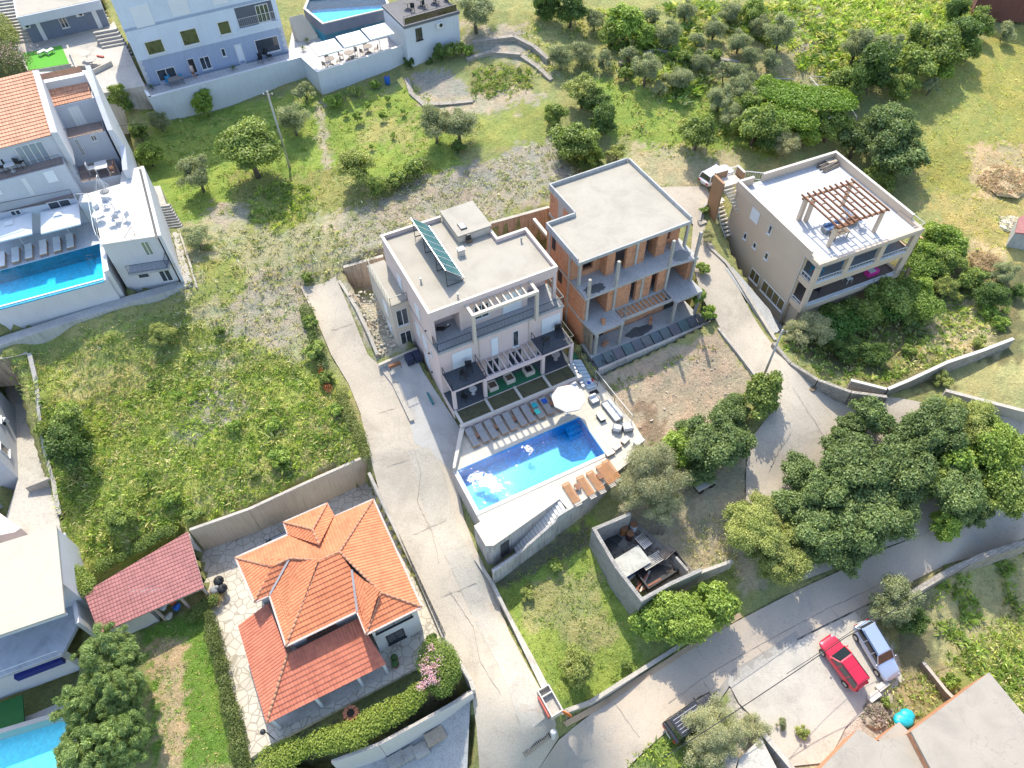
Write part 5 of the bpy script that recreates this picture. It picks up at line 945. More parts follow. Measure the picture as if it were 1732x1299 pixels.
# ================================================================== BLUE HOUSE with high white garden wall
Tb, TW = frame((251.5, 147.4), (488.4, 87.7), 9.8)
h = thing('blue_house', 'tall pale blue apartment house with white framed windows at the top left', 'house', Tb.w(7, 4, 9.8)); BLU = stained('blue_grey_plaster', (.34, .40, .52), .93, streak=.08); BLP = stained('ice_blue_plaster', (.60, .66, .74), .94, streak=.05)
MB().box(Tb, 0, TW, 0, 11, 5.5, 12.75).build('ground_storey', BLU, h, ang=Tb.deg); MB().box(Tb, -.02, TW+.02, -.03, 11, 12.75, 24).build('wall', BLP, h, ang=Tb.deg)
g = MB(); g.box(Tb, -.03, TW+.03, -.05, .0, 15.9, 16.2); g.box(Tb, -.03, TW+.03, -.04, 0, 9.85, 10.15); g.build('band', BLU, h)
g = MB()
for i in range(9): g.box(Tb, -.03, .28 if i % 2 else .42, -.035, .2, 9.9+i*.32, 10.2+i*.32).box(Tb, TW-(.28 if i % 2 else .42), TW+.03, -.036, .2, 9.9+i*.32, 10.2+i*.32)
g.build('quoin', WH2, h)
Z = lambda x, y: (x/3.936, y/3.936)
for a, b, n in (((950, 280), (1110, 345), 1), ((1185, 205), (1340, 285), 1), ((1437, 148), (1550, 220), 1)): pwin(h, Tb, Z(*a), Z(*b), v=-.03, gl=stained('painted_mirror_glass', (.12, .13, .05), .35, rough=.35, streak=0, scale=1.6, fine=.3), fw=.12)  # dark olive mottling paints reflected greenery into the panes
pwin(h, Tb, Z(1035, 470), Z(1190, 525), n=2); pwin(h, Tb, Z(1465, 325), Z(1510, 372)); pwin(h, Tb, Z(1690, 270), Z(1870, 330)); pwin(h, Tb, Z(1320, 385), Z(1415, 450), n=2)
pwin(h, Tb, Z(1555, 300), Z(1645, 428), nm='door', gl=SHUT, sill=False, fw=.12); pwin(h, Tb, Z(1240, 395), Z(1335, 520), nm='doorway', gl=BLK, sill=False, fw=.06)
pwin(h, Tb, Z(855, 50), Z(1035, 160), v=-.03, fn=shutter); pwin(h, Tb, Z(1110, 0), Z(1270, 85), v=-.03, fn=shutter); pwin(h, Tb, Z(1390, -60), Z(1520, 15), v=-.03, fn=shutter)
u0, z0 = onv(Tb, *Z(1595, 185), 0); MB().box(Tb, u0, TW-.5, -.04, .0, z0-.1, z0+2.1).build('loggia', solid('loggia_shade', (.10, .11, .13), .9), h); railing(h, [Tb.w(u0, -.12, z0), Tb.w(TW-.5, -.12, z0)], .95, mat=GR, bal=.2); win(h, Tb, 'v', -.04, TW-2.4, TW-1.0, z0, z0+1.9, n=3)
MB().box(Tb, u0-.2, TW-.3, -.2, -.001, z0-.3, z0-.05).build('ledge', BLP, h)
for v in (3, 6): win(h, Tb, 'u', 0, v, v+1.2, 13.6, 15.0)
PAT = stained('pale_patio', (.52, .50, .49), .9, streak=0, lines=(.5, .5, .015))
struct(MB().prism(PX([(212, 105), (252.5, 164), (509, 96.5), (537, 121.5), (668, 80.5), (690, 60), (640, 10), (500, 20), (486, 88), (251, 146)], 10.0), 5, 9.84).build('patio', PAT, ang=28))
GW = stained('white_garden_wall', (.58, .61, .645), .95, streak=.06, scale=.3)
wallp('garden_wall', 'high white garden wall with a kink below the blue apartment house patio', [(208,99,10.6),(251.5,165,10.6),(508.8,96.5,10.6),(536.7,122,10.6),(668,81,10.7),(690,74,10.7)], .25, GW, WHITE, depth=.5)
MB_ = thing('white_cube_house', 'small white house with an air conditioner and a dark roof terrace railing', 'house', tuple(A(733, 70, 9))); WHF, ww = frame((684, 47), (775.5, 21.6), 13.2)
MB().box(WHF, 0, ww, 0, 6, 6.5, 13.1).build('wall', GW, MB_, ang=28); MB().box(WHF, -.1, ww+.1, -.12, 6, 13.1, 13.4).build('roof_edge', solid('slate_edge', (.12, .125, .14), .7), MB_); MB().box(WHF, .1, ww-.1, .1, 6, 13.4, 13.43).build('roof_terrace', stained('dark_terrace', (.13, .125, .13), .8, streak=0), MB_)
pwin(MB_, WHF, (702, 49), (715, 66), n=2, frm=DKMET); railing(MB_, [WHF.w(0, 0, 13.4), WHF.w(ww, 0, 13.4), WHF.w(ww, 5, 13.4)], 1.0, mat=DKMET, bal=.5); MB().box(WHF, .1, ww-.2, -.02, .01, 13.5, 14.2).build('smoked_panel', glassm('smoked', (.02, .02, .02)), MB_)
q = onv(WHF, 742, 41, 0); p = WHF.w(q[0], 0, q[1]); o = thing('air_conditioner', 'white air conditioner box on the wall of the small white house', 'air conditioner', p, math.radians(WHF.deg)); MB().lbox(-.42, .42, -.35, 0, -.3, .3).build('casing', WHITE, o, local=True, bevel=.02); MB().tube([(.12, -.35, 0), (.12, -.37, 0)], .22, 12).build('fan', DKMET, o, local=True)
sp3 = thing('swimming_pool', 'raised turquoise pool with a dark grey outer wall above the white parasols', 'pool', tuple(A(590, 20, 12))); Q = [A(x, y, 12.3)[:2] for x, y in ((513, 14), (545, 40), (660, 13), (652, -12), (520, -3))]
MB().prism([tuple(q) for q in Q], 9, 11.0).build('basin_floor', CYT, sp3); mb = MB(); rimm = MB()
for i in range(5):
    a, b = Q[i], Q[(i+1) % 5]; c = sum(Q)/5; ia = a+(c-a)/np.linalg.norm(c-a)*.3; ib = b+(c-b)/np.linalg.norm(c-b)*.3; mb.prism([tuple(a), tuple(b), tuple(ib), tuple(ia)], 8.8, 12.2); rimm.prism([tuple(a), tuple(b), tuple(ib), tuple(ia)], 12.201, 12.3)
mb.build('pool_wall', solid('slate_wall', (.14, .16, .20), .8), sp3); rimm.build('rim', CAP, sp3); c = sum(Q)/5; MB().face([(*(q+(c-q)*.02), 12.15) for q in Q]).build('water', waterm('pool_water_up', (.6, .92, 1.0), 3, .03), sp3)
st = thing('stone_stairs', 'cream stairs with side walls climbing to the raised pool', 'stairs', tuple(A(510, 45, 11))); mb = MB()
for i in range(13):
    f0 = i/13; l = A(488+17*f0, 28+37*f0, 12.6-2.3*f0); r = A(512+26*f0, 22+38*f0, 12.6-2.3*f0); d = (A(488+17*(f0+.077), 28+37*(f0+.077), 12.4-2.3*f0)-l)[:2]; mb.prism([tuple(l[:2]), tuple(r[:2]), tuple(r[:2]+d), tuple(l[:2]+d)], 9.0, 12.5-2.3*f0)
mb.build('step', STP, st)
# ================================================================== GREY BUNGALOW top left
GF, gw = frame((28, 30), (168, 0), 14.3)
h = thing('grey_bungalow', 'low dark grey house with white doors and pale flat roof at top left', 'house', GF.w(4, 3, 11)); GRW = stained('slate_blue_plaster', (.17, .20, .26), .93, streak=.08)
MB().box(GF, .2, gw-.1, .9, 9, 8, 13.8).build('wall', GRW, h, ang=15); MB().box(GF, 0, gw, 0, 9, 13.3, 14.3).build('roof_edge', BLW, h, ang=15); MB().box(GF, .2, gw-.2, .2, 9, 14.3, 14.33).build('roof', ROOFC, h)
for a, b, k in (((225, 140), (325, 272), 'door'), ((600, 65), (690, 190), 'door'), ((375, 105), (465, 178), 'window')): pwin(h, GF, Z(*a), Z(*b), v=.9, n=2, nm=k, sill=k != 'door', gl=SHUT if k == 'door' else None)
for a in ((170, 165), (525, 85)): u, zz = onv(GF, *Z(*a), .9); p = GF.w(u, .9, zz); o = thing('air_conditioner', 'white air conditioner on the dark grey house, %s' % ('left of its left door' if a[0] < 300 else 'between its window and right door'), 'air conditioner', p, math.radians(GF.deg)); MB().lbox(-.42, .42, -.35, 0, -.3, .3).build('casing', WHITE, o, local=True, bevel=.02); MB().tube([(.12, -.35, 0), (.12, -.37, 0)], .22, 12).build('fan', DKMET, o, local=True)
struct(MB().prism(PX([(30, 60), (185, 20), (245, 145), (160, 160), (120, 108), (47, 120), (30, 90)], 11.0), 6, 11.0).build('courtyard', CONC, ang=15))
struct(MB().prism(PX([(38, 91), (104, 77), (117, 108), (48, 119)], 11.0), 10.9, 11.03).build('turf_mat', solid('bright_turf', (.09, .33, .03), .95, .12, 8)))
st = thing('grey_steps', 'broad grey garden steps at the far top left corner beside the dark grey house', 'steps', tuple(A(15, 40, 12))); mb = MB()
for i in range(14):
    l = A(-20+i*2.7, 4+i*5.2, 13.6-i*.18); mb.prism([(l[0], l[1]), (l[0]+3.0, l[1]+.8), (l[0]+3.0, l[1]+1.2), (l[0], l[1]+.4)], 9, l[2])
mb.build('step', CONC, st)
st = thing('grey_steps', 'grey steps between the dark grey bungalow and the blue house', 'steps', tuple(A(180, 85, 11))); mb = MB()
for i in range(9):
    l = A(157+i*3.6, 56+i*6.0, 12.2-i*.25); mb.prism([(l[0], l[1]), (l[0]+2.4, l[1]+.9), (l[0]+2.4, l[1]+1.3), (l[0], l[1]+.4)], 9, l[2])
mb.build('step', CONC, st)
wallp('yard_wall', 'low concrete wall below the bright green turf mat', [(120,112,11.6),(192,108,11.0),(196,140,10.5),(165,146,10.5)], .2, CONC, depth=1)
wallp('yard_wall', 'beige wall edging the small junk yard beside the turf mat', [(112,76,11.9),(133,125,11.5),(158,118,11.5),(188,103,11.5)], .15, CAP, depth=1)
# ================================================================== houses on the left edge and lower left
h = thing('rose_house', 'pinkish house side with narrow paved passage at the middle of the left edge', 'house', tuple(A(0, 740, 0)));
RH = PX([(-60, 640), (26, 690), (31, 808), (-10, 830), (-60, 860)], -.8); MB().prism(RH, -3, 5.5).build('wall', BLW, h); MB().prism(RH, 5.501, 5.65).build('roof', ROOFC, h); fr_, L_ = frame((31, 808), (26, 690), -.8); [win(h, fr_, 'v', 0, a, a+.9, .6+k, 1.9+k, out=-1) for a, k in ((1.2, 0), (4.2, 1.2))]
MB().prism(PX([(-60, 870), (0, 868), (35, 893), (25, 900), (0, 905), (-60, 905)], 1.5), -2.5, 1.5).build('balcony', PINK, h); struct(MB().prism(PX([(0, 607), (44, 600), (66, 695), (98, 870), (105, 905), (0, 910), (31, 808), (26, 690), (0, 660)], -.8), -3, -.8).build('passage', CONC))
acunit(3, 715, 1.2, 'white box unit on the rose coloured house wall at the left edge', 80)
wallp('yard_wall', 'thick tan enclosure wall at the left edge beside the weedy field', [(-40,616,3.4),(0,607,3.4),(46,598,3.4),(56,640,2.6),(62,690,1.9)], .3, RETW, CONC)
wallp('yard_wall', 'low planter wall beside the rose coloured house passage', [(42,825,-.1),(86,808,0),(94,862,-.3)], .3, CONC)
wallp('yard_wall', 'stone edged wall beside the weedy field at the left', [(62,690,1.6),(72,760,.8),(88,815,.2),(99,870,-.4)], .2, STONEW, CONC)
h = thing('flat_white_house', 'white house with a bare cream flat roof and terrace above the lower left pool', 'house', tuple(A(60, 1000, -3)))
MB().prism(PX([(-80, 945), (95, 891), (104, 985), (-80, 1045)], 2.2), -5, 2.1).build('wall', WH2, h); MB().prism(PX([(-80, 1098), (109, 1034), (109, 1036), (-80, 1100)], 2.2), 1.7, 2.1).build('lintel', WH2, h); MB().prism(PX([(-80, 944), (96, 890), (110, 1037), (-80, 1102)], 2.2), 2.101, 2.25).build('roof', stained('cream_roof', (.42, .39, .32), .93, streak=0), h)
MB().prism(PX([(-80, 1175), (105, 1107), (134, 1052), (112, 960), (-80, 1010)], -1.4), -1.7, -1.4).build('terrace_floor', stained('cement_terrace', (.40, .43, .47), .7, streak=0, scale=.7), h); railing(h, [A(-80, 1175, -1.4), A(105, 1107, -1.4)], .8, mat=WHITE, bal=.6)
MB().prism(PX([(110, 900), (134, 1052), (128, 1056), (102, 905)], -.8), -5, -.8).build('side_wall', WH2, h); MB().prism(PX([(-80, 1175), (103, 1108), (108, 1098), (-80, 1150)], -1.7), -5, -1.71).build('lower_wall', WH2, h)
fd, dw = frame((-80, 1180), (103, 1110), -1.9); MB().box(fd, dw*.55, dw, -.3, .2, -2.6, -2.0).build('blue_band', solid('royal_blue', (.008, .02, .17), .5), h)
struct(MB().prism(PX([(-80, 1240), (40, 1200), (110, 1170), (150, 1299), (-80, 1320)], -4.6), -7, -4.6).build('pool_paving', stained('grey_pool_paving', (.55, .53, .5), .9, streak=0)))
struct(MB().prism(PX([(-80, 1215), (38, 1175), (42, 1228), (-80, 1268)], -4.6), -4.7, -4.57).build('turf_mat', solid('dull_turf', (.03, .13, .03), .95, .12, 8)))
sp4 = thing('swimming_pool', 'light turquoise pool behind the big conifer at the lower left corner', 'pool', tuple(A(50, 1270, -5))); Q = [A(x, y, -4.5)[:2] for x, y in ((-80, 1265), (100, 1211), (128, 1330), (-80, 1330))]
MB().prism([tuple(q) for q in Q], -6, -5.7).build('basin_floor', mosaic('pale_cyan', (.25, .80, .85), .1, .08), sp4); MB().prism([tuple(Q[0]), tuple(Q[1]), tuple(Q[1]+(Q[0]-Q[1])*0+np.array([.02, .35])), tuple(Q[0]+np.array([.02, .35]))], -5.7, -4.45).build('coping', CAP, sp4); MB().face([(*q, -4.56) for q in Q]).build('water', waterm('pool_water_low', (.62, .95, 1.0), 3, .03), sp4)
for p_ in list(bpy.data.objects):
    if p_.name.startswith('pool_paving') : p_.location.z -= 1.3
# ================================================================== lower right roofs, ruin, walls, small buildings
SCR = stained('worn_screed', (.33, .295, .245), .85, streak=0, scale=.5, crack=.2)
h = thing('raw_brick_house', 'unplastered brick house with large bare concrete roofs at the bottom right corner', 'house', tuple(A(1620, 1260, -5)))
for i, (p, z) in enumerate((([(1673, 1137), (1541, 1237), (1590, 1330), (1800, 1330), (1800, 1290)], -3.2), ([(1452, 1233), (1485, 1254), (1545, 1240), (1595, 1335), (1355, 1335)], -4.0), ([(1485, 1251), (1521, 1221), (1543, 1243), (1508, 1266)], -4.4))):
    MB().prism(PX(p, z), -9, z-.18).build('brick_wall', BRICKO, h, ang=40); MB().prism(PX(p, z), z-.179, z).build('roof', SCR, h)
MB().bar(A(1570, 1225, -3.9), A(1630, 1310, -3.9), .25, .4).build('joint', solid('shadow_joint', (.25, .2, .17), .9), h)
h = thing('small_flat_roofs', 'pair of pale concrete shed roofs under the olive at the bottom edge', 'shed', tuple(A(1260, 1290, -6)))
MB().prism(PX([(1237, 1267), (1249, 1282), (1235, 1330), (1185, 1330)], -4.6), -8, -4.6).build('roof', SCR, h); MB().prism(PX([(1250, 1284), (1287, 1247), (1330, 1330), (1238, 1335)], -4.9), -8, -4.9).build('roof', CONC, h)
wallp('yard_wall', 'grey wall beside the small shed roofs at the bottom edge', [(1290,1244,-4.9),(1345,1310,-4.9)], .3, CONCG)
rn = thing('roofless_ruin', 'roofless concrete block ruin full of junk beside the grass plot', 'ruin', tuple(A(1090, 940, -3)))
def rwall(pts, t, zb=-5): 
    mb = MB(); cb = MB()
    for a, b in zip(pts[:-1], pts[1:]):
        a, b = A(*a), A(*b); d = (b-a)[:2]/np.linalg.norm((b-a)[:2]); n = np.array([-d[1], d[0]])*t; a = a-np.array([*d*.01, 0]); mb.prism([tuple(a[:2]), tuple(b[:2]), tuple(b[:2]+n), tuple(a[:2]+n)], zb, [a[2], b[2], b[2], a[2]])
    return mb
rwall([(1065, 866, -.5), (1001, 893, -.3), (1040, 960, -.3), (1085, 1018, -.4), (1135, 990, -.9), (1188, 966, -1.0)], .28).build('block_wall', BLOCKW, rn, ang=30)
rwall([(1142, 943, -1.9), (1162, 966, -1.9)], .2).build('block_wall', BLOCKW, rn)
struct(drape([(1003, 900), (1065, 872), (1130, 930), (1180, 968), (1095, 1008)], .05).build('rubble_floor', stained('dirt_floor', (.25, .23, .19), .6, streak=0, scale=1.2, fine=.4)))
wallp('kerb_wall', 'stepped concrete wall between the ruin and the road trees', [(1150,985,-1.7),(1190,968,-1.7),(1240,950,-1.8)], .2, CONC)
wallp('stone_wall', 'curved stone wall along the upper side of the concrete lane', [(1311,578,1.7),(1340,612,1.4),(1385,640,1.2),(1440,660,1.0),(1500,668,.8)], -.35, STONEW, STONEW)
wallp('stone_wall', 'stone terrace wall of the shaded garden below the beige house', [(1440,640,1.1),(1500,655,1.1),(1536,640,1.3),(1600,610,1.5),(1660,590,1.6),(1712,570,1.7)], -.35, STONEW, CAP)
wallp('stone_wall', 'low wall at the right edge above the leafy trees', [(1600,662,.6),(1660,678,.5),(1745,700,.4)], .3, CAP)
wallp('stone_wall', 'rough stone wall along the lower side of the road at the right edge', [(1530,1004,-4.6),(1600,962,-4.5),(1660,935,-4.2),(1745,908,-3.9)], -.5, STONEW, STONEW, depth=2.5)
wallp('garden_wall', 'diagonal timber edged wall between the bottom right garden plots', [(1560,1120,-6.2),(1600,1170,-6.3),(1615,1185,-6.3)], .2, stained('old_timber', (.25, .2, .15), .7))
wallp('kerb_wall', 'low wall and gutter between the grass plot and the asphalt road', [(950,1208,-5.1),(1000,1190,-5.1),(1060,1152,-5.0),(1130,1108,-4.9),(1200,1062,-4.8),(1250,1030,-4.7)], .25, CONC)
gt = struct(drape([(952,1222),(1000,1196),(1060,1158),(1130,1114),(1200,1068),(1250,1036),(1255,1044),(1205,1076),(1135,1122),(1065,1166),(1005,1205),(958,1230)], .10).build('gutter', stained('tan_gutter', (.42, .30, .19), .8, streak=0)))
h = thing('brick_outbuilding', 'dark brick outbuilding with white columns cut by the top right corner', 'shed', tuple(A(1690, 5, 9))); MB().prism(PX([(1650, 8), (1760, 10), (1780, -60), (1640, -60)], 10), 8, 12.5).build('wall', stained('dark_brick', (.16, .06, .045), .7), h)
for x in (1662, 1698, 1728): p = A(x, 15, 9.4); MB().lbox(p[0]-.3, p[0]+.3, p[1]-.15, p[1]+.15, 8, 12.6).build('column', WH2, h)
h = thing('garden_shed', 'small grey shed with an orange tiled roof at the right edge of the field', 'shed', tuple(A(1728, 400, 3))); q = [A(x, y, 4.6)[:2] for x, y in ((1716, 395), (1760, 400), (1760, 350), (1722, 370))]; MB().prism([tuple(p) for p in q], 1.5, 4.6).build('wall', CONCG, h); MB().prism([tuple(p*1.0) for p in q], 4.601, 4.75).build('roof', RTI, h)
h = thing('lean_to_roof', 'small red tiled lean-to roof against the right side of the beige house', 'roof', B_.w(12.3, 3, 6)); rf([[B_.w(11.75, .6, 7.2), B_.w(13.4, .6, 6.2), B_.w(13.4, 4.6, 6.2), B_.w(11.75, 4.6, 7.2)]], 'roof', OLDT, h, row=.35); MB().box(B_, 12.9, 13.1, .8, 1.0, 0, 6.3).box(B_, 12.9, 13.1, 4.2, 4.4, 0, 6.3).build('post', WOOD, h)
MB().box(B_, 11.75, 12.9, 3, 4.5, 0, 6.2).build('wall', BG, h)
# ================================================================== movable things
def Z8(ox, oy, x, y): return ox+x/7.873, oy+y/7.873
RZ = math.radians
ORD = ['first', 'second', 'third', 'fourth', 'fifth', 'sixth', 'seventh', 'eighth', 'ninth', 'tenth']
def lounger(label, loc, rz, group, fab=None, slat=False, top=None):
    o = thing('sun_lounger', label, 'sun lounger', loc, rz, group); W_ = TEAK
    fr = MB(); fr.lbox(-.33, -.29, -1.0, .95, .2, .28).lbox(.29, .33, -1.0, .95, .2, .28).lbox(-.29, .29, -1.0, -.95, .2, .28).lbox(-.29, .29, .9, .95, .2, .28); fr.build('frame', W_, o, local=True)
    for x in (-.31, .31):
        for y in (-.85, .8): MB().lbox(x-.025, x+.025, y-.03, y+.03, 0, .2).build('leg', W_, o, local=True)
    if slat:
        g = MB()
        for i in range(13): g.lbox(-.29, .29, -.93+i*.145, -.93+i*.145+.085, .285, .305)
        g.build('slats', W_, o, local=True); g = MB()
        for i in range(3): g.lbox(-.29, .29, -1.0-.01-i*.13-.07, -1.0-.01-i*.13, .2, .23)
        g.build('foot_rest', stained('pale_slats', (.5, .45, .38), .8, streak=0), o, local=True)
    else:
        MB().lbox(-.31, .31, -.95, .2, .281, .36).build('seat_cushion', fab or FAB, o, local=True, bevel=.025); c = math.cos(.12); MB().mesh([(-.31, .21, .281), (.31, .21, .281), (.31, .97, .40), (-.31, .97, .40), (-.31, .2, .36), (.31, .2, .36), (.31, .95, .49), (-.31, .95, .49)], [(3, 2, 1, 0), (4, 5, 6, 7), (0, 1, 5, 4), (1, 2, 6, 5), (2, 3, 7, 6), (3, 0, 4, 7)]).build('back_cushion', fab or FAB, o, local=True, bevel=.02)
    return o
us = [.38, 1.33, 2.2, 3.14, 4.0, 4.98, 5.82, 6.75, 7.65, 8.68]
l0 = None
for i, u in enumerate(us):
    lab = 'grey cushioned sun lounger by the pool wall, %s from the left of its row' % ORD[i] if i not in (7, 8, 9) else ['grey sun lounger with teal towels spread on it', 'grey sun lounger with a folded blue towel on it', 'grey sun lounger half hidden under the big cream parasol'][i-7]
    if l0 is None: l0 = lounger(lab, M_.w(u, -6.2, 0), RZ(26.06), 'grey sun loungers by the pool')
    else: copy_tree(l0, None, M_.w(u, -6.2, 0), RZ(26.06), None, lab)
def tag_mesh(o, label, cat, group=None): return tag(o, label, cat, group)
def drop(mb, name, mat, label, cat, group=None, bevel=0): return tag(mb.build(name, mat, bevel=bevel), label, cat, group)
TQ = solid('teal_towel', (.01, .32, .36), .9); BLT = solid('blue_towel', (.01, .08, .38), .9)
for (a, b, m_, l, q) in ((6.7, -5.75, TQ, 'upper teal towel on the lounger near the parasol', 0), (6.62, -6.45, solid('mint_towel', (.05, .5, .42), .9), 'lower mint towel on the lounger near the parasol', 1), (7.7, -5.75, BLT, 'blue towel lying on the ninth grey sun lounger', 2)):
    g = MB(); n = 7; vs = [M_.w(a-.22+.44*i/(n-1)+random.uniform(-.04, .04), b-.25+.5*j/(n-1)+random.uniform(-.04, .04), (.38 if b < -6 else .46)+random.uniform(0, .045)) for j in range(n) for i in range(n)]; g.mesh(vs, [(j*n+i, j*n+i+1, (j+1)*n+i+1, (j+1)*n+i) for j in range(n-1) for i in range(n-1)]); o = drop(g, 'towel', m_, l, 'towel'); s = o.modifiers.new('thick', 'SOLIDIFY'); s.thickness = .02
t0 = None
for i, u in enumerate((.86, 2.66, 4.47, 6.28, 8.16)):
    if not t0:
        t0 = thing('side_table', 'x', 'side table', M_.w(u, -6.2, 0), RZ(26), 'small red brown tables between the grey loungers'); MB().lbox(-.17, .17, -.22, .22, .3, .33).build('top', WOOD, t0, local=True)
        for x in (-.14, .14):
            for y in (-.18, .18): MB().lbox(x-.02, x+.02, y-.02, y+.02, 0, .3).build('leg', WOOD, t0, local=True)
        t = t0
    else: t = copy_tree(t0, None, M_.w(u, -6.15, 0), RZ(26))
    t['label'] = 'small red brown side table between grey loungers, %s from the left' % ORD[i]
k0 = None
for i, (u, v) in enumerate(((5.25, -14.75), (6.62, -14.72), (7.56, -14.7), (8.6, -14.55), (9.27, -14.4))):
    lab = ['orange teak slatted lounger nearest the stone stairs', 'orange teak lounger right of the little table beside the stairs end', 'middle orange teak slatted lounger of the five below the pool', 'left one of the two touching teak loungers under the olive', 'right one of the two touching teak loungers under the olive'][i]
    if not k0: k0 = lounger(lab, M_.w(u, v, 0), RZ(26), 'orange teak loungers below the pool', slat=True)
    else: copy_tree(k0, None, M_.w(u, v, 0), RZ(27), None, lab)
for u, lab in ((5.95, 'small teak table between the two leftmost teak loungers'), (8.06, 'small teak table between the third and fourth teak loungers')):
    t = copy_tree(t0, None, M_.w(u, -14.6, 0), RZ(26), 1.25, lab, 'small tables between the teak loungers')
def parasol(label, loc, rz, R, hh, n, mat, group=None, flat=.42, top=True, pole=True, name='parasol'):
    o = thing(name, label, 'parasol', loc, rz, group); c = []; vs = []; fs = []
    for k in range(n):
        a = 2*math.pi*(k+.5)/n; vs.append((R*math.cos(a), R*math.sin(a), hh-flat)); vs.append((R*.5*math.cos(a), R*.5*math.sin(a), hh-flat*.42)); vs.append((R*math.cos(a)*.99, R*math.sin(a)*.99, hh-flat-.14))
    vs.append((0, 0, hh)); t = len(vs)-1
    for k in range(n): a = 3*k; b = 3*((k+1) % n); fs += [(a, b, b+1, a+1), (a+1, b+1, t), (a+2, b+2, b, a)]
    MB().mesh(vs, fs).build('canopy', mat, o, local=True)
    if top: 
        q = [(R*.22*math.cos(2*math.pi*(k+.5)/n), R*.22*math.sin(2*math.pi*(k+.5)/n), hh-.03) for k in range(n)]; MB().mesh(q+[(0, 0, hh+.14)], [(k, (k+1) % n, n) for k in range(n)]).build('vent', mat, o, local=True)
    MB().tube([(0, 0, 0), (0, 0, hh)], .035, 7).build('pole', WHITE, o, local=True)
    for k in range(n): a = 2*math.pi*(k+.5)/n; MB().tube([(0, 0, hh-.12), (R*.97*math.cos(a), R*.97*math.sin(a), hh-flat-.03)], .014, 4).build('rib', WHITE, o, local=True)
    MB().tube([(0, 0, 0), (0, 0, .1)], .28, 10).build('base', CONCG, o, local=True); return o
CRM = solid('cream_canvas', (.56, .49, .44), .85, .03); WCV = solid('white_canvas', (.62, .64, .65), .85, .03)
parasol('big round cream parasol standing open at the corner of the blue pool', M_.w(9.0, -7.6, 0), RZ(12), 1.5, 2.65, 8, CRM, top=False)
# garden sofa group
WGR = solid('wicker_grey', (.24, .235, .23), .8)
def cushion_seat(label, loc, rz, w, d, name='armchair', cat='armchair', back=True, mat=None, arms=True, group=None):
    o = thing(name, label, cat, loc, rz, group); MB().lbox(-w/2, w/2, -d/2, d/2, .05, .3).build('base', WGR, o, local=True, bevel=.02); n = max(1, round(w/.7))
    for i in range(n): MB().lbox(-w/2+.05+i*(w-.1)/n, -w/2+.04+(i+1)*(w-.1)/n, -d/2-.01, d/2-.2, .3, .44).build('seat_cushion', mat or FABL, o, local=True, bevel=.04)
    if back:
        for i in range(n): MB().lbox(-w/2+.08+i*(w-.16)/n, -w/2+.06+(i+1)*(w-.16)/n, d/2-.2, d/2, .3, .72).build('back_cushion', mat or FABL, o, local=True, bevel=.05)
    if arms:
        for x in (-w/2-.02, w/2-.06): MB().lbox(x, x+.08, -d/2, d/2, .05, .5).build('armrest', WGR, o, local=True)
    return o
cushion_seat('long grey cushioned outdoor sofa along the pool fence', M_.w(12.5, -9.4, 0), RZ(26-90+2), 2.3, .75, 'sofa', 'sofa')
cushion_seat('grey cushioned armchair at the upper end of the outdoor sofa', M_.w(11.75, -7.55, 0), RZ(26), .8, .75)
cushion_seat('pale striped armchair at the lower end of the outdoor sofa', M_.w(11.9, -11.15, 0), RZ(160), .75, .7)
cushion_seat('round grey wicker armchair near the corner of the pool terrace', M_.w(12.75, -11.5, 0), RZ(190), .8, .8)
cushion_seat('low armchair in the shade of the lounger wall beside the steps', M_.w(10.9, -5.6, 0), RZ(26), .75, .7)
t = thing('coffee_table', 'glass topped coffee table in front of the outdoor sofa', 'table', M_.w(11.35, -9.4, 0), RZ(26)); MB().lbox(-.3, .3, -.5, .5, .36, .4).build('top', glassm('table_glass', (.35, .36, .34)), t, local=True); MB().lbox(-.25, .25, -.45, .45, 0, .06).build('base', DKMET, t, local=True)
for x in (-.22, .22):
    for y in (-.4, .4): MB().lbox(x-.02, x+.02, y-.02, y+.02, .06, .36).build('leg', DKMET, t, local=True)
for i, (u, v) in enumerate(((10.05, -13.0), (10.9, -12.75), (11.9, -12.5))):
    o = thing('wooden_crate', 'wooden crate standing on the deck edge near the olive, %s from the pool corner' % ORD[i], 'crate', M_.w(u, v, 0), RZ(30+i*8), 'wooden crates along the pool terrace edge'); MB().lbox(-.38, .38, -.2, .2, .04, .3).build('box', stained('crate_wood', (.42, .30, .17), .8), o, local=True); MB().lbox(-.4, .4, -.22, .22, .301, .34).build('rim', CAP, o, local=True)
o = thing('grill', 'white and grey barbecue trolley at the tip of the pool terrace', 'barbecue', M_.w(12.6, -13.4, 0), RZ(40)); MB().lbox(-.45, .45, -.3, .3, .7, .9).build('lid', WHITE, o, local=True, bevel=.05); MB().lbox(-.4, .4, -.25, .25, 0, .7).build('cabinet', CONCG, o, local=True)
o = thing('toy_heap', 'small heap of red and blue pool toys on the tiled steps', 'toys', M_.w(12.55, -5.5, .1)); 
for i, (c_, m_) in enumerate((((0, 0, .15), WHITE), ((.22, .1, .12), solid('toy_red', (.5, .03, .03), .4)), ((-.1, -.2, .12), solid('toy_blue', (.02, .06, .4), .4)))): MB().sphere(c_, .17, 10, 6, sz=.7).build('ball', m_, o, local=True, smooth=True)
MB().box(M_, 11.95, 12.75, -6.95, -6.5, .004, .02); drop(MB().box(M_, 11.9, 12.7, -6.95, -6.45, .004, .02), 'door_mat', solid('black_mat', (.02, .02, .022), .9), 'black mat on the pool terrace at the foot of the steps', 'mat')
p0 = None
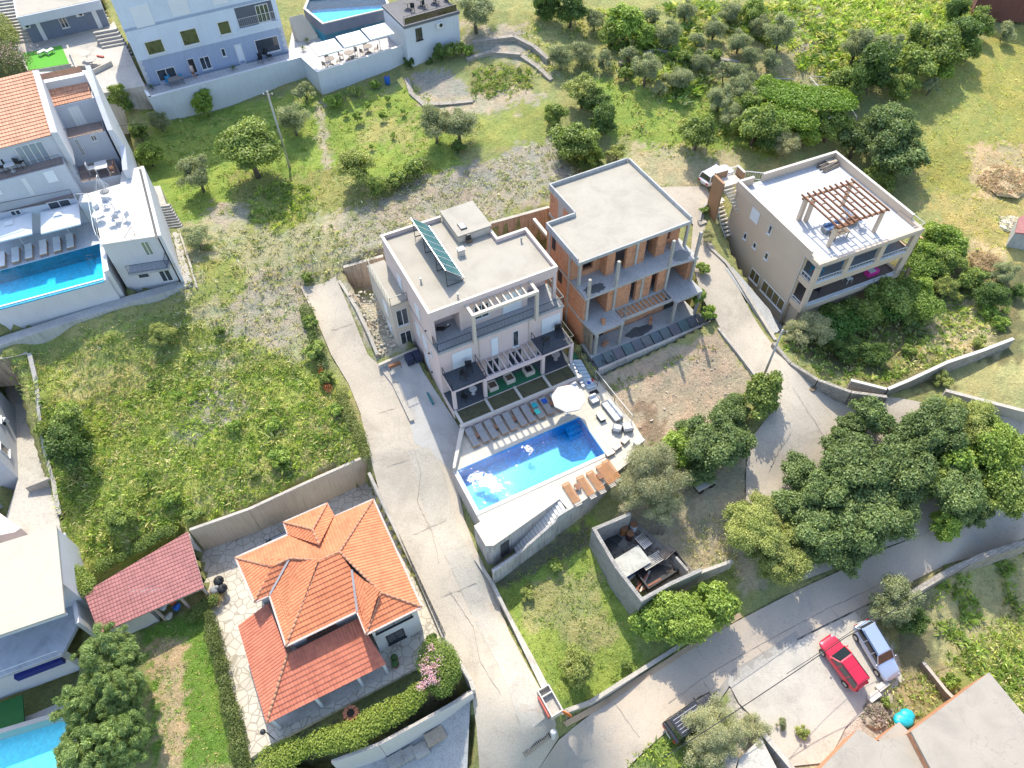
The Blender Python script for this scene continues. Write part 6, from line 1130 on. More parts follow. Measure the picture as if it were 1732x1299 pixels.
for i, (x, y) in enumerate((Z8(690, 600, 1125, 420), Z8(690, 600, 1350, 320), Z8(690, 600, 1600, 215), Z8(880, 560, 115, 530))):
    u, v = M_.uv(x, y, 1.0); lab = 'square white planter box with soil on the green mat, %s from the left' % ORD[i]
    if not p0:
        p0 = o = thing('planter_box', lab, 'planter', M_.w(u, v, .78), RZ(26), 'white planter boxes on the green mat'); g = MB()
        for a in ((-.42, .42, -.42, -.34), (-.42, .42, .34, .42), (-.42, -.34, -.34, .34), (.34, .42, -.34, .34)): g.lbox(*a, 0, .5)
        g.build('box', PINKC, o, local=True); MB().lbox(-.34, .34, -.34, .34, .02, .4).build('soil', solid('soil', (.12, .08, .05), 1), o, local=True)
    else: copy_tree(p0, None, M_.w(u, v, .78), None, None, lab)
def chair(label, loc, rz, mat, group=None, name='chair', s=1.0):
    o = thing(name, label, 'chair', loc, rz, group); o.scale = (s,)*3; MB().lbox(-.24, .24, -.24, .24, .42, .47).build('seat', mat, o, local=True, bevel=.02); MB().lbox(-.24, .24, .2, .26, .47, .9).build('backrest', mat, o, local=True, bevel=.02)
    for x in (-.2, .2):
        for y in (-.2, .2): MB().tube([(x, y, .42), (x*1.15, y*1.15, 0)], .02, 5).build('leg', mat, o, local=True)
    return o
def table(label, loc, rz, mat, rnd=True, r=.5, hgt=.72, w=None, group=None):
    o = thing('table', label, 'table', loc, rz, group)
    if rnd: MB().tube([(0, 0, hgt-.04), (0, 0, hgt)], r, 16).build('top', mat, o, local=True); MB().tube([(0, 0, 0), (0, 0, hgt-.04)], .04, 6).build('leg', mat, o, local=True); MB().tube([(0, 0, 0), (0, 0, .04)], r*.5, 10).build('foot', mat, o, local=True)
    else:
        MB().lbox(-w[0]/2, w[0]/2, -w[1]/2, w[1]/2, hgt-.05, hgt).build('top', mat, o, local=True)
        for x in (-1, 1):
            for y in (-1, 1): MB().lbox(x*w[0]*.44-.03, x*w[0]*.44+.03, y*w[1]*.42-.03, y*w[1]*.42+.03, 0, hgt-.05).build('leg', mat, o, local=True)
    return o
BLKP = solid('black_plastic_and_pit_dark', (.015, .016, .018), .6)
for (u, v, z, r_, lab) in ((2.35, -1.8, 3.38, 10, 'tall black covered chair on the left balcony of the pink house'), (1.7, -2.3, 3.38, 60, 'fallen black chair on the left balcony of the pink house'), (9.75, -2.0, 3.38, 200, 'black armchair on the right balcony of the pink house near its railing'), (11.3, -1.7, 3.38, 20, 'tall black chair against the wall on the right balcony of the pink house')): chair(lab, M_.w(u, v, z), RZ(r_), BLKP, s=1.25)
table('round white table with cloth on the left patio of the pink house', M_.w(2.35, -2.3, .77), 0, WHITE, r=.35); table('round pale table on the right patio of the pink house', M_.w(10.8, -2.2, .77), 0, CAP, r=.4); chair('dark chair in the left patio of the pink house', M_.w(1.4, -2.6, .77), 1, BLKP); chair('dark chair at the lower pergola of the pink house near the right patio', M_.w(7.9, -2.3, .79), 2, BLKP)
o = thing('tool_bag', 'dark clutter of tools lying on the left terrace corner of the pink house', 'tool bag', M_.w(1.4, 1.2, 6.3)); MB().lbox(-.5, .2, -.15, .2, 0, .2).build('bag', BLKP, o, local=True, bevel=.05); MB().tube([(.2, 0, .1), (.7, .3, .25)], .07, 6).build('handle', BLKP, o, local=True); MB().sphere((.5, .35, .2), .14, 8, 5).build('bucket', WHITE, o, local=True)
# ------------------------------------------------------------------ cars
TYRE = solid('tyre_rubber', (.02, .02, .02), .8); RIM = solid('alloy', (.45, .46, .48), .3, .05, metal=.8); CGL = glassm('car_glass', (.02, .03, .035), .04); LAMP = solid('lamp_clear', (.35, .37, .4), .15, .02); LAMPR = solid('lamp_red', (.35, .01, .01), .3, .05)
def paint(name, c, metal=.2):
    m, nt, N, L, B = newmat(name); B.inputs['Base Color'].default_value = (*c, 1); B.inputs['Metallic'].default_value = metal; B.inputs['Roughness'].default_value = .32; B.inputs['Coat Weight'].default_value = .7; B.inputs['Coat Roughness'].default_value = .05; return m
def car(name, label, x0, y0, x1, y1, col, L=4.2, W_=1.72, Hh=1.45, kind='wagon', z=None):
    "x0,y0 front pixel, x1,y1 rear pixel"
    a = GP(x0, y0, .7); b = GP(x1, y1, .7); c = (a+b)/2; d = a-b; rz = math.atan2(d[1], d[0]); g = G(c[0], c[1])+.09 if z is None else z
    slope = math.atan2(G(*(c[:2]+d[:2]*.4))-G(*(c[:2]-d[:2]*.4)), np.linalg.norm(d[:2])*.8)
    o = thing(name, label, 'car', (c[0], c[1], g)); o.rotation_euler = (0, -slope, rz); h = L/2; w = W_/2; zb = .93 if kind != 'jeep' else 1.05
    ST = [(-h, .55, .78, .80), (-h+.12, .32, .9, .90), (-h*.6, .24, zb, 1.0), (0, .22, zb-.02, 1.0), (h*.35, .22, zb-.03, 1.0), (h*.55, .24, zb-.10, .98), (h-.3, .28, zb-.2, .93), (h-.06, .38, zb-.32, .80), (h, .5, zb-.42, .66)]
    if kind == 'jeep': ST = [(-h, .5, .98, .93), (-h+.1, .34, 1.03, .97), (-h*.5, .3, zb, 1), (h*.3, .3, zb, 1), (h-.25, .34, zb-.04, .95), (h-.03, .4, zb-.12, .88), (h, .6, zb-.25, .85)]
    vs = []; fs = []; n = 10
    for (x, zl, zt, k) in ST:
        ww = w*k; vs += [(x, -ww*.85, zl), (x, -ww, zl+.14), (x, -ww*1.0, (zl+zt)/2+.05), (x, -ww*.96, zt-.05), (x, -ww*.80, zt), (x, ww*.80, zt), (x, ww*.96, zt-.05), (x, ww, (zl+zt)/2+.05), (x, ww, zl+.14), (x, ww*.85, zl)]
    for i in range(len(ST)-1):
        for k in range(n): k2 = (k+1) % n; fs.append((i*n+k, i*n+k2, (i+1)*n+k2, (i+1)*n+k))
    fs.append(tuple(range(n))[::-1]); e = (len(ST)-1)*n; fs.append(tuple(e+k for k in range(n)))
    bd = MB().mesh(vs, fs).build('body', col, o, local=True, smooth=True); s = bd.modifiers.new('sub', 'SUBSURF'); s.levels = s.render_levels = 2
    # greenhouse
    xr = -h+.22 if kind in ('wagon', 'jeep') else -h*.55; xrt = -h+.42 if kind in ('wagon', 'jeep') else -h*.38; xf = h*.42; xft = h*.12
    if kind == 'jeep': xf = h*.38; xft = h*.22
    zb2 = zb-.05; wt = w*.74; wb = w*.90
    MB().mesh([(xr, -wb, zb2), (xr, wb, zb2), (xf, wb, zb2-.03), (xf, -wb, zb2-.03), (xrt, -wt, Hh-.06), (xrt, wt, Hh-.06), (xft, wt, Hh-.06), (xft, -wt, Hh-.06)], [(3, 2, 1, 0), (4, 7, 6, 5), (0, 1, 5, 4), (1, 2, 6, 5), (2, 3, 7, 6), (3, 0, 4, 7)]).build('windows', CGL, o, local=True, bevel=.03)
    rf_ = MB().mesh([(xrt-.08, -wt*1.0, Hh-.06), (xrt-.08, wt, Hh-.06), (xft+.05, wt, Hh-.07), (xft+.05, -wt, Hh-.07), (xrt, -wt*.86, Hh), (xrt, wt*.86, Hh), (xft-.08, wt*.86, Hh), (xft-.08, -wt*.86, Hh)], [(3, 2, 1, 0), (4, 7, 6, 5), (0, 1, 5, 4), (1, 2, 6, 5), (2, 3, 7, 6), (3, 0, 4, 7)]).build('roof', col, o, local=True, bevel=.03)
    for sgn in (-1, 1):
        g_ = MB(); g_.bar((xf+.02, sgn*wb, zb2), (xft+.02, sgn*(wt+.01), Hh-.06), .07, .05); g_.bar((xr-.02, sgn*wb, zb2), (xrt-.04, sgn*wt, Hh-.05), .10, .06)
        for k in ((.0,) if kind == 'hatch' else (.0, -h*.42)): g_.bar((k, sgn*(wb+.005), zb2), (k-.03, sgn*(wt+.012), Hh-.08), .07, .03)
        g_.build('pillar', col, o, local=True)
        MB().sphere((xf-.1, sgn*(wb+.13), zb+.08), .1, 8, 5, sx=.6, sz=.7).build('mirror', col, o, local=True, smooth=True)
        MB().sphere((h-.2, sgn*w*.66, zb-.29), .13, 8, 5, sx=1.1, sz=.35).build('headlight', LAMP, o, local=True, smooth=True); MB().lbox(-h-.005, -h+.06, sgn*w*.62-.12, sgn*w*.62+.12, .62, .82).build('tail_light', LAMPR, o, local=True)
        for x in (-h*.62, h*.62):
            wh = MB().tube([(x, sgn*(w-.2), .32), (x, sgn*(w+.02), .32)], .32, 18).build('wheel', TYRE, o, local=True); MB().tube([(x, sgn*(w+.021), .32), (x, sgn*(w+.03), .32)], .2, 10).build('rim', RIM, wh, local=True)
    if kind == 'wagon':
        for sgn in (-1, 1): MB().bar((xrt+.1, sgn*wt*.92, Hh+.03), (xft-.1, sgn*wt*.92, Hh+.03), .035, .03).build('roof_rail', DKMET, o, local=True)
    if kind == 'jeep':
        for k in range(5): MB().lbox(xrt+.1, xft-.15, -.5+k*.24, -.46+k*.24, Hh+.005, Hh+.03).build('roof_rib', RIM, o, local=True)
    MB().lbox(-h-.02, -h+.01, -.26, .26, .5, .61).build('number_plate', WHITE, o, local=True); return o
car('parked_car', 'red hatchback parked on the pale gravel beside the silver estate car', 1396, 1080, 1452, 1157, paint('red_paint', (.62, .015, .045)), 4.15, 1.7, 1.45)
car('parked_car', 'silver blue estate car parked next to the red hatchback', 1507, 1140, 1456, 1055, paint('silver_paint', (.46, .53, .64), .5), 4.5, 1.76, 1.46)
car('parked_car', 'white hatchback parked at the top of the concrete lane by the outside stairs', 1232, 285, 1194, 306, paint('car_white', (.65, .65, .65), 0), 4.0, 1.7, 1.5)
car('parked_car', 'black off-road car with a ribbed roof half under the olive by the road', 1208, 1190, 1133, 1242, paint('black_paint', (.015, .013, .013)), 4.6, 1.86, 1.8, 'jeep')
car('parked_car', 'dark blue car seen in the gap behind the orange tiled roof', 437, 917, 489, 893, paint('navy_paint', (.02, .04, .07)), 4.2, 1.7, 1.45, z=-3.4)
# ------------------------------------------------------------------ poles, wires, signs
def pole(px, py, hh, label, r=.13, mat=None, arm=False):
    p = GP(px, py); o = thing('utility_pole', label, 'pole', tuple(p)); MB().tube([(0, 0, -.3), (0, 0, hh)], [r, r*.65], 9).build('post', mat or CONC, o, local=True, smooth=True); MB().bar((-.5, 0, hh-.4), (.5, .1, hh-.4), .08, .08).build('crossbar', DKMET, o, local=True)
    for x in (-.42, 0, .42): MB().tube([(x, 0, hh-.36), (x, 0, hh-.2)], .04, 6).build('insulator', WHITE, o, local=True)
    return p, o
pA, _ = pole(490, 283, 8.6, 'slender grey utility pole standing in the orchard grass left of centre'); pB, _ = pole(1290, 640, 6.5, 'grey utility pole beside the lane at the foot of the stone wall', .12)
def wire(a, b, label, sag=.8, r=.018, n=14):
    a = np.array(a, float); b = np.array(b, float); pts = [tuple(a+(b-a)*t+np.array([0, 0, -sag*4*t*(1-t)])) for t in np.linspace(0, 1, n)]; o = drop(MB().tube(pts, r, 4), 'overhead_wire', DKMET, label, 'wire')
wire(pA+[0, 0, 8.3], A(150, 215, 12.5), 'thin wire from the orchard pole to the left houses'); 
wire(A(1120, 1283, -1.0), A(1430, 1078, -.6), 'dark overhead cable crossing above the black car and the olive', r=.03); wire(A(1430, 1078, -.6), A(1640, 955, -.2), 'dark overhead cable crossing above the silver car', r=.03); wire(A(1330, 1140, -1.2), A(1560, 985, -.8), 'second thin cable above the red car', r=.02)
p = GP(957, 1222); o = thing('traffic_mirror', 'round traffic mirror on a thin post at the road junction', 'mirror', tuple(p), RZ(-30)); MB().tube([(0, 0, 0), (0, 0, 2.6)], .035, 6).build('post', RIM, o, local=True); MB().tube([(0, -.05, 2.4), (0, .02, 2.4)], .38, 18).build('mirror_disc', solid('orange_rim', (.5, .14, .03), .5), o, local=True)
p = GP(930, 1190); o = thing('meter_cabinet', 'pale concrete utility trough with a red side panel at the driveway mouth', 'cabinet', tuple(p), RZ(118)); o.scale = (.85, .8, .8); g = MB()
for a in ((-1.2, 1.2, -.6, -.5), (-1.2, 1.2, .5, .6), (-1.2, -1.1, -.5, .5), (1.1, 1.2, -.5, .5), (.5, .6, -.5, .5)): g.lbox(*a, 0, 1.1)
g.build('walls', CAP, o, local=True); MB().lbox(-1.1, 1.1, -.5, .5, 0, .5).build('base', CONC, o, local=True); MB().lbox(-1.0, .8, .62, .8, .1, .8).build('red_panel', solid('faded_red', (.42, .10, .07), .7), o, local=True)
o = thing('gate_pillar', 'small white pillar at the lower end of the driveway kerb', 'pillar', tuple(GP(935, 1246))); MB().tube([(0, 0, -.2), (0, 0, 1.3)], .18, 10).build('post', WHITE, o, local=True); MB().sphere((0, 0, 1.35), .22, 10, 6).build('ball', WHITE, o, local=True, smooth=True)
o = thing('drain_grate', 'ribbed metal drain grate across the foot of the driveway', 'grate', tuple(GP(905, 1262))); a_ = GP(886, 1275); b_ = GP(928, 1242); g = MB()
for i in range(16): q = a_+(b_-a_)*i/15; d = (b_-a_)[:2]/np.linalg.norm((b_-a_)[:2]); n_ = np.array([-d[1], d[0]])*.3; g.bar((q[0]-n_[0], q[1]-n_[1], q[2]+.12), (q[0]+n_[0], q[1]+n_[1], q[2]+.12), .08, .04)
g.build('bars', DKMET, o)
drop(MB().tube([tuple(GP(1373, 656)+np.array([0, 0, .06])), tuple(GP(1373, 656)+np.array([0, 0, .10]))], .42, 18), 'manhole_cover', BRONZE, 'round rusty manhole cover in the concrete lane', 'manhole cover')
# ------------------------------------------------------------------ left terraces
l2 = None
for i, (x, y) in enumerate(((119, 408), (97, 414), (73.5, 419.5), (49, 426), (27, 432), (3, 440))):
    q = A(x, y, 8.35); lab = 'white sun lounger beside the turquoise pool, %s from the pool ladder end' % ORD[i]
    if not l2: l2 = lounger(lab, (q[0], q[1], 8.1), RZ(22), 'white loungers beside the turquoise pool', fab=WHITE)
    else: copy_tree(l2, None, (q[0], q[1], 8.1), RZ(22), None, lab)
    s = [4.2, 2.7, 1.7]; p = A(x+9, y-4, 8.1)
o = parasol('large white square parasol over the left pool deck, nearer the white annex', (0, 0, 0), RZ(22), 2.35, 2.75, 4, WCV, 'white square parasols over the left pool deck', .55); q = A(99, 364, 10.6); o.location = (q[0], q[1], 8.1)
q = A(17, 380, 10.6); copy_tree(o, None, (q[0], q[1], 8.1), RZ(22), None, 'large white square parasol over the left pool deck, cut by the left edge')
o2 = None
for i, (x, y) in enumerate(((551, 75), (595, 61), (638, 48))):
    q = A(x, y, 12.9); lab = 'white square parasol on the paved terrace below the raised pool, %s one' % ['left', 'middle', 'right'][i]
    if not o2: o2 = parasol(lab, (q[0], q[1], 10.3), RZ(28), 2.05, 2.6, 4, WCV, 'white parasols below the raised pool', .3)
    else: copy_tree(o2, None, (q[0], q[1], 10.3), None, None, lab)
WICK = solid('wicker_taupe', (.25, .21, .18), .8)
for i, (x, y) in enumerate(((558, 101), (590, 91), (622, 80))):
    q = A(x, y, 10.4); lab = ['left', 'middle', 'right'][i]; table('round table under the %s white parasol of the upper terrace' % lab, (q[0], q[1], 9.84), 0, WICK, r=.55)
    for k in range(3): a = k*2.1+i; chair('brown chair at the round table under the %s white parasol, %s' % (lab, ['right side', 'back side', 'near side'][k]), (q[0]+.95*math.cos(a), q[1]+.95*math.sin(a), 9.84), a-math.pi/2, WICK, 'brown wicker chairs of the upper terrace')
q = A(702, 22, 13.6)
for k in range(4): table('dark table on the roof terrace of the small white house, %s from the left' % ORD[k], tuple(A(690+k*22, 14-k*5, 13.44)), 0, BLKP, r=.5); chair('dark chair on the roof terrace of the small white house, %s from the left' % ORD[k], tuple(A(698+k*21, 20-k*6, 13.44)), k, BLKP)
e = A(181, 332, 11); o = thing('egg_chair', 'white hanging egg chair with grey cushion on the bright white roof terrace', 'hanging chair', (e[0], e[1], 10.9), RZ(20)); g = MB()
for k in range(10): a = 2*math.pi*k/10; g.tube([(.12*math.cos(a), .12*math.sin(a), 1.9), (.62*math.cos(a), .45*math.sin(a), 1.1), (.5*math.cos(a), .36*math.sin(a), .5), (0, 0, .35)], .018, 4)
g.build('basket', WHITE, o, local=True); MB().tube([(0, 0, .02), (0, .6, .05), (0, .75, 1.3), (0, .5, 2.1), (0, 0, 2.2), (0, 0, 1.9)], .035, 6).build('stand', WHITE, o, local=True); MB().sphere((0, 0, .62), .42, 12, 6, sz=.3).build('cushion', FAB, o, local=True, smooth=True); MB().tube([(0, 0, 0), (0, 0, .03)], .5, 16).build('base', WHITE, o, local=True)
tq = A(182, 362, 11.3); table('round white table with chairs on the bright white roof terrace', (tq[0]-.6, tq[1]-.4, 10.9), 0, WHITE, r=.5)
for k, (x, y) in enumerate(((180, 348), (171, 360), (198, 352), (200, 371), (214, 370), (190, 378))): q = A(x, y, 11.1); chair('white wicker chair on the bright white roof terrace, %s' % ['behind the table', 'left of the table', 'right of the table', 'near the middle', 'rightmost of the chairs', 'near the front edge'][k], (q[0], q[1], 10.9), k*1.1, solid('pale_wicker', (.5, .5, .52), .8), 'white wicker chairs of the roof terrace', s=1.1)
q = A(170, 279, 11.6); table('white rectangular table on the brown patio of the terraced house', (q[0], q[1], 10.9), RZ(24), WHITE, False, w=(1.1, 1.4)); q = A(155, 285, 11.4); chair('white reclining chair left of the white patio table', (q[0], q[1], 10.9), RZ(110), WHITE, s=1.3); q = A(189, 283, 11.4); chair('red brown chair right of the white patio table', (q[0], q[1], 10.9), RZ(290), WOOD, s=1.1)
q = A(160, 262, 11.4); table('small round table by the patio wall of the terraced house', (q[0], q[1], 10.9), 0, CAP, r=.35); o = thing('closed_parasol', 'folded grey parasol leaning over the brown patio', 'parasol', tuple(A(187, 266, 10.9))); MB().tube([(0, 0, 0), (-.3, .6, 2.4)], .03, 6).build('pole', WHITE, o, local=True); MB().tube([(-.08, .15, .7), (-.2, .4, 1.5), (-.3, .6, 2.5)], [.12, .16, .05], 8).build('folded_canopy', FABL, o, local=True)
q = A(17, 282, 14.3); table('white round table on the balcony at the left edge', (q[0], q[1], 13.8), 0, WHITE, r=.45)
for k, (x, y) in enumerate(((3, 284), (34, 276))): q = A(x, y, 14.2); chair('black armchair %s of the white balcony table' % ('left', 'right')[k], (q[0], q[1], 13.8), k*3, BLKP, s=1.2)
for k, (x, y) in enumerate(((229, 438), (250, 431))): q = A(x, y, 8.6); chair('dark chair on the small balcony of the white annex, %s one' % ('left', 'right')[k], (q[0], q[1], 8.2), k*3, BLKP)
q = A(240, 434, 8.7); table('small dark table on the balcony of the white annex', (q[0], q[1], 8.2), 0, BLKP, r=.3)
q = A(297, 134, 10.4); table('table with blue chairs outside the blue house windows', (q[0], q[1], 9.84), RZ(28), WICK, False, w=(1.6, .9)); BLC = solid('sky_blue_fabric', (.02, .25, .45), .8)
for k, (x, y) in enumerate(((283, 137), (290, 130), (304, 131))): q = A(x, y, 10.3); chair('blue chair at the table outside the blue house, %s' % ['leftmost', 'middle', 'rightmost'][k], (q[0], q[1], 9.84), k*2.2, BLC)
for k, (x, y) in enumerate(((440, 101), (456, 96), (447, 92))): q = A(x, y, 10.2); chair('black chair near the right end of the blue house patio, %s' % ['left one', 'right one', 'back one'][k], (q[0], q[1], 9.84), k*2.2, BLKP, s=1.1)
for k, (x, y, n) in enumerate(((85, 88, 'white garden bench on the bright green turf mat'), (72, 90, 'small pale stool on the bright green turf mat'))): q = A(x, y, 11.2); table(n, (q[0], q[1], 11.03), 1, WHITE, False, w=(.9, .5), hgt=.45)
for k, (x, y) in enumerate(((148, 98), (156, 108))): q = A(x, y, 11.2); table('round pale table in the junk yard beside the turf mat, %s one' % ('upper', 'lower')[k], (q[0], q[1], 11.0), 0, CONC, r=.6)
o = drop(MB().bar(A(164, 94, 11.1), A(175, 96, 11.1), .2, .12), 'surfboard', solid('red_plastic', (.5, .08, .05), .5), 'small red board lying in the junk yard', 'board')
q = GP(656, 142); o = thing('blue_barrel', 'blue plastic barrel beside the high white garden wall', 'barrel', tuple(q)); MB().tube([(0, 0, 0), (0, 0, .08), (0, 0, .5), (0, 0, .92), (0, 0, 1.0)], [.26, .3, .33, .3, .26], 14).build('drum', solid('barrel_blue', (.01, .10, .42), .5), o, local=True, smooth=True); MB().tube([(0, 0, 1.0), (0, 0, 1.02)], .24, 14).build('lid', solid('brown_lid', (.15, .09, .06), .7), o, local=True)
# person on the doorstep of the blue house
def person(label, loc, rz, skin, top, low, hair):
    o = thing('person', label, 'person', loc, rz); V = [(0, 0, .93), (0, .01, 1.12), (0, 0, 1.36), (0, 0, 1.47), (0, .03, 1.56), (0, .04, 1.66), (.17, 0, 1.39), (.25, .02, 1.13), (.24, .16, .93), (.23, .2, .86), (-.17, 0, 1.39), (-.26, .0, 1.12), (-.25, .10, .90), (-.24, .13, .83), (.09, 0, .86), (.11, .06, .48), (.11, -.02, .08), (.11, .12, .04), (-.09, 0, .86), (-.10, -.04, .48), (-.11, -.12, .08), (-.11, .02, .04)]
    E_ = [(0, 1), (1, 2), (2, 3), (3, 4), (4, 5), (2, 6), (6, 7), (7, 8), (8, 9), (2, 10), (10, 11), (11, 12), (12, 13), (0, 14), (14, 15), (15, 16), (16, 17), (0, 18), (18, 19), (19, 20), (20, 21)]
    R_ = [.13, .12, .14, .055, .085, .09, .06, .045, .035, .03, .06, .045, .035, .03, .09, .06, .042, .03, .09, .06, .042, .03]
    me = bpy.data.meshes.new('body'); me.from_pydata(V, E_, []); b = bpy.data.objects.new('body', me); link(b, o); sk = b.modifiers.new('skin', 'SKIN'); 
    for i, r in enumerate(R_): me.skin_vertices[0].data[i].radius = (r*(1.25 if i in (0, 1, 2) else 1), r)
    me.skin_vertices[0].data[0].use_root = True; s = b.modifiers.new('sub', 'SUBSURF'); s.levels = s.render_levels = 1; me.materials.append(skin)
    MB().tube([(0, 0, .88), (0, .01, 1.12), (0, 0, 1.38), (0, 0, 1.45)], [.185, .17, .2, .1], 12).build('shirt', top, o, local=True, smooth=True); MB().tube([(0, 0, .94), (0, 0, .8), (0, .01, .55)], [.18, .19, .17], 12).build('shorts', low, o, local=True, smooth=True)
    MB().sphere((0, .01, 1.68), .115, 10, 6, sy=1.05).build('hair', hair, o, local=True, smooth=True); return o
me_ = None
if not bpy.data.meshes.get('__x'):
    q = A(331, 131, 9.84)
    try: person('person in a pale top stepping out of the blue house door', (q[0], q[1]-.2, 9.85), RZ(150), solid('skin', (.45, .27, .19), .6), solid('pale_top', (.6, .5, .46), .9), solid('brown_shorts', (.2, .12, .08), .9), solid('dark_hair', (.02, .012, .01), .7))
    except Exception as ex: print('person', ex)
# ------------------------------------------------------------------ ruin junk and small clutter
def atg(x, y, dz=0): p = GP(x, y); return (p[0], p[1], p[2]+.06+dz)
for (x, y, c, lab) in ((1054, 902, (.38, .16, .05), 'rusty orange oil drum in the corner of the ruin'), (1064, 911, (.07, .035, .03), 'dark red oil drum in the ruin beside the orange one'), (1070, 896, (.5, .52, .52), 'pale topped oil drum in the ruin under the olive')):
    o = thing('oil_drum', lab, 'barrel', atg(x, y)); MB().tube([(0, 0, 0), (0, 0, .9)], .3, 14).build('drum', solid('drum%d' % x, c, .7, .3, 4), o, local=True, smooth=False); MB().tube([(0, 0, .9), (0, 0, .93)], .31, 14).build('rim', solid('rust', (.2, .09, .04), .8), o, local=True)
o = thing('blue_container', 'small blue shed with a pale dirty roof standing in the ruin', 'shed', atg(1065, 962), RZ(30)); MB().lbox(-1.2, 1.2, -.7, .7, 0, 1.3).build('walls', solid('shed_blue', (.02, .09, .30), .6), o, local=True); MB().lbox(-1.3, 1.3, -.85, .85, 1.3, 1.36).build('roof', stained('dirty_white_sheet', (.42, .42, .38), .6, streak=0, scale=1.5), o, local=True)
def slatted(label, x, y, rz, w, d, n, mat, z=.1, name='pallet', cat='pallet'):
    o = thing(name, label, cat, atg(x, y, z), RZ(rz)); g = MB()
    for i in range(n): yy = -d/2+d*i/n; g.lbox(-w/2, w/2, yy, yy+d/n*.6, .1, .13)
    g.build('slats', mat, o, local=True); g = MB()
    for k in (-w/2+.05, 0, w/2-.05): g.lbox(k-.04, k+.04, -d/2, d/2, 0, .1)
    g.build('bearer', mat, o, local=True); return o
slatted('dark metal grating leaning in the ruin behind the blue shed', 1035, 918, 50, 1.5, 1.0, 8, DKMET, name='metal_grate', cat='grate'); slatted('grey metal lattice frame lying in the middle of the ruin', 1087, 920, -55, 1.2, .9, 6, RIM, .4, name='lattice_panel', cat='panel'); slatted('grey corrugated metal strip roofing the dark pit of the ruin', 1100, 957, 30, 1.9, .9, 7, CONC, .9, name='corrugated_sheet', cat='sheet metal'); slatted('broken pale pallet at the right end of the dark pit', 1125, 942, 40, 1.3, .8, 6, OLDW, .8); slatted('pale wooden pallet on the firewood under the olive tree', 1107, 878, 15, 1.1, .8, 6, CAP, .9)
o = thing('dark_pit_box', 'black box standing in for the dark pit inside the ruin', 'pit', atg(1118, 968), RZ(30)); g = MB(); g.lbox(-2.0, 1.9, -.8, -.7, 0, .7).lbox(-2.0, 1.9, .7, .8, 0, .7).lbox(-2.0, -1.9, -.7, .7, 0, .7).lbox(1.8, 1.9, -.7, .7, 0, .7); g.build('walls', BLKP, o, local=True); MB().lbox(-1.9, 1.8, -.7, .7, 0, .1).build('floor', BLKP, o, local=True)  # black walls and floor stand in for the dark of the open pit
RUST = solid('rust_beam', (.26, .10, .06), .8, .3, 4)
for k, (x, y, r_, m_, lab) in enumerate(((1072, 976, 40, CAP, 'pale beam lying on the scrap in front of the blue shed'), (1082, 992, 48, RUST, 'rusty red beam in the lower corner of the ruin'), (1090, 986, 60, CAP, 'second pale beam crossing the scrap of the ruin'), (1098, 994, 25, RUST, 'short rusty beam beside the dark pit'), (1080, 982, 75, RUST, 'rusty bar leaning over the scrap of the ruin'))):
    o = thing('scrap_beam', lab, 'beam', atg(x, y, .3), RZ(r_)); MB().bar((-1.0, 0, 0), (1.0, 0, .35*(k % 2)), .14, .12).build('beam', m_, o, local=True)
for k in range(4): o = thing('fence_post_bundle', 'upright old board among the firewood under the olive, %s from the left' % ORD[k], 'board', atg(1098+k*7, 903+k)); MB().bar((0, 0, 0), (.2, .3, 1.4), .16, .05).build('board', OLDW, o, local=True)
q = GP(1188, 822); o = thing('scrap_cart', 'rusty pale scrap cart under the dark trees beside the ruin', 'cart', tuple(q), .5); MB().lbox(-.9, .9, -.5, .5, .5, .8).build('tray', CONC, o, local=True); MB().lbox(-.7, .7, -.4, .4, .2, .5).build('frame', RUST, o, local=True)
for x in (-.6, .6): MB().tube([(x, -.55, .28), (x, .55, .28)], .27, 12).build('wheel', TYRE, o, local=True)
# well, lamp, pots of the orange house
q = O_.w(-3.1, -2.9, -3.42); o = thing('brick_well', 'small round brick well planter in the shaded garden of the orange house', 'planter', q); g = MB()
for k in range(10): a = k*.6283; g.lbox(.42*math.cos(a)-.14, .42*math.cos(a)+.14, .42*math.sin(a)-.12, .42*math.sin(a)+.12, 0, .5)
g.build('brick_ring', solid('terracotta', (.42, .16, .08), .8, .2, 6), o, local=True); MB().tube([(0, 0, 0), (0, 0, .4)], .35, 10).build('soil', solid('soil_dark', (.03, .025, .02), 1), o, local=True)
o = thing('garden_lamp', 'black garden lamp post at the corner of the lower orange roof', 'lamp', O_.w(-8.5, -1.9, -3.42)); MB().tube([(0, 0, 0), (0, 0, 2.1)], .04, 6).build('post', DKMET, o, local=True); MB().sphere((-.2, 0, 2.2), .2, 10, 6).build('lamp_shade', DKMET, o, local=True, smooth=True)
for k, (u, v, r) in enumerate(((1.0, -1.2, .3), (1.1, -.75, .28))): o = thing('flower_pot', 'terracotta pot beside the lower orange roof corner, %s one' % ('front', 'back')[k], 'pot', O_.w(u, v, -3.42)); MB().tube([(0, 0, 0), (0, 0, .4)], [r*.7, r], 12).build('pot', solid('terracotta2', (.32, .12, .06), .8), o, local=True); MB().sphere((0, 0, .55), r, 9, 6).build('plant', solid('pot_plant', (.04, .09, .02), .8, .4, 9), o, local=True)
for k, (x, y, w_, d_) in enumerate(((672, 1287, 1.3, .9), (693, 1276, .9, .8), (713, 1270, 1.1, .9), (737, 1247, 1.5, .9))): o = thing('concrete_block', 'grey concrete block on the lower yard below the white garden wall, %s from the left' % ORD[k], 'concrete block', atg(x, y), RZ(28), 'concrete blocks on the lower yard'); MB().lbox(-w_/2, w_/2, -d_/2, d_/2, 0, .5).build('block', CONC if k < 3 else stained('tan_block', (.45, .36, .26), .8), o, local=True, bevel=.03)
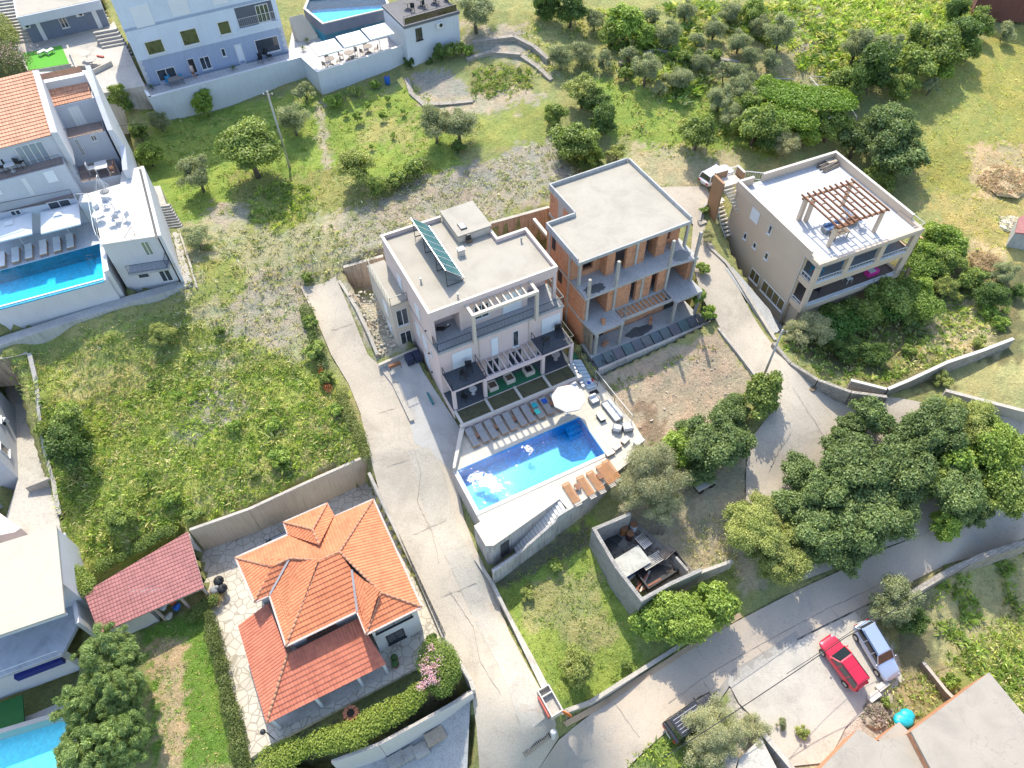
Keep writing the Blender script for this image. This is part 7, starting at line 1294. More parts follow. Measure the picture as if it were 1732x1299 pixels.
o = thing('blue_tarpaulin', 'bright turquoise crumpled tarpaulin behind the raw brick house roofs', 'tarpaulin', atg(1526, 1219)); MB().sphere((0, 0, .2), .7, 14, 8, sx=1.1, sy=.8, sz=.45).sphere((.35, .3, .25), .5, 9, 6, sx=1.2, sz=.5).sphere((-.4, -.1, .2), .42, 7, 5, sz=.7).build('cover', stained('turquoise_sheet', (.01, .45, .58), .8, rough=.4, streak=.2, scale=2), o, local=True, smooth=True)
for k, (x, y) in enumerate(((1490, 1162), (1476, 1180))): o = thing('stone_slab', 'white stone slab %s the silver blue car' % ('just below', 'a little further below')[k], 'slab', atg(x, y), RZ(30)); MB().lbox(-.55, .55, -.25, .25, 0, .35).build('slab', CAP, o, local=True, bevel=.04)
q = B_.w(12.0, -.4, 3.4); o = thing('satellite_dish', 'dark round satellite dish at the right front corner of the beige house', 'satellite dish', q); MB().tube([(0, 0, 0), (.1, -.12, .03)], [.45, .5], 16).build('dish', BRONZE, o, local=True); MB().tube([(0, 0, 0), (-.4, .3, 0)], .03, 5).build('arm', RIM, o, local=True)
# furniture under and around the beige house
t_ = table('dark table with blue and white items under the roof pergola', B_.w(4.2, 2.6, 8.12), RZ(22), BRONZE, False, w=(1.6, .8)); cushion_seat('dark lounge seat with blue cushions under the left part of the roof pergola', B_.w(4.3, 3.7, 8.12), RZ(22), 1.8, .7, 'sofa', 'sofa', mat=solid('navy_cushion', (.10, .17, .30), .8)); chair('white lounge chair under the right part of the roof pergola', B_.w(7.0, 2.9, 8.12), RZ(60), WHITE, s=1.4); cushion_seat('brown lounge seat near the right front post of the roof pergola', B_.w(6.6, 3.6, 8.12), RZ(22), 1.2, .6, mat=solid('brown_cushion', (.32, .2, .13), .8))
table('blue covered table on the middle balcony bay of the beige house', B_.w(5.2, 1.6, 5.79), RZ(22), solid('azure_cloth', (.03, .3, .5), .8), False, w=(1.3, .8)); table('blue table on the left upper balcony bay of the beige house', B_.w(1.6, 1.3, 5.79), RZ(22), solid('azure_cloth2', (.03, .26, .42), .8), False, w=(1.0, .7)); table('blue table on the right upper balcony bay of the beige house', B_.w(9.0, 1.5, 5.79), RZ(22), solid('azure_cloth3', (.03, .3, .46), .8), False, w=(1.4, .8))
o = thing('pink_chest', 'bright pink chest with a white top on the lower balcony of the beige house', 'chest', B_.w(9.1, 1.1, 2.95), RZ(22)); MB().lbox(-.6, .6, -.35, .35, 0, .6).build('chest', solid('hot_pink', (.75, .05, .32), .5), o, local=True, bevel=.03); MB().lbox(-.55, .15, -.33, .33, .602, .64).build('white_cloth', WHITE, o, local=True)
chair('dark chair on the lower balcony of the beige house near its left end', B_.w(2.6, 1.2, 2.95), 1, BLKP, s=1.3); chair('white chair on the lower balcony of the beige house near the pink chest', B_.w(6.3, 1.2, 2.95), 2, WHITE, s=1.3)
# straw heaps and rubble
for nm, lab, x, y, r, hh, col in (('straw_heap', 'big pale straw heap in the dry field at the right edge', 1690, 300, 3.0, .9, (.46, .34, .19)), ('straw_heap', 'smaller straw heap beyond the garden of the beige house', 1668, 441, 1.5, .55, (.50, .37, .2)), ('stone_heap', 'pile of white stones beside the small shed at the right edge', 1713, 378, 1.5, .5, (.62, .57, .48)), ('rubble_heap', 'heap of grey rubble behind the white slabs near the silver car', 1478, 1200, 1.3, .5, (.33, .28, .22))):
    p = GP(x, y); o = thing(nm, lab, 'heap', tuple(p)); g = MB(); r_ = random.Random(int(x)); 
    for i in range(150): a = r_.uniform(0, 6.283); d = r*abs(r_.gauss(0, .5)); zz = hh*math.exp(-(d/r)**2*2.2); s = r*r_.uniform(.03, .10); g.sphere((d*math.cos(a), d*math.sin(a), zz*.8), s, 5, 3, sx=r_.uniform(.7, 2.6), sz=.6)
    g = MB(); g.v = []; nr, na = 9, 22
    for i in range(nr+1):
        for k in range(na): a = 6.283*k/na; d = r*i/nr*r_.uniform(.92, 1.08)*(1+.15*math.sin(3*a+x)); g.v.append((d*math.cos(a), d*math.sin(a), hh*math.exp(-(i/nr)**2*3)+r_.uniform(-.12, .12)*hh-(.25 if i == nr else 0)))
    g.f = [(i*na+k, (i+1)*na+k, (i+1)*na+(k+1) % na, i*na+(k+1) % na) for i in range(nr) for k in range(na)]+[tuple(range(na))]
    g.build('heap', solid(nm+str(int(x)), col, .95, .35, 5), o, local=True); n = 2600 if 'straw' in nm else 500; rg = np.random.default_rng(int(x)); aa = rg.random(n)*6.283; dd = r*np.sqrt(rg.random(n)); P = np.column_stack([dd*np.cos(aa), dd*np.sin(aa), hh*np.exp(-(dd/r)**2*3)+.05*rg.random(n)]); Nn = rg.normal(size=(n, 3))*.5+[0, 0, 1]; Nn /= np.linalg.norm(Nn, axis=1)[:, None]
    link(bpy.data.objects.new('loose_cover', cards(P, Nn, (.5 if 'straw' in nm else .28)*rg.uniform(.5, 1.4, n), .07 if 'straw' in nm else .2, jit(col, n, .3, rg), 'loose_cover')), o)
# junk by the red shed
for k, (x, y, m_, lab) in enumerate(((372,985,BLKP,'black plastic sack beside the red shed, upper one'),(378,998,BLKP,'black plastic sack beside the red shed, lower one'),(366,1000,FAB,'grey sack beside the red shed'),(294,1020,solid('orange_tub',(.6,.09,.02),.5),'orange tub under the front edge of the red shed'),(301,1030,solid('blue_tub',(.02,.12,.45),.5),'blue tub under the front edge of the red shed'),(278,1030,WHITE,'white bundle under the front edge of the red shed'),(288,1045,CONC,'grey stone lump in front of the red shed'))):
    o = thing('sack' if k < 3 else 'tub' if k < 5 else 'bundle', lab, 'sack' if k < 3 else 'tub' if k < 5 else 'bundle', atg(x, y)); MB().sphere((0, 0, .25), .42 if k < 3 else .3, 10, 7, sz=.75).sphere((.18, .1, .45), .2, 8, 5).build('body', m_, o, local=True, smooth=True)
q = GP(365, 1012); o = thing('straw_bundle', 'small tan straw bundle beside the black sacks', 'straw', tuple(q)); n = 900; rg = np.random.default_rng(3); P = rg.normal(size=(n, 3))*[.32, .38, .14]+[0, 0, .3]; Nn = rg.normal(size=(n, 3)); Nn /= np.linalg.norm(Nn, axis=1)[:, None]; link(bpy.data.objects.new('straw', cards(P, Nn, .3, .05, jit((.5, .38, .18), n, .2, rg), 'straw')), o)
# ================================================================== trees and shrubs
T = tree
G1 = 'olive trees of the upper hillside'
TR = [
 (1115,150,16,'olive','small olive between the terrace pair and the slope'), (1185,105,22,'olive','bushy olive below the stony clearing'), (1205,95,18,'broad','green scrub right of the bushy olive below the clearing'), (1160,100,20,'broad','green scrub between the terrace pair and the clearing'), (1225,120,20,'olive','olive scrub left of the leaning pair top'), (1270,95,22,'olive','olive scrub in the middle right of the grove'), (1275,20,24,'broad','green scrub at the top edge right of the clearing'), (1090,60,22,'bright','light green scrub around the bent fig'), (1035,60,22,'broad','scrub left of the bent trunk fig'), (1020,100,20,'olive','scrub bush between the slender olive and the terrace'), (1060,125,18,'broad','scrub at the left end of the green terrace'), (1290,150,22,'bright','light green scrub under the vine trellis edge'), (1265,180,24,'broad','green tree between the leaning pair and the vine'), (1240,195,22,'olive','olive under the leaning pair'), (1310,215,26,'broad','leafy undergrowth left of the pale grey shrub'), (1365,225,26,'bright','bright undergrowth above the beige roof corner'), (1140,90,14,'bright','small light green scrub above the right terrace olive'), (1420,130,24,'broad','scrub left of the huge dark tree'), (1440,160,28,'broad','lower scrub at the foot of the huge dark tree'), (1525,150,26,'broad','leafy scrub at the right foot of the huge dark tree'), (1560,60,30,'broad','crown above the rounded tree of the field hedge'), (1595,120,22,'bright','yellowish bush on the lower side of the field hedge'), (1640,85,22,'broad','low bush on the lower side of the field hedge'),
 (1425,755,40,'chest','left inner crown of the big leafy mass'), (1500,830,50,'chest','inner crown of the big leafy mass above the road'), (1560,800,46,'broad','right inner crown of the big leafy mass'), (1620,775,46,'bright','light inner crown at the right of the mass'), (1590,690,34,'yellow','yellowish crown at the top of the big mass'), (1540,735,44,'chest','upper inner crown of the big mass'), (1650,870,30,'chest','crown end hanging over the road at the right'), (1345,860,40,'chest','left lower crown of the mass beside the walnuts'), (1430,940,36,'chest','lowest crown of the mass over the road'), (1290,870,36,'yellow','yellow tinged walnut bough above the pair'), (1340,905,34,'yellow','walnut bough touching the leafy mass'), (1140,700,0,'',''), (1165,735,26,'chest','left crown of the large dark tree'), (1240,745,34,'chest','right crown of the large dark tree'),
 (420,250,54,'broad','wide bushy fig tree in the orchard left of the tall utility pole'), (330,290,38,'olive','sparse grey green olive between the white annex and the fig tree'),
 (250,262,24,'bright','bright yellow green shrub beside the end of the white annex'), (234,222,20,'broad','dark green small tree behind the terraced house side wall'), (268,205,22,'olive','grey olive just below the corner of the high white wall'),
 (196,160,25,'broad','rounded two tone bush behind the terraced house'), (216,172,18,'dark','dark green bush touching the rounded bush behind the terraced house'),
 (343,172,24,'bright','young light green tree in front of the high white garden wall'), (493,200,30,'olive','airy olive right of the tall utility pole top'), (516,155,20,'olive','thin dry olive by the kink of the high white wall'),
 (603,277,36,'yellow','yellow green citrus bush in the lawn orchard left of the big olive'), (735,208,34,'olive','left half of the big double olive above the tilled soil'), (775,210,34,'olive','right half of the big double olive above the tilled soil'),
 (568,168,18,'bright','round bright shrub at the foot of the white wall, left one'), (604,152,15,'yellow','round lime shrub at the foot of the white wall, middle one'), (634,143,10,'bright','small shrub at the foot of the white wall left of the blue barrel'),
 (690,106,13,'dark','narrow dark tree against the white wall under the cube house'), (745,92,18,'dark','dark shrub at the foot of the cube house wall, left one'), (770,82,19,'broad','green shrub at the foot of the cube house wall, middle one'), (792,84,14,'bright','lime shrub at the foot of the cube house wall, right one'), (726,104,7,'dark','tiny dark shrub at the foot of the cube house wall'),
 (804,16,36,'olive','tall olive right of the small white cube house'), (925,12,26,'dark','dense dark tree at the top edge, left one'), (965,14,30,'dark','dense dark tree at the top edge, right one'), (1005,32,22,'olive','grey olive right of the dense dark trees at the top edge'),
 (948,95,26,'olive','tall slender olive beside the oval garden plot'), (985,90,24,'olive','bushy olive behind the tall slender one'), (1058,38,32,'bright','light green fig tree with a bent trunk near the top edge'), (1100,30,20,'olive','small olive at the top edge right of the light green fig'),
 (985,150,32,'yellow','tall yellow green laurel above the tilled soil corner'), (1006,170,26,'dark','dark laurel leaning against the yellow green laurel'), (1020,205,28,'dark','dark rounded laurel lowest of its group'), (938,195,22,'broad','small grey green tree left of the laurels'), (975,240,34,'broad','spreading bush between the laurels and the brick shell'), (1000,262,24,'bright','light green bush right behind the brick shell roof'), (1045,256,20,'yellow','low yellow green bush behind the brick shell roof corner'),
 (1094,114,30,'olive','round olive on the green terrace, left of a pair'), (1148,133,26,'olive','round olive on the green terrace, right of a pair'), (1065,95,20,'olive','small olive above the left terrace olive'), (1132,58,28,'olive','olive with a wide crown above the terrace pair'), (1180,70,20,'olive','olive left of the stony clearing'), (1208,48,22,'olive','olive near the top edge above the stony clearing'), (1235,22,22,'olive','olive touching the top edge near the clearing'), (1160,18,22,'olive','olive touching the top edge left of the clearing'), (1250,70,24,'olive','olive at the middle of the upper grove'), (1285,45,24,'olive','olive beside the tall grey tree of the upper grove'), (1322,52,34,'olive','tall grey olive at the right end of the upper grove'), (1300,100,20,'olive','small olive below the tall grey one'), (1248,125,24,'olive','olive above the leaning pair by the terrace'),
 (1217,165,28,'olive','left olive of the leaning pair by the terrace end'), (1251,152,28,'olive','right olive of the leaning pair by the terrace end'), (1180,225,30,'broad','loose green tree standing above the white car'), (1279,210,36,'broad','loose dark limbed tree above the outside stairs'), (1330,242,26,'grey','pale grey shrub behind the beige roof terrace'), (1300,235,24,'dark','dark undergrowth tree left of the pale grey shrub'),
 (1452,75,34,'olive','tall feathery tree of the upper hedge, upper left part'), (1480,115,44,'dark','huge dark tree above the vine arbour'), (1500,80,34,'olive','feathery crown leaning on the huge dark tree'), (1545,110,34,'broad','bushy tree right of the huge dark tree'), (1590,85,36,'broad','rounded tree in the middle of the field hedge'), (1625,62,34,'dark','dark rounded tree of the field hedge'), (1660,40,28,'broad','tree of the field hedge near the top edge'), (1618,14,22,'dark','small dark tree beside the brick outbuilding'), (1700,52,20,'olive','low grey bush at the end of the field hedge'), (1735,18,18,'bright','small bush below the brick outbuilding'), (1575,146,20,'olive','thin leaning sapling at the field edge casting a long shadow'),
 (1500,225,52,'chest','big dark oak behind the beige house, upper part'), (1520,270,42,'chest','big dark oak behind the beige house, lower right part'), (1450,235,34,'chest','leafy oak bough above the timber stack corner'), (1405,212,30,'broad','small green tree between the arbour and the oak'), (1490,300,28,'broad','low green tree beside the beige parapet'),
 (1588,395,26,'bright','bright leafy shrub beside the beige house, upper one'), (1612,415,26,'bright','bright leafy shrub at the back of the garden, right one'), (1560,425,28,'bright','bright leafy shrub close to the beige balcony'), (1598,445,26,'broad','bushy shrub in the middle of the beige garden'), (1598,485,24,'yellow','golden yellow shrub in the beige house garden'), (1622,500,14,'yellow','small golden shrub at the foot of the bigger golden one'), (1640,470,26,'broad','green bush right of the golden shrub'), (1675,500,26,'dark','dark rounded bush at the garden corner'), (1700,460,26,'olive','grey green tree at the right edge of the garden'), (1720,495,16,'dark','dark small bush at the right edge'), (1560,490,26,'bright','leafy bush under the beige balcony corner'), (1545,530,22,'broad','shaded bush below the beige balcony'),
 (1500,505,38,'broad','shaded broad shrub under the middle of the beige balcony'), (1455,525,38,'broad','shaded shrub under the left of the beige balcony'), (1410,530,32,'broad','leafy shrub at the left front corner of the beige house'), (1370,555,34,'grey','oleander by the path at the beige house corner'), (1345,560,24,'grey','dry vine bush over the lane wall'), (1430,590,26,'dark','dark shrub in the shaded garden, left one'), (1480,600,24,'dark','dark shrub in the shaded garden, middle one'), (1540,592,14,'broad','small shrub beside the spiky plant'), (1655,582,14,'yellow','yellowish shrub on the terrace wall'), (1595,640,18,'yellow','yellowish shrub below the terrace wall'),
 (1670,525,14,'bright','clipped bright hedge shrub right of the garden, upper one'), (1690,545,14,'bright','clipped bright hedge shrub right of the garden, lower one'),
 (1290,668,40,'broad','dense round green citrus at the junction of the lanes'), (1235,700,32,'chest','upper crown of the dark trees above the ruin'), (1205,745,58,'chest','large dark green tree between the earth plot and the lane'), (1150,760,34,'bright','light green shrub left of the large dark tree'), (1185,800,30,'chest','low dark crown below the large dark tree'),
 (1105,800,60,'grey','large grey olive hanging over the pool terrace corner'), (1065,830,40,'grey','left bough crown of the grey olive beside the teak loungers'), (1120,855,36,'grey','lower crown of the grey olive above the ruin'),
 (1275,900,52,'yellow','yellow tinged walnut tree above the road'), (1315,945,50,'yellow','yellow tinged walnut tree right at the road edge'), (1252,880,34,'yellow','small yellowish crown left of the walnuts'),
 (1150,1045,54,'bright','light green fig crown along the road, middle part'), (1100,1050,36,'bright','light green fig crown along the road, left part'), (1205,1025,40,'bright','light green fig crown along the road, right part'), (978,1125,42,'yellow','round lime green citrus in the grass plot'),
 (1208,1229,52,'grey','grey olive leaning over the black car'), (1195,1272,40,'grey','grey olive at the bottom edge below the black car'), (1275,1235,34,'grey','grey olive right of the black car'), (1520,1010,46,'olive','dark olive between the road and the garden plot'), (1500,1035,30,'olive','shaded olive bough above the silver car'), (1540,1050,30,'dark','dark foliage below the road wall'),
 (1395,905,56,'chest','leafy roadside tree crown, lowest left'), (1450,880,60,'chest','leafy roadside tree crown, low middle'), (1510,870,52,'chest','leafy roadside tree crown overhanging the road'), (1390,820,56,'chest','leafy tree crown at the left of the big mass'), (1350,800,36,'chest','small crown at the left tip of the big mass'), (1460,790,64,'chest','central crown of the big leafy mass'), (1530,790,60,'chest','centre right crown of the big leafy mass'), (1475,705,34,'chest','upper left crown of the big leafy mass over the lane'), (1440,720,26,'chest','small loose crown at the upper left of the big mass'), (1580,730,58,'chest','upper crown of the big leafy mass'), (1640,710,50,'yellow','bright yellowish green crown at the upper right of the mass'), (1680,760,58,'bright','bright leafy crown at the right of the mass'), (1690,830,50,'broad','darker crown at the lower right of the mass'), (1620,830,54,'chest','crown hanging above the shaded road at the right'), (1740,770,40,'bright','leafy crown cut by the right edge'), (1600,890,30,'bright','small light green crown by the shaded road'),
 (108,712,38,'broad','leafy tree at the left field edge beside the passage, upper one'), (115,760,44,'dark','dark leafy tree at the left field edge, lower one'), (72,725,18,'broad','small shrub beside the passage of the rose house'),
 (272,566,22,'yellow','yellow green bush in the field below the white annex'), (330,400,26,'olive','weedy grey bush at the orchard edge'), (205,880,26,'broad','dark green weed bush near the red shed'), (290,845,18,'bright','bright weed bush in the lower field, left one'), (330,870,18,'broad','bushy weed beside the tan retaining wall'), (398,720,16,'bright','bright weed bush in the middle of the field'), (465,715,16,'bright','bright weed bush near the driveway, upper one'), (470,768,20,'bright','bright weed bush above the tan retaining wall'), (430,800,14,'yellow','yellow green weed by the tan retaining wall'),
 (523,545,16,'broad','bush at the driveway edge, uppermost'), (532,590,20,'broad','bush at the driveway edge, middle'), (552,640,18,'broad','bush at the driveway edge beside the red leaved one'), (570,690,14,'bright','bush at the driveway edge, lowest'), (370,560,12,'broad','small weed bush in the dry patch'), (520,470,14,'broad','weed bush above the driveway head'),
 (640,312,22,'broad','grassy bush right of the yellow citrus'), (672,300,20,'broad','grassy bush below the lawn orchard, middle'), (700,285,20,'broad','grassy bush below the big double olive'), (775,250,14,'dark','low shrub in the shade of the double olive'),
 (1190,455,14,'broad','shrub between the brick shell and the lane, upper'), (1182,500,18,'bright','shrub between the brick shell and the lane, middle'), (1198,530,16,'bright','leafy shrub at the end of the long retaining wall'), (1195,400,16,'grey','oleander beside the outside stairs'), (1190,355,10,'broad','small bush inside the curved kerb wall'),
 (730,1085,18,'dark','dark bush beside the orange house wall'), (655,1110,12,'dark','small dark plant by the lower orange roof'), (890,1000,16,'yellow','dry bush at the top of the grass plot'), (940,955,14,'broad','shaded bush below the stone stairs'), (1060,1125,12,'broad','low weed at the road edge of the grass plot'),
 (365,1120,0,'',''), (1360,1240,14,'yellow','thin bush on the pale parking ground'), (1322,1225,12,'olive','grey bush right of the black car olive'), (1610,1150,18,'bright','bush beside the diagonal garden wall'), (1500,1190,12,'broad','weed beside the white stone slabs')]
for px, py, r, k, lab in TR:
    if r: T(px, py, r, k, lab, hc=(.75 if r < 20 else .95 if r < 30 else 1.15), name='shrub' if r < 20 else 'tree', cat='shrub' if r < 20 else 'tree')
# saplings of the lawn orchard
for i, (x, y, r, lab) in enumerate(((603,196,10,'taller sapling in the lawn with a bare stem'),(622,178,8,'sapling left of the middle of the lawn orchard'),(656,166,7,'sapling nearest the blue barrel'),(646,195,8,'sapling in the middle of the lawn orchard'),(681,187,6,'sapling at the right of the lawn orchard'),(585,190,6,'tiny sapling at the left of the lawn orchard'),(665,228,5,'tiny thin sapling at the lower lawn'),(628,248,5,'tiny bare sapling beside the citrus bush'))):
    T(x, y, r, 'bright', lab, hc=1.5, name='sapling', cat='sapling', group='saplings of the lawn orchard')
# big conifers at the lower left
me, L = crown('conifer_crown', 62000, .115, (.085, .14, .05), (.20, .27, .105), lobes=300, lr=(.055, .12), seed=11, wdt=.17, up=.1, flat=1.0)
for (x, y, z_, sx, sz, rz, lab) in ((188, 1112, -.2, 2.7, 3.1, .3, 'feathery conifer reaching toward the red roofed shed'), (200, 1175, 0, 2.3, 3.2, 5.0, 'feathery conifer at the lawn side of its row'), (158, 1190, -.6, 2.6, 3.4, 1.9, 'feathery conifer at the pool side of its row'), (208, 1250, -.4, 2.3, 3.3, 2.7, 'feathery conifer beside the dry lawn strip, near the bottom'), (160, 1275, -.9, 3.0, 3.6, 3.6, 'feathery conifer cut by the bottom edge beside the lower left pool')):
    o = thing('conifer', lab, 'tree', tuple(A(x, y, z_)), rz, 'feathery conifers at the lower left'); o.scale = (sx, sx, sz); link(bpy.data.objects.new('crown', me), o); MB().tube([(0, 0, -1.35), (0, 0, .5)], [.07, .02], 7).build('trunk', BARK, o, local=True)
# oleander with pink flowers, hedges, vines
def hedge(name, label, pts, R, n, c1, c2, leaf=.16, seed=1, hz=None, cat='hedge', z=None, px=True):
    "leafy mass along a photo line: pts (px,py), R radius in metres, hz height"
    global rng
    rng = np.random.default_rng(seed); hz = hz or R; Q = [GP(x, y, hz*.6) if z is None else A(x, y, z) for x, y in pts]; P = []; seg = np.array([np.linalg.norm(b-a) for a, b in zip(Q[:-1], Q[1:])]); 
    k = rng.choice(len(seg), n, p=seg/seg.sum()); t = rng.random(n); Q = np.array(Q); base = Q[k]+(Q[k+1]-Q[k])*t[:, None]
    cell = (k*7+np.floor(t*seg[k]/.7)).astype(int); rr = np.random.default_rng(seed+1).uniform(.65, 1.2, 4000)[cell % 4000]; off = np.random.default_rng(seed+2).uniform(-.25, .25, (4000, 2))[cell % 4000]*R
    d = rng.normal(size=(n, 3)); d /= np.linalg.norm(d, axis=1)[:, None]; d[:, 2] = np.where(d[:, 2] < -.3, -d[:, 2], d[:, 2]); P = base+d*np.array([R, R, hz*.6])*(rr*rng.uniform(.75, 1.08, n))[:, None]; P[:, :2] += off
    Nn = d*.6+np.array([0, 0, .5])+rng.normal(size=(n, 3))*.5; Nn /= np.linalg.norm(Nn, axis=1)[:, None]; tt = (rr-.65)/.55*.5+rng.random(n)*.5; cols = np.array(c1)*(1-tt[:, None])+np.array(c2)*tt[:, None]
    o0 = Q.mean(0); me_ = cards(P-o0, Nn, leaf*rng.uniform(.7, 1.4, n), leaf*.6, np.clip(cols*(1+.15*rng.normal(size=(n, 1))), .004, .9), 'leaves'); o = thing(name, label, cat, tuple(o0)); link(bpy.data.objects.new('leaves', me_), o)
    g = MB(); 
    for a in Q: g.tube([(a[0], a[1], a[2]-hz*.7-.3), (a[0], a[1], a[2])], .05, 5)
    for i, a in enumerate(Q): MB().tube([(a[0], a[1], a[2]-hz*.7-.4), (a[0]+.05, a[1], a[2])], .05, 5).build('stem', BARK, o)
    return o
hedge('clipped_hedge', 'dense green hedge between the lawn strip and the crazy paving of the orange house', [(352,1040),(368,1110),(388,1190),(405,1260),(412,1310)], .62, 9000, (.09, .13, .03), (.21, .25, .07), .13, 2, 1.5)
hedge('vine_hedge', 'bright vine and shrub hedge spilling over the white garden wall', [(450,1292),(520,1262),(590,1240),(660,1205),(715,1175)], .85, 15000, (.13, .21, .025), (.32, .38, .07), .16, 3, 1.0, z=-2.9)
o = hedge('oleander', 'pink flowering oleander bush at the corner of the white garden wall', [(735,1110),(750,1130),(755,1155)], 1.35, 12000, (.11, .19, .03), (.27, .34, .07), .14, 4, 1.9, cat='flowering bush', z=-2.2)
rng = np.random.default_rng(9); n = 900; c = np.array(A(733, 1135, -1.5))-np.array(o.location); cl = rng.normal(size=(14, 3))*np.array([.7, .6, .3])+c+np.array([-.1, -.1, .55]); k = rng.integers(0, 14, n); P = cl[k]+rng.normal(size=(n, 3))*.15; Nn = rng.normal(size=(n, 3))+[0, 0, 1]; Nn /= np.linalg.norm(Nn, axis=1)[:, None]
link(bpy.data.objects.new('blossoms', cards(P, Nn, .1, .09, jit((.72, .42, .50), n, .15, rng), 'blossoms')), o)
o = hedge('oleander', 'pink flecked oleander hedge at the top left corner beside the turf mat', [(5,90),(12,105),(28,112)], 1.5, 6000, (.08, .13, .04), (.22, .22, .10), .16, 5, 1.8, cat='flowering bush', z=12.2)
n = 250; P = rng.normal(size=(n, 3))*np.array([1.6, 1.0, .3])+np.array([0, 0, .95]); Nn = rng.normal(size=(n, 3))+[0, 0, 1]; Nn /= np.linalg.norm(Nn, axis=1)[:, None]; link(bpy.data.objects.new('blossoms', cards(P, Nn, .14, .12, jit((.65, .38, .42), n, .15, rng), 'blossoms')), o)
hedge('clipped_hedge', 'yellow green hedge beside the grey steps at the top left edge', [(0,35),(14,55),(22,75)], .9, 4000, (.14, .19, .04), (.28, .30, .08), .16, 6, 1.4, z=12.4)
hedge('vine_arbour', 'leafy vine covering the arbour in front of the beige house', [(1395,560),(1440,540),(1490,520),(1530,500)], 1.5, 14000, (.05, .13, .02), (.14, .27, .05), .2, 7, 1.3, cat='vine', z=1.6)
hedge('vine_arbour', 'sunlit vine tangle right of the beige house', [(1545,445),(1585,420),(1610,400)], 1.7, 12000, (.12, .22, .03), (.28, .40, .07), .2, 8, 1.3, cat='vine', z=2.6)
hedge('weed_bank', 'bright climbing weeds between the golden shrub and the beige balcony', [(1530,470),(1555,500),(1570,525)], 1.3, 9000, (.11, .2, .03), (.25, .36, .07), .18, 9, 1.1, cat='vine', z=1.8)
o = hedge('red_leaf_bush', 'rust red leaved bush at the edge of the driveway', [(541,620),(548,640),(556,662)], .32, 1300, (.30, .07, .02), (.45, .16, .06), .11, 10, .7, cat='shrub')
hedge('hedge_weeds', 'green weeds spilling over the field edge onto the driveway', [(515,520),(530,570),(545,620)], .6, 4500, (.09, .14, .03), (.2, .27, .07), .13, 12, .8, cat='weeds')
hedge('hedge_weeds', 'tall weeds along the lower field edge of the driveway', [(575,660),(590,700),(612,745),(622,775)], .55, 4500, (.13, .17, .04), (.28, .30, .09), .13, 13, .7, cat='weeds')
hedge('bramble_row', 'bramble row between the lawn orchard and the tilled soil', [(640,325),(665,310),(700,292),(718,275)], .9, 6000, (.10, .15, .04), (.22, .28, .08), .15, 14, 1.0, cat='shrub')
hedge('roof_creeper', 'green creeper hanging over the end of the red shed roof', [(125,965),(140,980),(150,1000)], .7, 3500, (.13, .2, .03), (.27, .33, .07), .14, 15, .8, cat='vine', z=-.6)
hedge('bramble_row', 'bushes along the field side of the red shed', [(170,960),(230,925),(290,895)], .6, 5000, (.10, .15, .03), (.2, .27, .06), .14, 16, .7, cat='shrub')
hedge('laurel_row', 'low green bushes behind the unfinished house', [(955,250),(985,275),(1010,285)], 1.2, 7000, (.09, .15, .03), (.2, .28, .07), .16, 17, 1.2, cat='shrub')
hedge('clipped_hedge', 'small yellow green shrubs at the end of the lawn strip by the red shed', [(322,1045),(345,1030),(362,1010)], .55, 2600, (.12, .18, .04), (.27, .33, .09), .13, 18, .8, cat='shrub')
for k, (x, y) in enumerate(((1542, 562), (566, 1225), (334, 150), (258, 150), (395, 118), (513, 85), (520, 72))): 
    z_ = GP(x, y) if k < 2 else A(x, y, 9.9); o = thing('palm_plant', ['spiky yucca in the shaded garden below the beige house', 'small spiky plant in the shaded orange house garden', 'low dark potted palm beside the doorstep person', 'low dark potted palm at the left end of the blue house patio', 'low dark potted palm near the white door of the blue house', 'potted palm at the corner of the parasol terrace', 'second potted palm at the foot of the pool stairs'][k], 'plant', tuple(z_ if k != 1 else O_.w(-5.2, -3.0, -3.4))); s = 1.1 if k == 0 else .5; g = MB(); r_ = random.Random(k)
    for i in range(46): a = r_.uniform(0, 6.283); e = r_.uniform(.1, 1.2); d = Vector((math.cos(a)*math.cos(e), math.sin(a)*math.cos(e), math.sin(e))); sd = Vector((-math.sin(a), math.cos(a), 0))*.05*s; b0 = Vector((0, 0, .35*s)); m1 = b0+d*.6*s; tp_ = b0+d*1.05*s-Vector((0, 0, .25*s)); g.face([b0, m1-sd, tp_, m1+sd])
    g.build('fronds', solid('frond', (.13, .19, .05), .6, .3, 4), o, local=True); MB().tube([(0, 0, 0), (0, 0, .38*s)], .1*s, 7).build('stem', BARK, o, local=True)
# vine trellis of the upper grove
tr = thing('vine_trellis', 'pale steel trellis carrying a bright vine above the beige house', 'trellis', tuple(A(1350, 165, 9))); tz = 8.3; LN = [((1298,133),(1345,133)),((1370,130),(1395,130)),((1370,130),(1400,165)),((1372,145),(1400,143)),((1395,163),(1415,158)),((1415,190),(1438,180)),((1402,200),(1440,182)),((1438,180),(1449,198)),((1298,133),(1310,160)),((1405,180),(1412,192))]
for a, b in LN: MB().tube([tuple(A(*a, tz)), tuple(A(*b, tz))], .06, 5).build('bar', CAP, tr)
for x, y in ((1298, 133), (1370, 130), (1449, 198), (1415, 190)): p = A(x, y, tz); MB().tube([tuple(p), (p[0], p[1], G(p[0], p[1])-.2)], .05, 5).build('post', CAP, tr)
hedge('trellis_vine', 'bright green vine spread over the steel trellis', [(1300,150),(1340,158),(1385,170),(1425,172)], 2.2, 14000, (.13, .24, .02), (.28, .42, .06), .24, 21, .9, cat='vine', z=9.2); hedge('trellis_vine', 'lower part of the bright vine between the trellis and the olive trees', [(1290,195),(1330,190),(1360,200)], 2.0, 9000, (.13, .24, .02), (.28, .40, .06), .24, 22, 1.2, cat='vine', z=8.3)
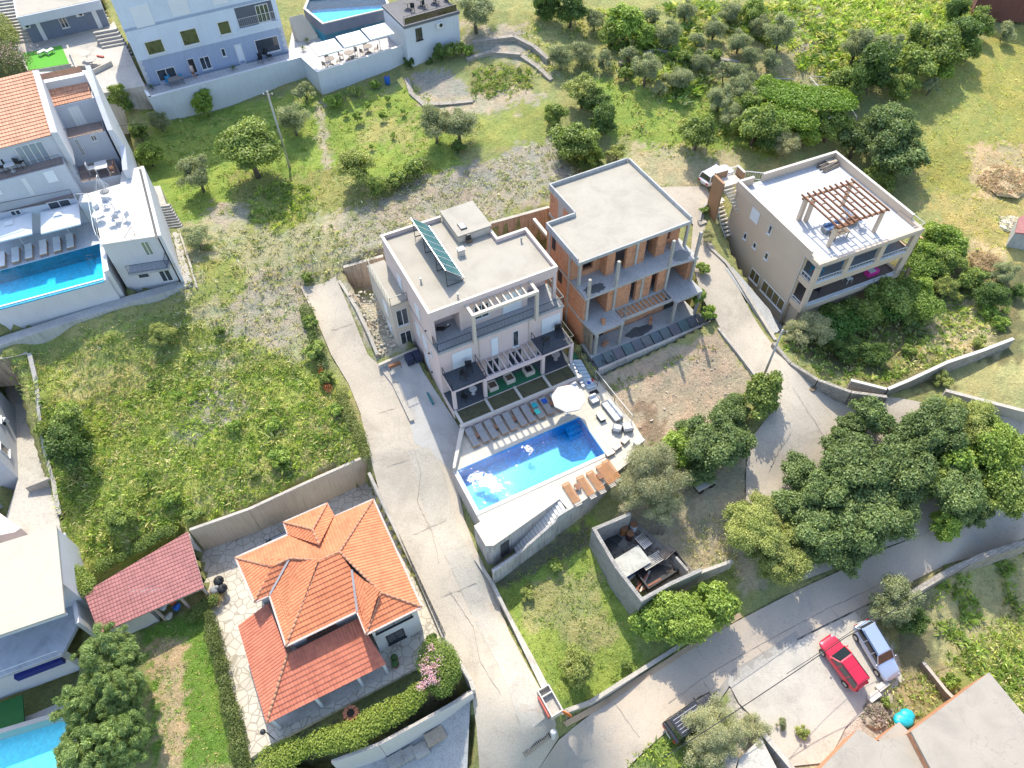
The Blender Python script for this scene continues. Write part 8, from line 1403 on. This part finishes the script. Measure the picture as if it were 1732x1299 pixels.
# ------------------------------------------------------------------ uncountable growth
GRN = [(.13, .19, .04), (.19, .25, .06), (.24, .28, .08), (.10, .15, .04)]; MIX = [(.22, .25, .08), (.33, .31, .14), (.14, .19, .05), (.40, .34, .19)]; DRY = [(.45, .37, .22), (.38, .32, .18), (.30, .27, .13)]; YG = [(.24, .30, .05), (.32, .36, .09), (.18, .25, .05)]; GRYW = [(.34, .32, .25), (.42, .38, .30), (.24, .24, .15)]
scatter('field_weeds', 'dense green weeds filling the field left of the driveway', [[(60, 690), (300, 640), (470, 620), (560, 640), (622, 765), (420, 850), (300, 890), (160, 960), (110, 900)]], 13, .42, GRN+MIX+YG[:1], 8, .04, .2, seed=31)
scatter('field_weeds', 'mixed dry and green weeds in the upper left field', [[(0, 600), (300, 545), (470, 600), (560, 640), (300, 660), (60, 690)]], 9, .42, MIX+GRN+DRY[:1], 7, .04, .2, seed=32)
scatter('dry_weeds', 'dry weeds and stalks on the rough ground above the driveway', [[(300, 390), (560, 380), (620, 440), (560, 470), (510, 490), (560, 610), (420, 630), (300, 560), (280, 460)]], 4, .38, MIX+GRYW, 7, .05, .2, seed=33)
scatter('dry_weeds', 'sparse dry stalks on the tilled grey soil behind the pink house', [[(640, 330), (930, 240), (1000, 290), (930, 330), (830, 375), (640, 440), (560, 460), (580, 370)]], 5, .3, GRYW+[(.2, .23, .09)], 6, .05, .2, seed=34)
scatter('orchard_grass', 'grass of the orchard between the houses', [[(250, 170), (540, 160), (700, 150), (820, 210), (780, 300), (560, 370), (300, 370)]], 3.5, .2, GRN+MIX, 6, .05, .2, seed=35)
scatter('hill_grass', 'grass and dry tufts of the upper hillside', [[(880, 20), (1400, 0), (1420, 140), (1330, 260), (1060, 270), (1000, 130), (900, 130)]], 2.2, .32, MIX+GRN+DRY, 6, .07, .3, seed=36)
scatter('hill_ferns', 'bright yellow green bracken on the top right slope', [[(1310, -60), (1650, -60), (1640, 60), (1500, 90), (1440, 140), (1370, 120), (1300, 40)]], 4, .6, YG+MIX, 8, .085, .35, seed=37)
scatter('plot_plants', 'rows of low plants in the oval garden plot', [[(800, 125), (850, 108), (895, 118), (900, 150), (850, 168), (800, 165)]], 5, .4, GRN+[(.3, .28, .1)], 8, .07, .2, seed=38); scatter('plot_plants', 'low crop plants on the brown slope below the orchard', [[(420, 340), (460, 310), (540, 310), (520, 380), (440, 395)]], 4, .4, YG+GRN, 8, .07, .2, seed=39)
scatter('plot_grass', 'mown grass of the plot below the pool stairs', [[(840, 1000), (1000, 885), (1050, 1040), (1090, 1130), (950, 1205)]], 12, .16, GRN+MIX[:2], 6, .035, .15, seed=40)
scatter('lawn_grass', 'lawn grass beside the big conifer', [[(245, 1070), (340, 1040), (410, 1299), (265, 1299)]], 12, .14, [(.12, .22, .03), (.16, .27, .05), (.36, .29, .15)], 6, .035, .15, seed=41)
scatter('garden_plants', 'rows of garden plants in the bottom right vegetable plot', [[(1570, 980), (1740, 900), (1740, 1200), (1620, 1130)]], 4.5, .5, GRN+[(.2, .26, .09)], 9, .09, .25, seed=42, clus=2.2, cl=.45); scatter('field_weeds', 'yellow green weeds right of the raw brick house', [[(1600, 1130), (1740, 1010), (1740, 1250), (1680, 1150)]], 10, .42, YG+MIX, 8, .05, .2, seed=43)
scatter('yard_weeds', 'weeds and dry grass around the ruin', [[(1140, 900), (1200, 870), (1260, 900), (1250, 1000), (1180, 960)]], 7, .3, DRY+MIX, 7, .04, .2, seed=44); scatter('yard_weeds', 'weeds at the foot of the raw brick house', [[(1490, 1140), (1590, 1130), (1570, 1220), (1500, 1230)]], 6, .35, MIX+GRN, 7, .05, .2, seed=45); scatter('verge_weeds', 'bright weeds on the verge below the black car', [[(1060, 1299), (1130, 1240), (1180, 1299)]], 9, .35, YG+GRN, 7, .05, .2, seed=46)
scatter('garden_growth', 'mixed low growth of the beige house garden', [[(1320, 580), (1400, 540), (1560, 470), (1700, 480), (1700, 560), (1600, 610), (1500, 650), (1380, 640)]], 5, .4, GRN+MIX, 8, .07, .2, seed=47); scatter('field_grass', 'dry grass of the big field at the right', [[(1560, 180), (1740, 60), (1740, 430), (1660, 470), (1600, 380), (1570, 300)]], 1.8, .2, [(.33, .31, .10), (.28, .30, .08), (.40, .34, .15)], 6, .05, .3, seed=48)
scatter('yard_weeds', 'weeds along the bare earth plot', [[(1060, 760), (1110, 740), (1130, 770), (1080, 790)], [(1020, 655), (1210, 575), (1215, 585), (1040, 665)]], 5, .3, GRN+DRY, 7, .05, .2, seed=49)
scatter('dry_weeds', 'grass below the left pool wall', [[(0, 600), (220, 520), (330, 490), (330, 560), (100, 600)]], 6, .25, MIX+GRN, 6, .04, .2, seed=50)

scatter('hill_scrub', 'low leafy scrub between the olive trees of the upper hillside', [[(1000, 20), (1400, 10), (1420, 140), (1330, 250), (1180, 220), (1060, 110)]], 1.6, .8, GRN+MIX[:2], 14, .16, .5, seed=51, clus=3.5, cl=.42)
scatter('field_scrub', 'scattered leafy weed clumps in the field left of the driveway', [[(60, 690), (300, 600), (470, 600), (560, 640), (622, 765), (420, 850), (160, 960)]], 1.0, .6, GRN+MIX[:3], 18, .08, .4, seed=52, clus=3, cl=.55)
for lab, pts, r_ in (('dry stone terrace wall above the oval garden plot', [(800,72,0),(835,66,0),(868,62,0),(900,78,0),(925,100,0)], .55), ('dry stone edge at the foot of the white cube house slope', [(790,100,0),(830,88,0),(880,92,0)], .4), ('low stone edge round the oval garden plot', [(684,132,0),(692,158,0),(715,178,0),(760,176,0),(800,172,0)], .22), ('stone edge at the right of the oval garden plot', [(880,95,0),(905,112,0),(930,135,0)], .3), ('ragged stone edge above the green terrace of the hillside', [(1050,108,0),(1110,85,0),(1180,95,0),(1250,105,0)], .4)): wallp('stone_wall', lab, [(a, b, -99) for a, b, c in pts], .5, STONEW, STONEW, rise=r_, depth=.6)
# building litter round the unfinished house
for k, (u, v, z, r_) in enumerate(((2.0, -2.6, .63, 20), (7.4, -2.2, .63, 50), (5.2, .8, 6.71, 5), (10.6, .4, 6.71, 40), (1.6, -2.4, 3.71, 70))): o = thing('brick_stack', 'small stack of orange clay blocks %s' % ['at the left of the ground slab of the shell', 'in the middle of the ground slab of the shell', 'in the upper doorway bay of the shell', 'in the right upper bay of the shell', 'on the left lower balcony of the shell'][k], 'bricks', U_.w(u, v, z), RZ(26+r_)); [MB().lbox(-.35+i*.24, -.13+i*.24, -.15, .15, j*.2, j*.2+.19).build('block', BRICKO, o, local=True) for i in range(3) for j in range(1+(k+i) % 2)]
o = thing('hose_coil', 'black hose coil on the dark sheets at the left front of the unfinished house', 'hose', U_.w(1.4, -4.1, .42)); MB().tube([(.55*math.cos(a), .45*math.sin(a), .02*math.sin(a*2)) for a in np.linspace(0, 6.1, 26)], .03, 5).build('hose', BLKP, o, local=True)
for k, (u, v) in enumerate(((1.0, 4.0), (10.8, 4.6), (3.0, .9))): o = thing('roof_vent', 'small grey roof vent pipe on the pink house roof, %s' % ['left side', 'right side', 'near the front edge'][k], 'vent', M_.w(u, v, 9.66)); MB().tube([(0, 0, 0), (0, 0, .4)], .07, 8).build('pipe', CONCG, o, local=True); MB().tube([(0, 0, .4), (0, 0, .46)], .12, 8).build('cap', RAIL, o, local=True)

drop(MB().bar(A(903, 371, 5.6), A(926, 399, 5.6), .3, .3), 'concrete_strut', CAP, 'pale concrete strut spanning the gap behind the brick shell and the ochre wall', 'beam')


# joints and long cracks in the paving
def joint(pts, w=.016, dz=.125, n=10):
    mb = MB(); r_ = random.Random(int(pts[0][0])); Q = []
    for (a, b) in zip(pts[:-1], pts[1:]):
        for i in range(n): t = i/n; Q.append(GP(a[0]+(b[0]-a[0])*t+r_.uniform(-1, 1), a[1]+(b[1]-a[1])*t+r_.uniform(-1, 1)))
    for a, b in zip(Q[:-1], Q[1:]):
        d = (b-a)[:2]; d /= np.linalg.norm(d)+1e-9; k = np.array([-d[1], d[0], 0])*w*r_.uniform(.5, 1.3); up = np.array([0, 0, dz]); mb.face([a-k+up, b-k+up, b+k+up, a+k+up])
    return struct(mb.build('paving_joint', solid('joint_dark', (.24, .21, .175), .9)))
for p in ([(1340,655),(1362,690),(1394,742)], [(1300,800),(1318,760),(1340,730)], [(985,1240),(1000,1290)], [(1040,1190),(1085,1255)], [(700,760),(712,800),(706,850),(730,900),(745,960)], [(760,1000),(800,1060),(812,1120),(850,1180)], [(640,700),(675,690)], [(560,560),(600,548)], [(655,790),(700,775)], [(700,905),(760,880)], [(745,1010),(812,985)], [(1130,1190),(1200,1140),(1290,1088),(1400,1030),(1500,985)], [(1190,1155),(1210,1185)], [(1280,1092),(1300,1120)], [(1405,1030),(1430,1060)]): joint(p)
# loose rubble in the ruin and on the bare plot
def rubble(name, label, poly, n, s, cols, seed):
    w = np.array([GP(*p)[:2] for p in poly]); rg = np.random.default_rng(seed); k = 0; G_ = {}
    q = rg.uniform(w.min(0), w.max(0), (n*3, 2)); q = q[inside(q, w)][:n]; z = Gv(q); mb = MB()
    for (x, y), zz in zip(q, z): mb.sphere((x, y, zz+.1), rg.uniform(.4, 1.4)*s, 5, 3, sx=rg.uniform(.6, 2.2), sy=rg.uniform(.6, 1.6), sz=.6)
    return tag(mb.build(name, solid(name, cols, .95, .4, 5)), label, 'rubble', None, 'stuff')
rubble('ruin_rubble', 'dark rubble and broken scraps covering the floor of the ruin', [(1008, 900), (1060, 880), (1150, 950), (1170, 965), (1095, 1003)], 260, .11, (.15, .12, .095), 5)
rubble('plot_stones', 'pale stones scattered on the bare earth plot', [(1040, 660), (1205, 590), (1260, 660), (1190, 710), (1090, 750)], 110, .05, (.48, .43, .35), 6)
rubble('yard_stones', 'pale rubble in the gap beside the annex of the pink house', [(590, 500), (640, 490), (680, 580), (645, 605)], 160, .10, (.42, .37, .29), 7)
# the soil is cut a little below every sheet laid on it
for poly in DRAPED:
    k = inside(XY, poly); ZZ[k] = np.minimum(ZZ[k], TZ0[k])-.16
co_ = np.column_stack([XY, ZZ+0.04*(v3-.5)+0.14*(v2-.5)*(cc[:, 0] > .2)]).astype(np.float32); tm.vertices.foreach_set('co', co_.ravel()); tm.update()
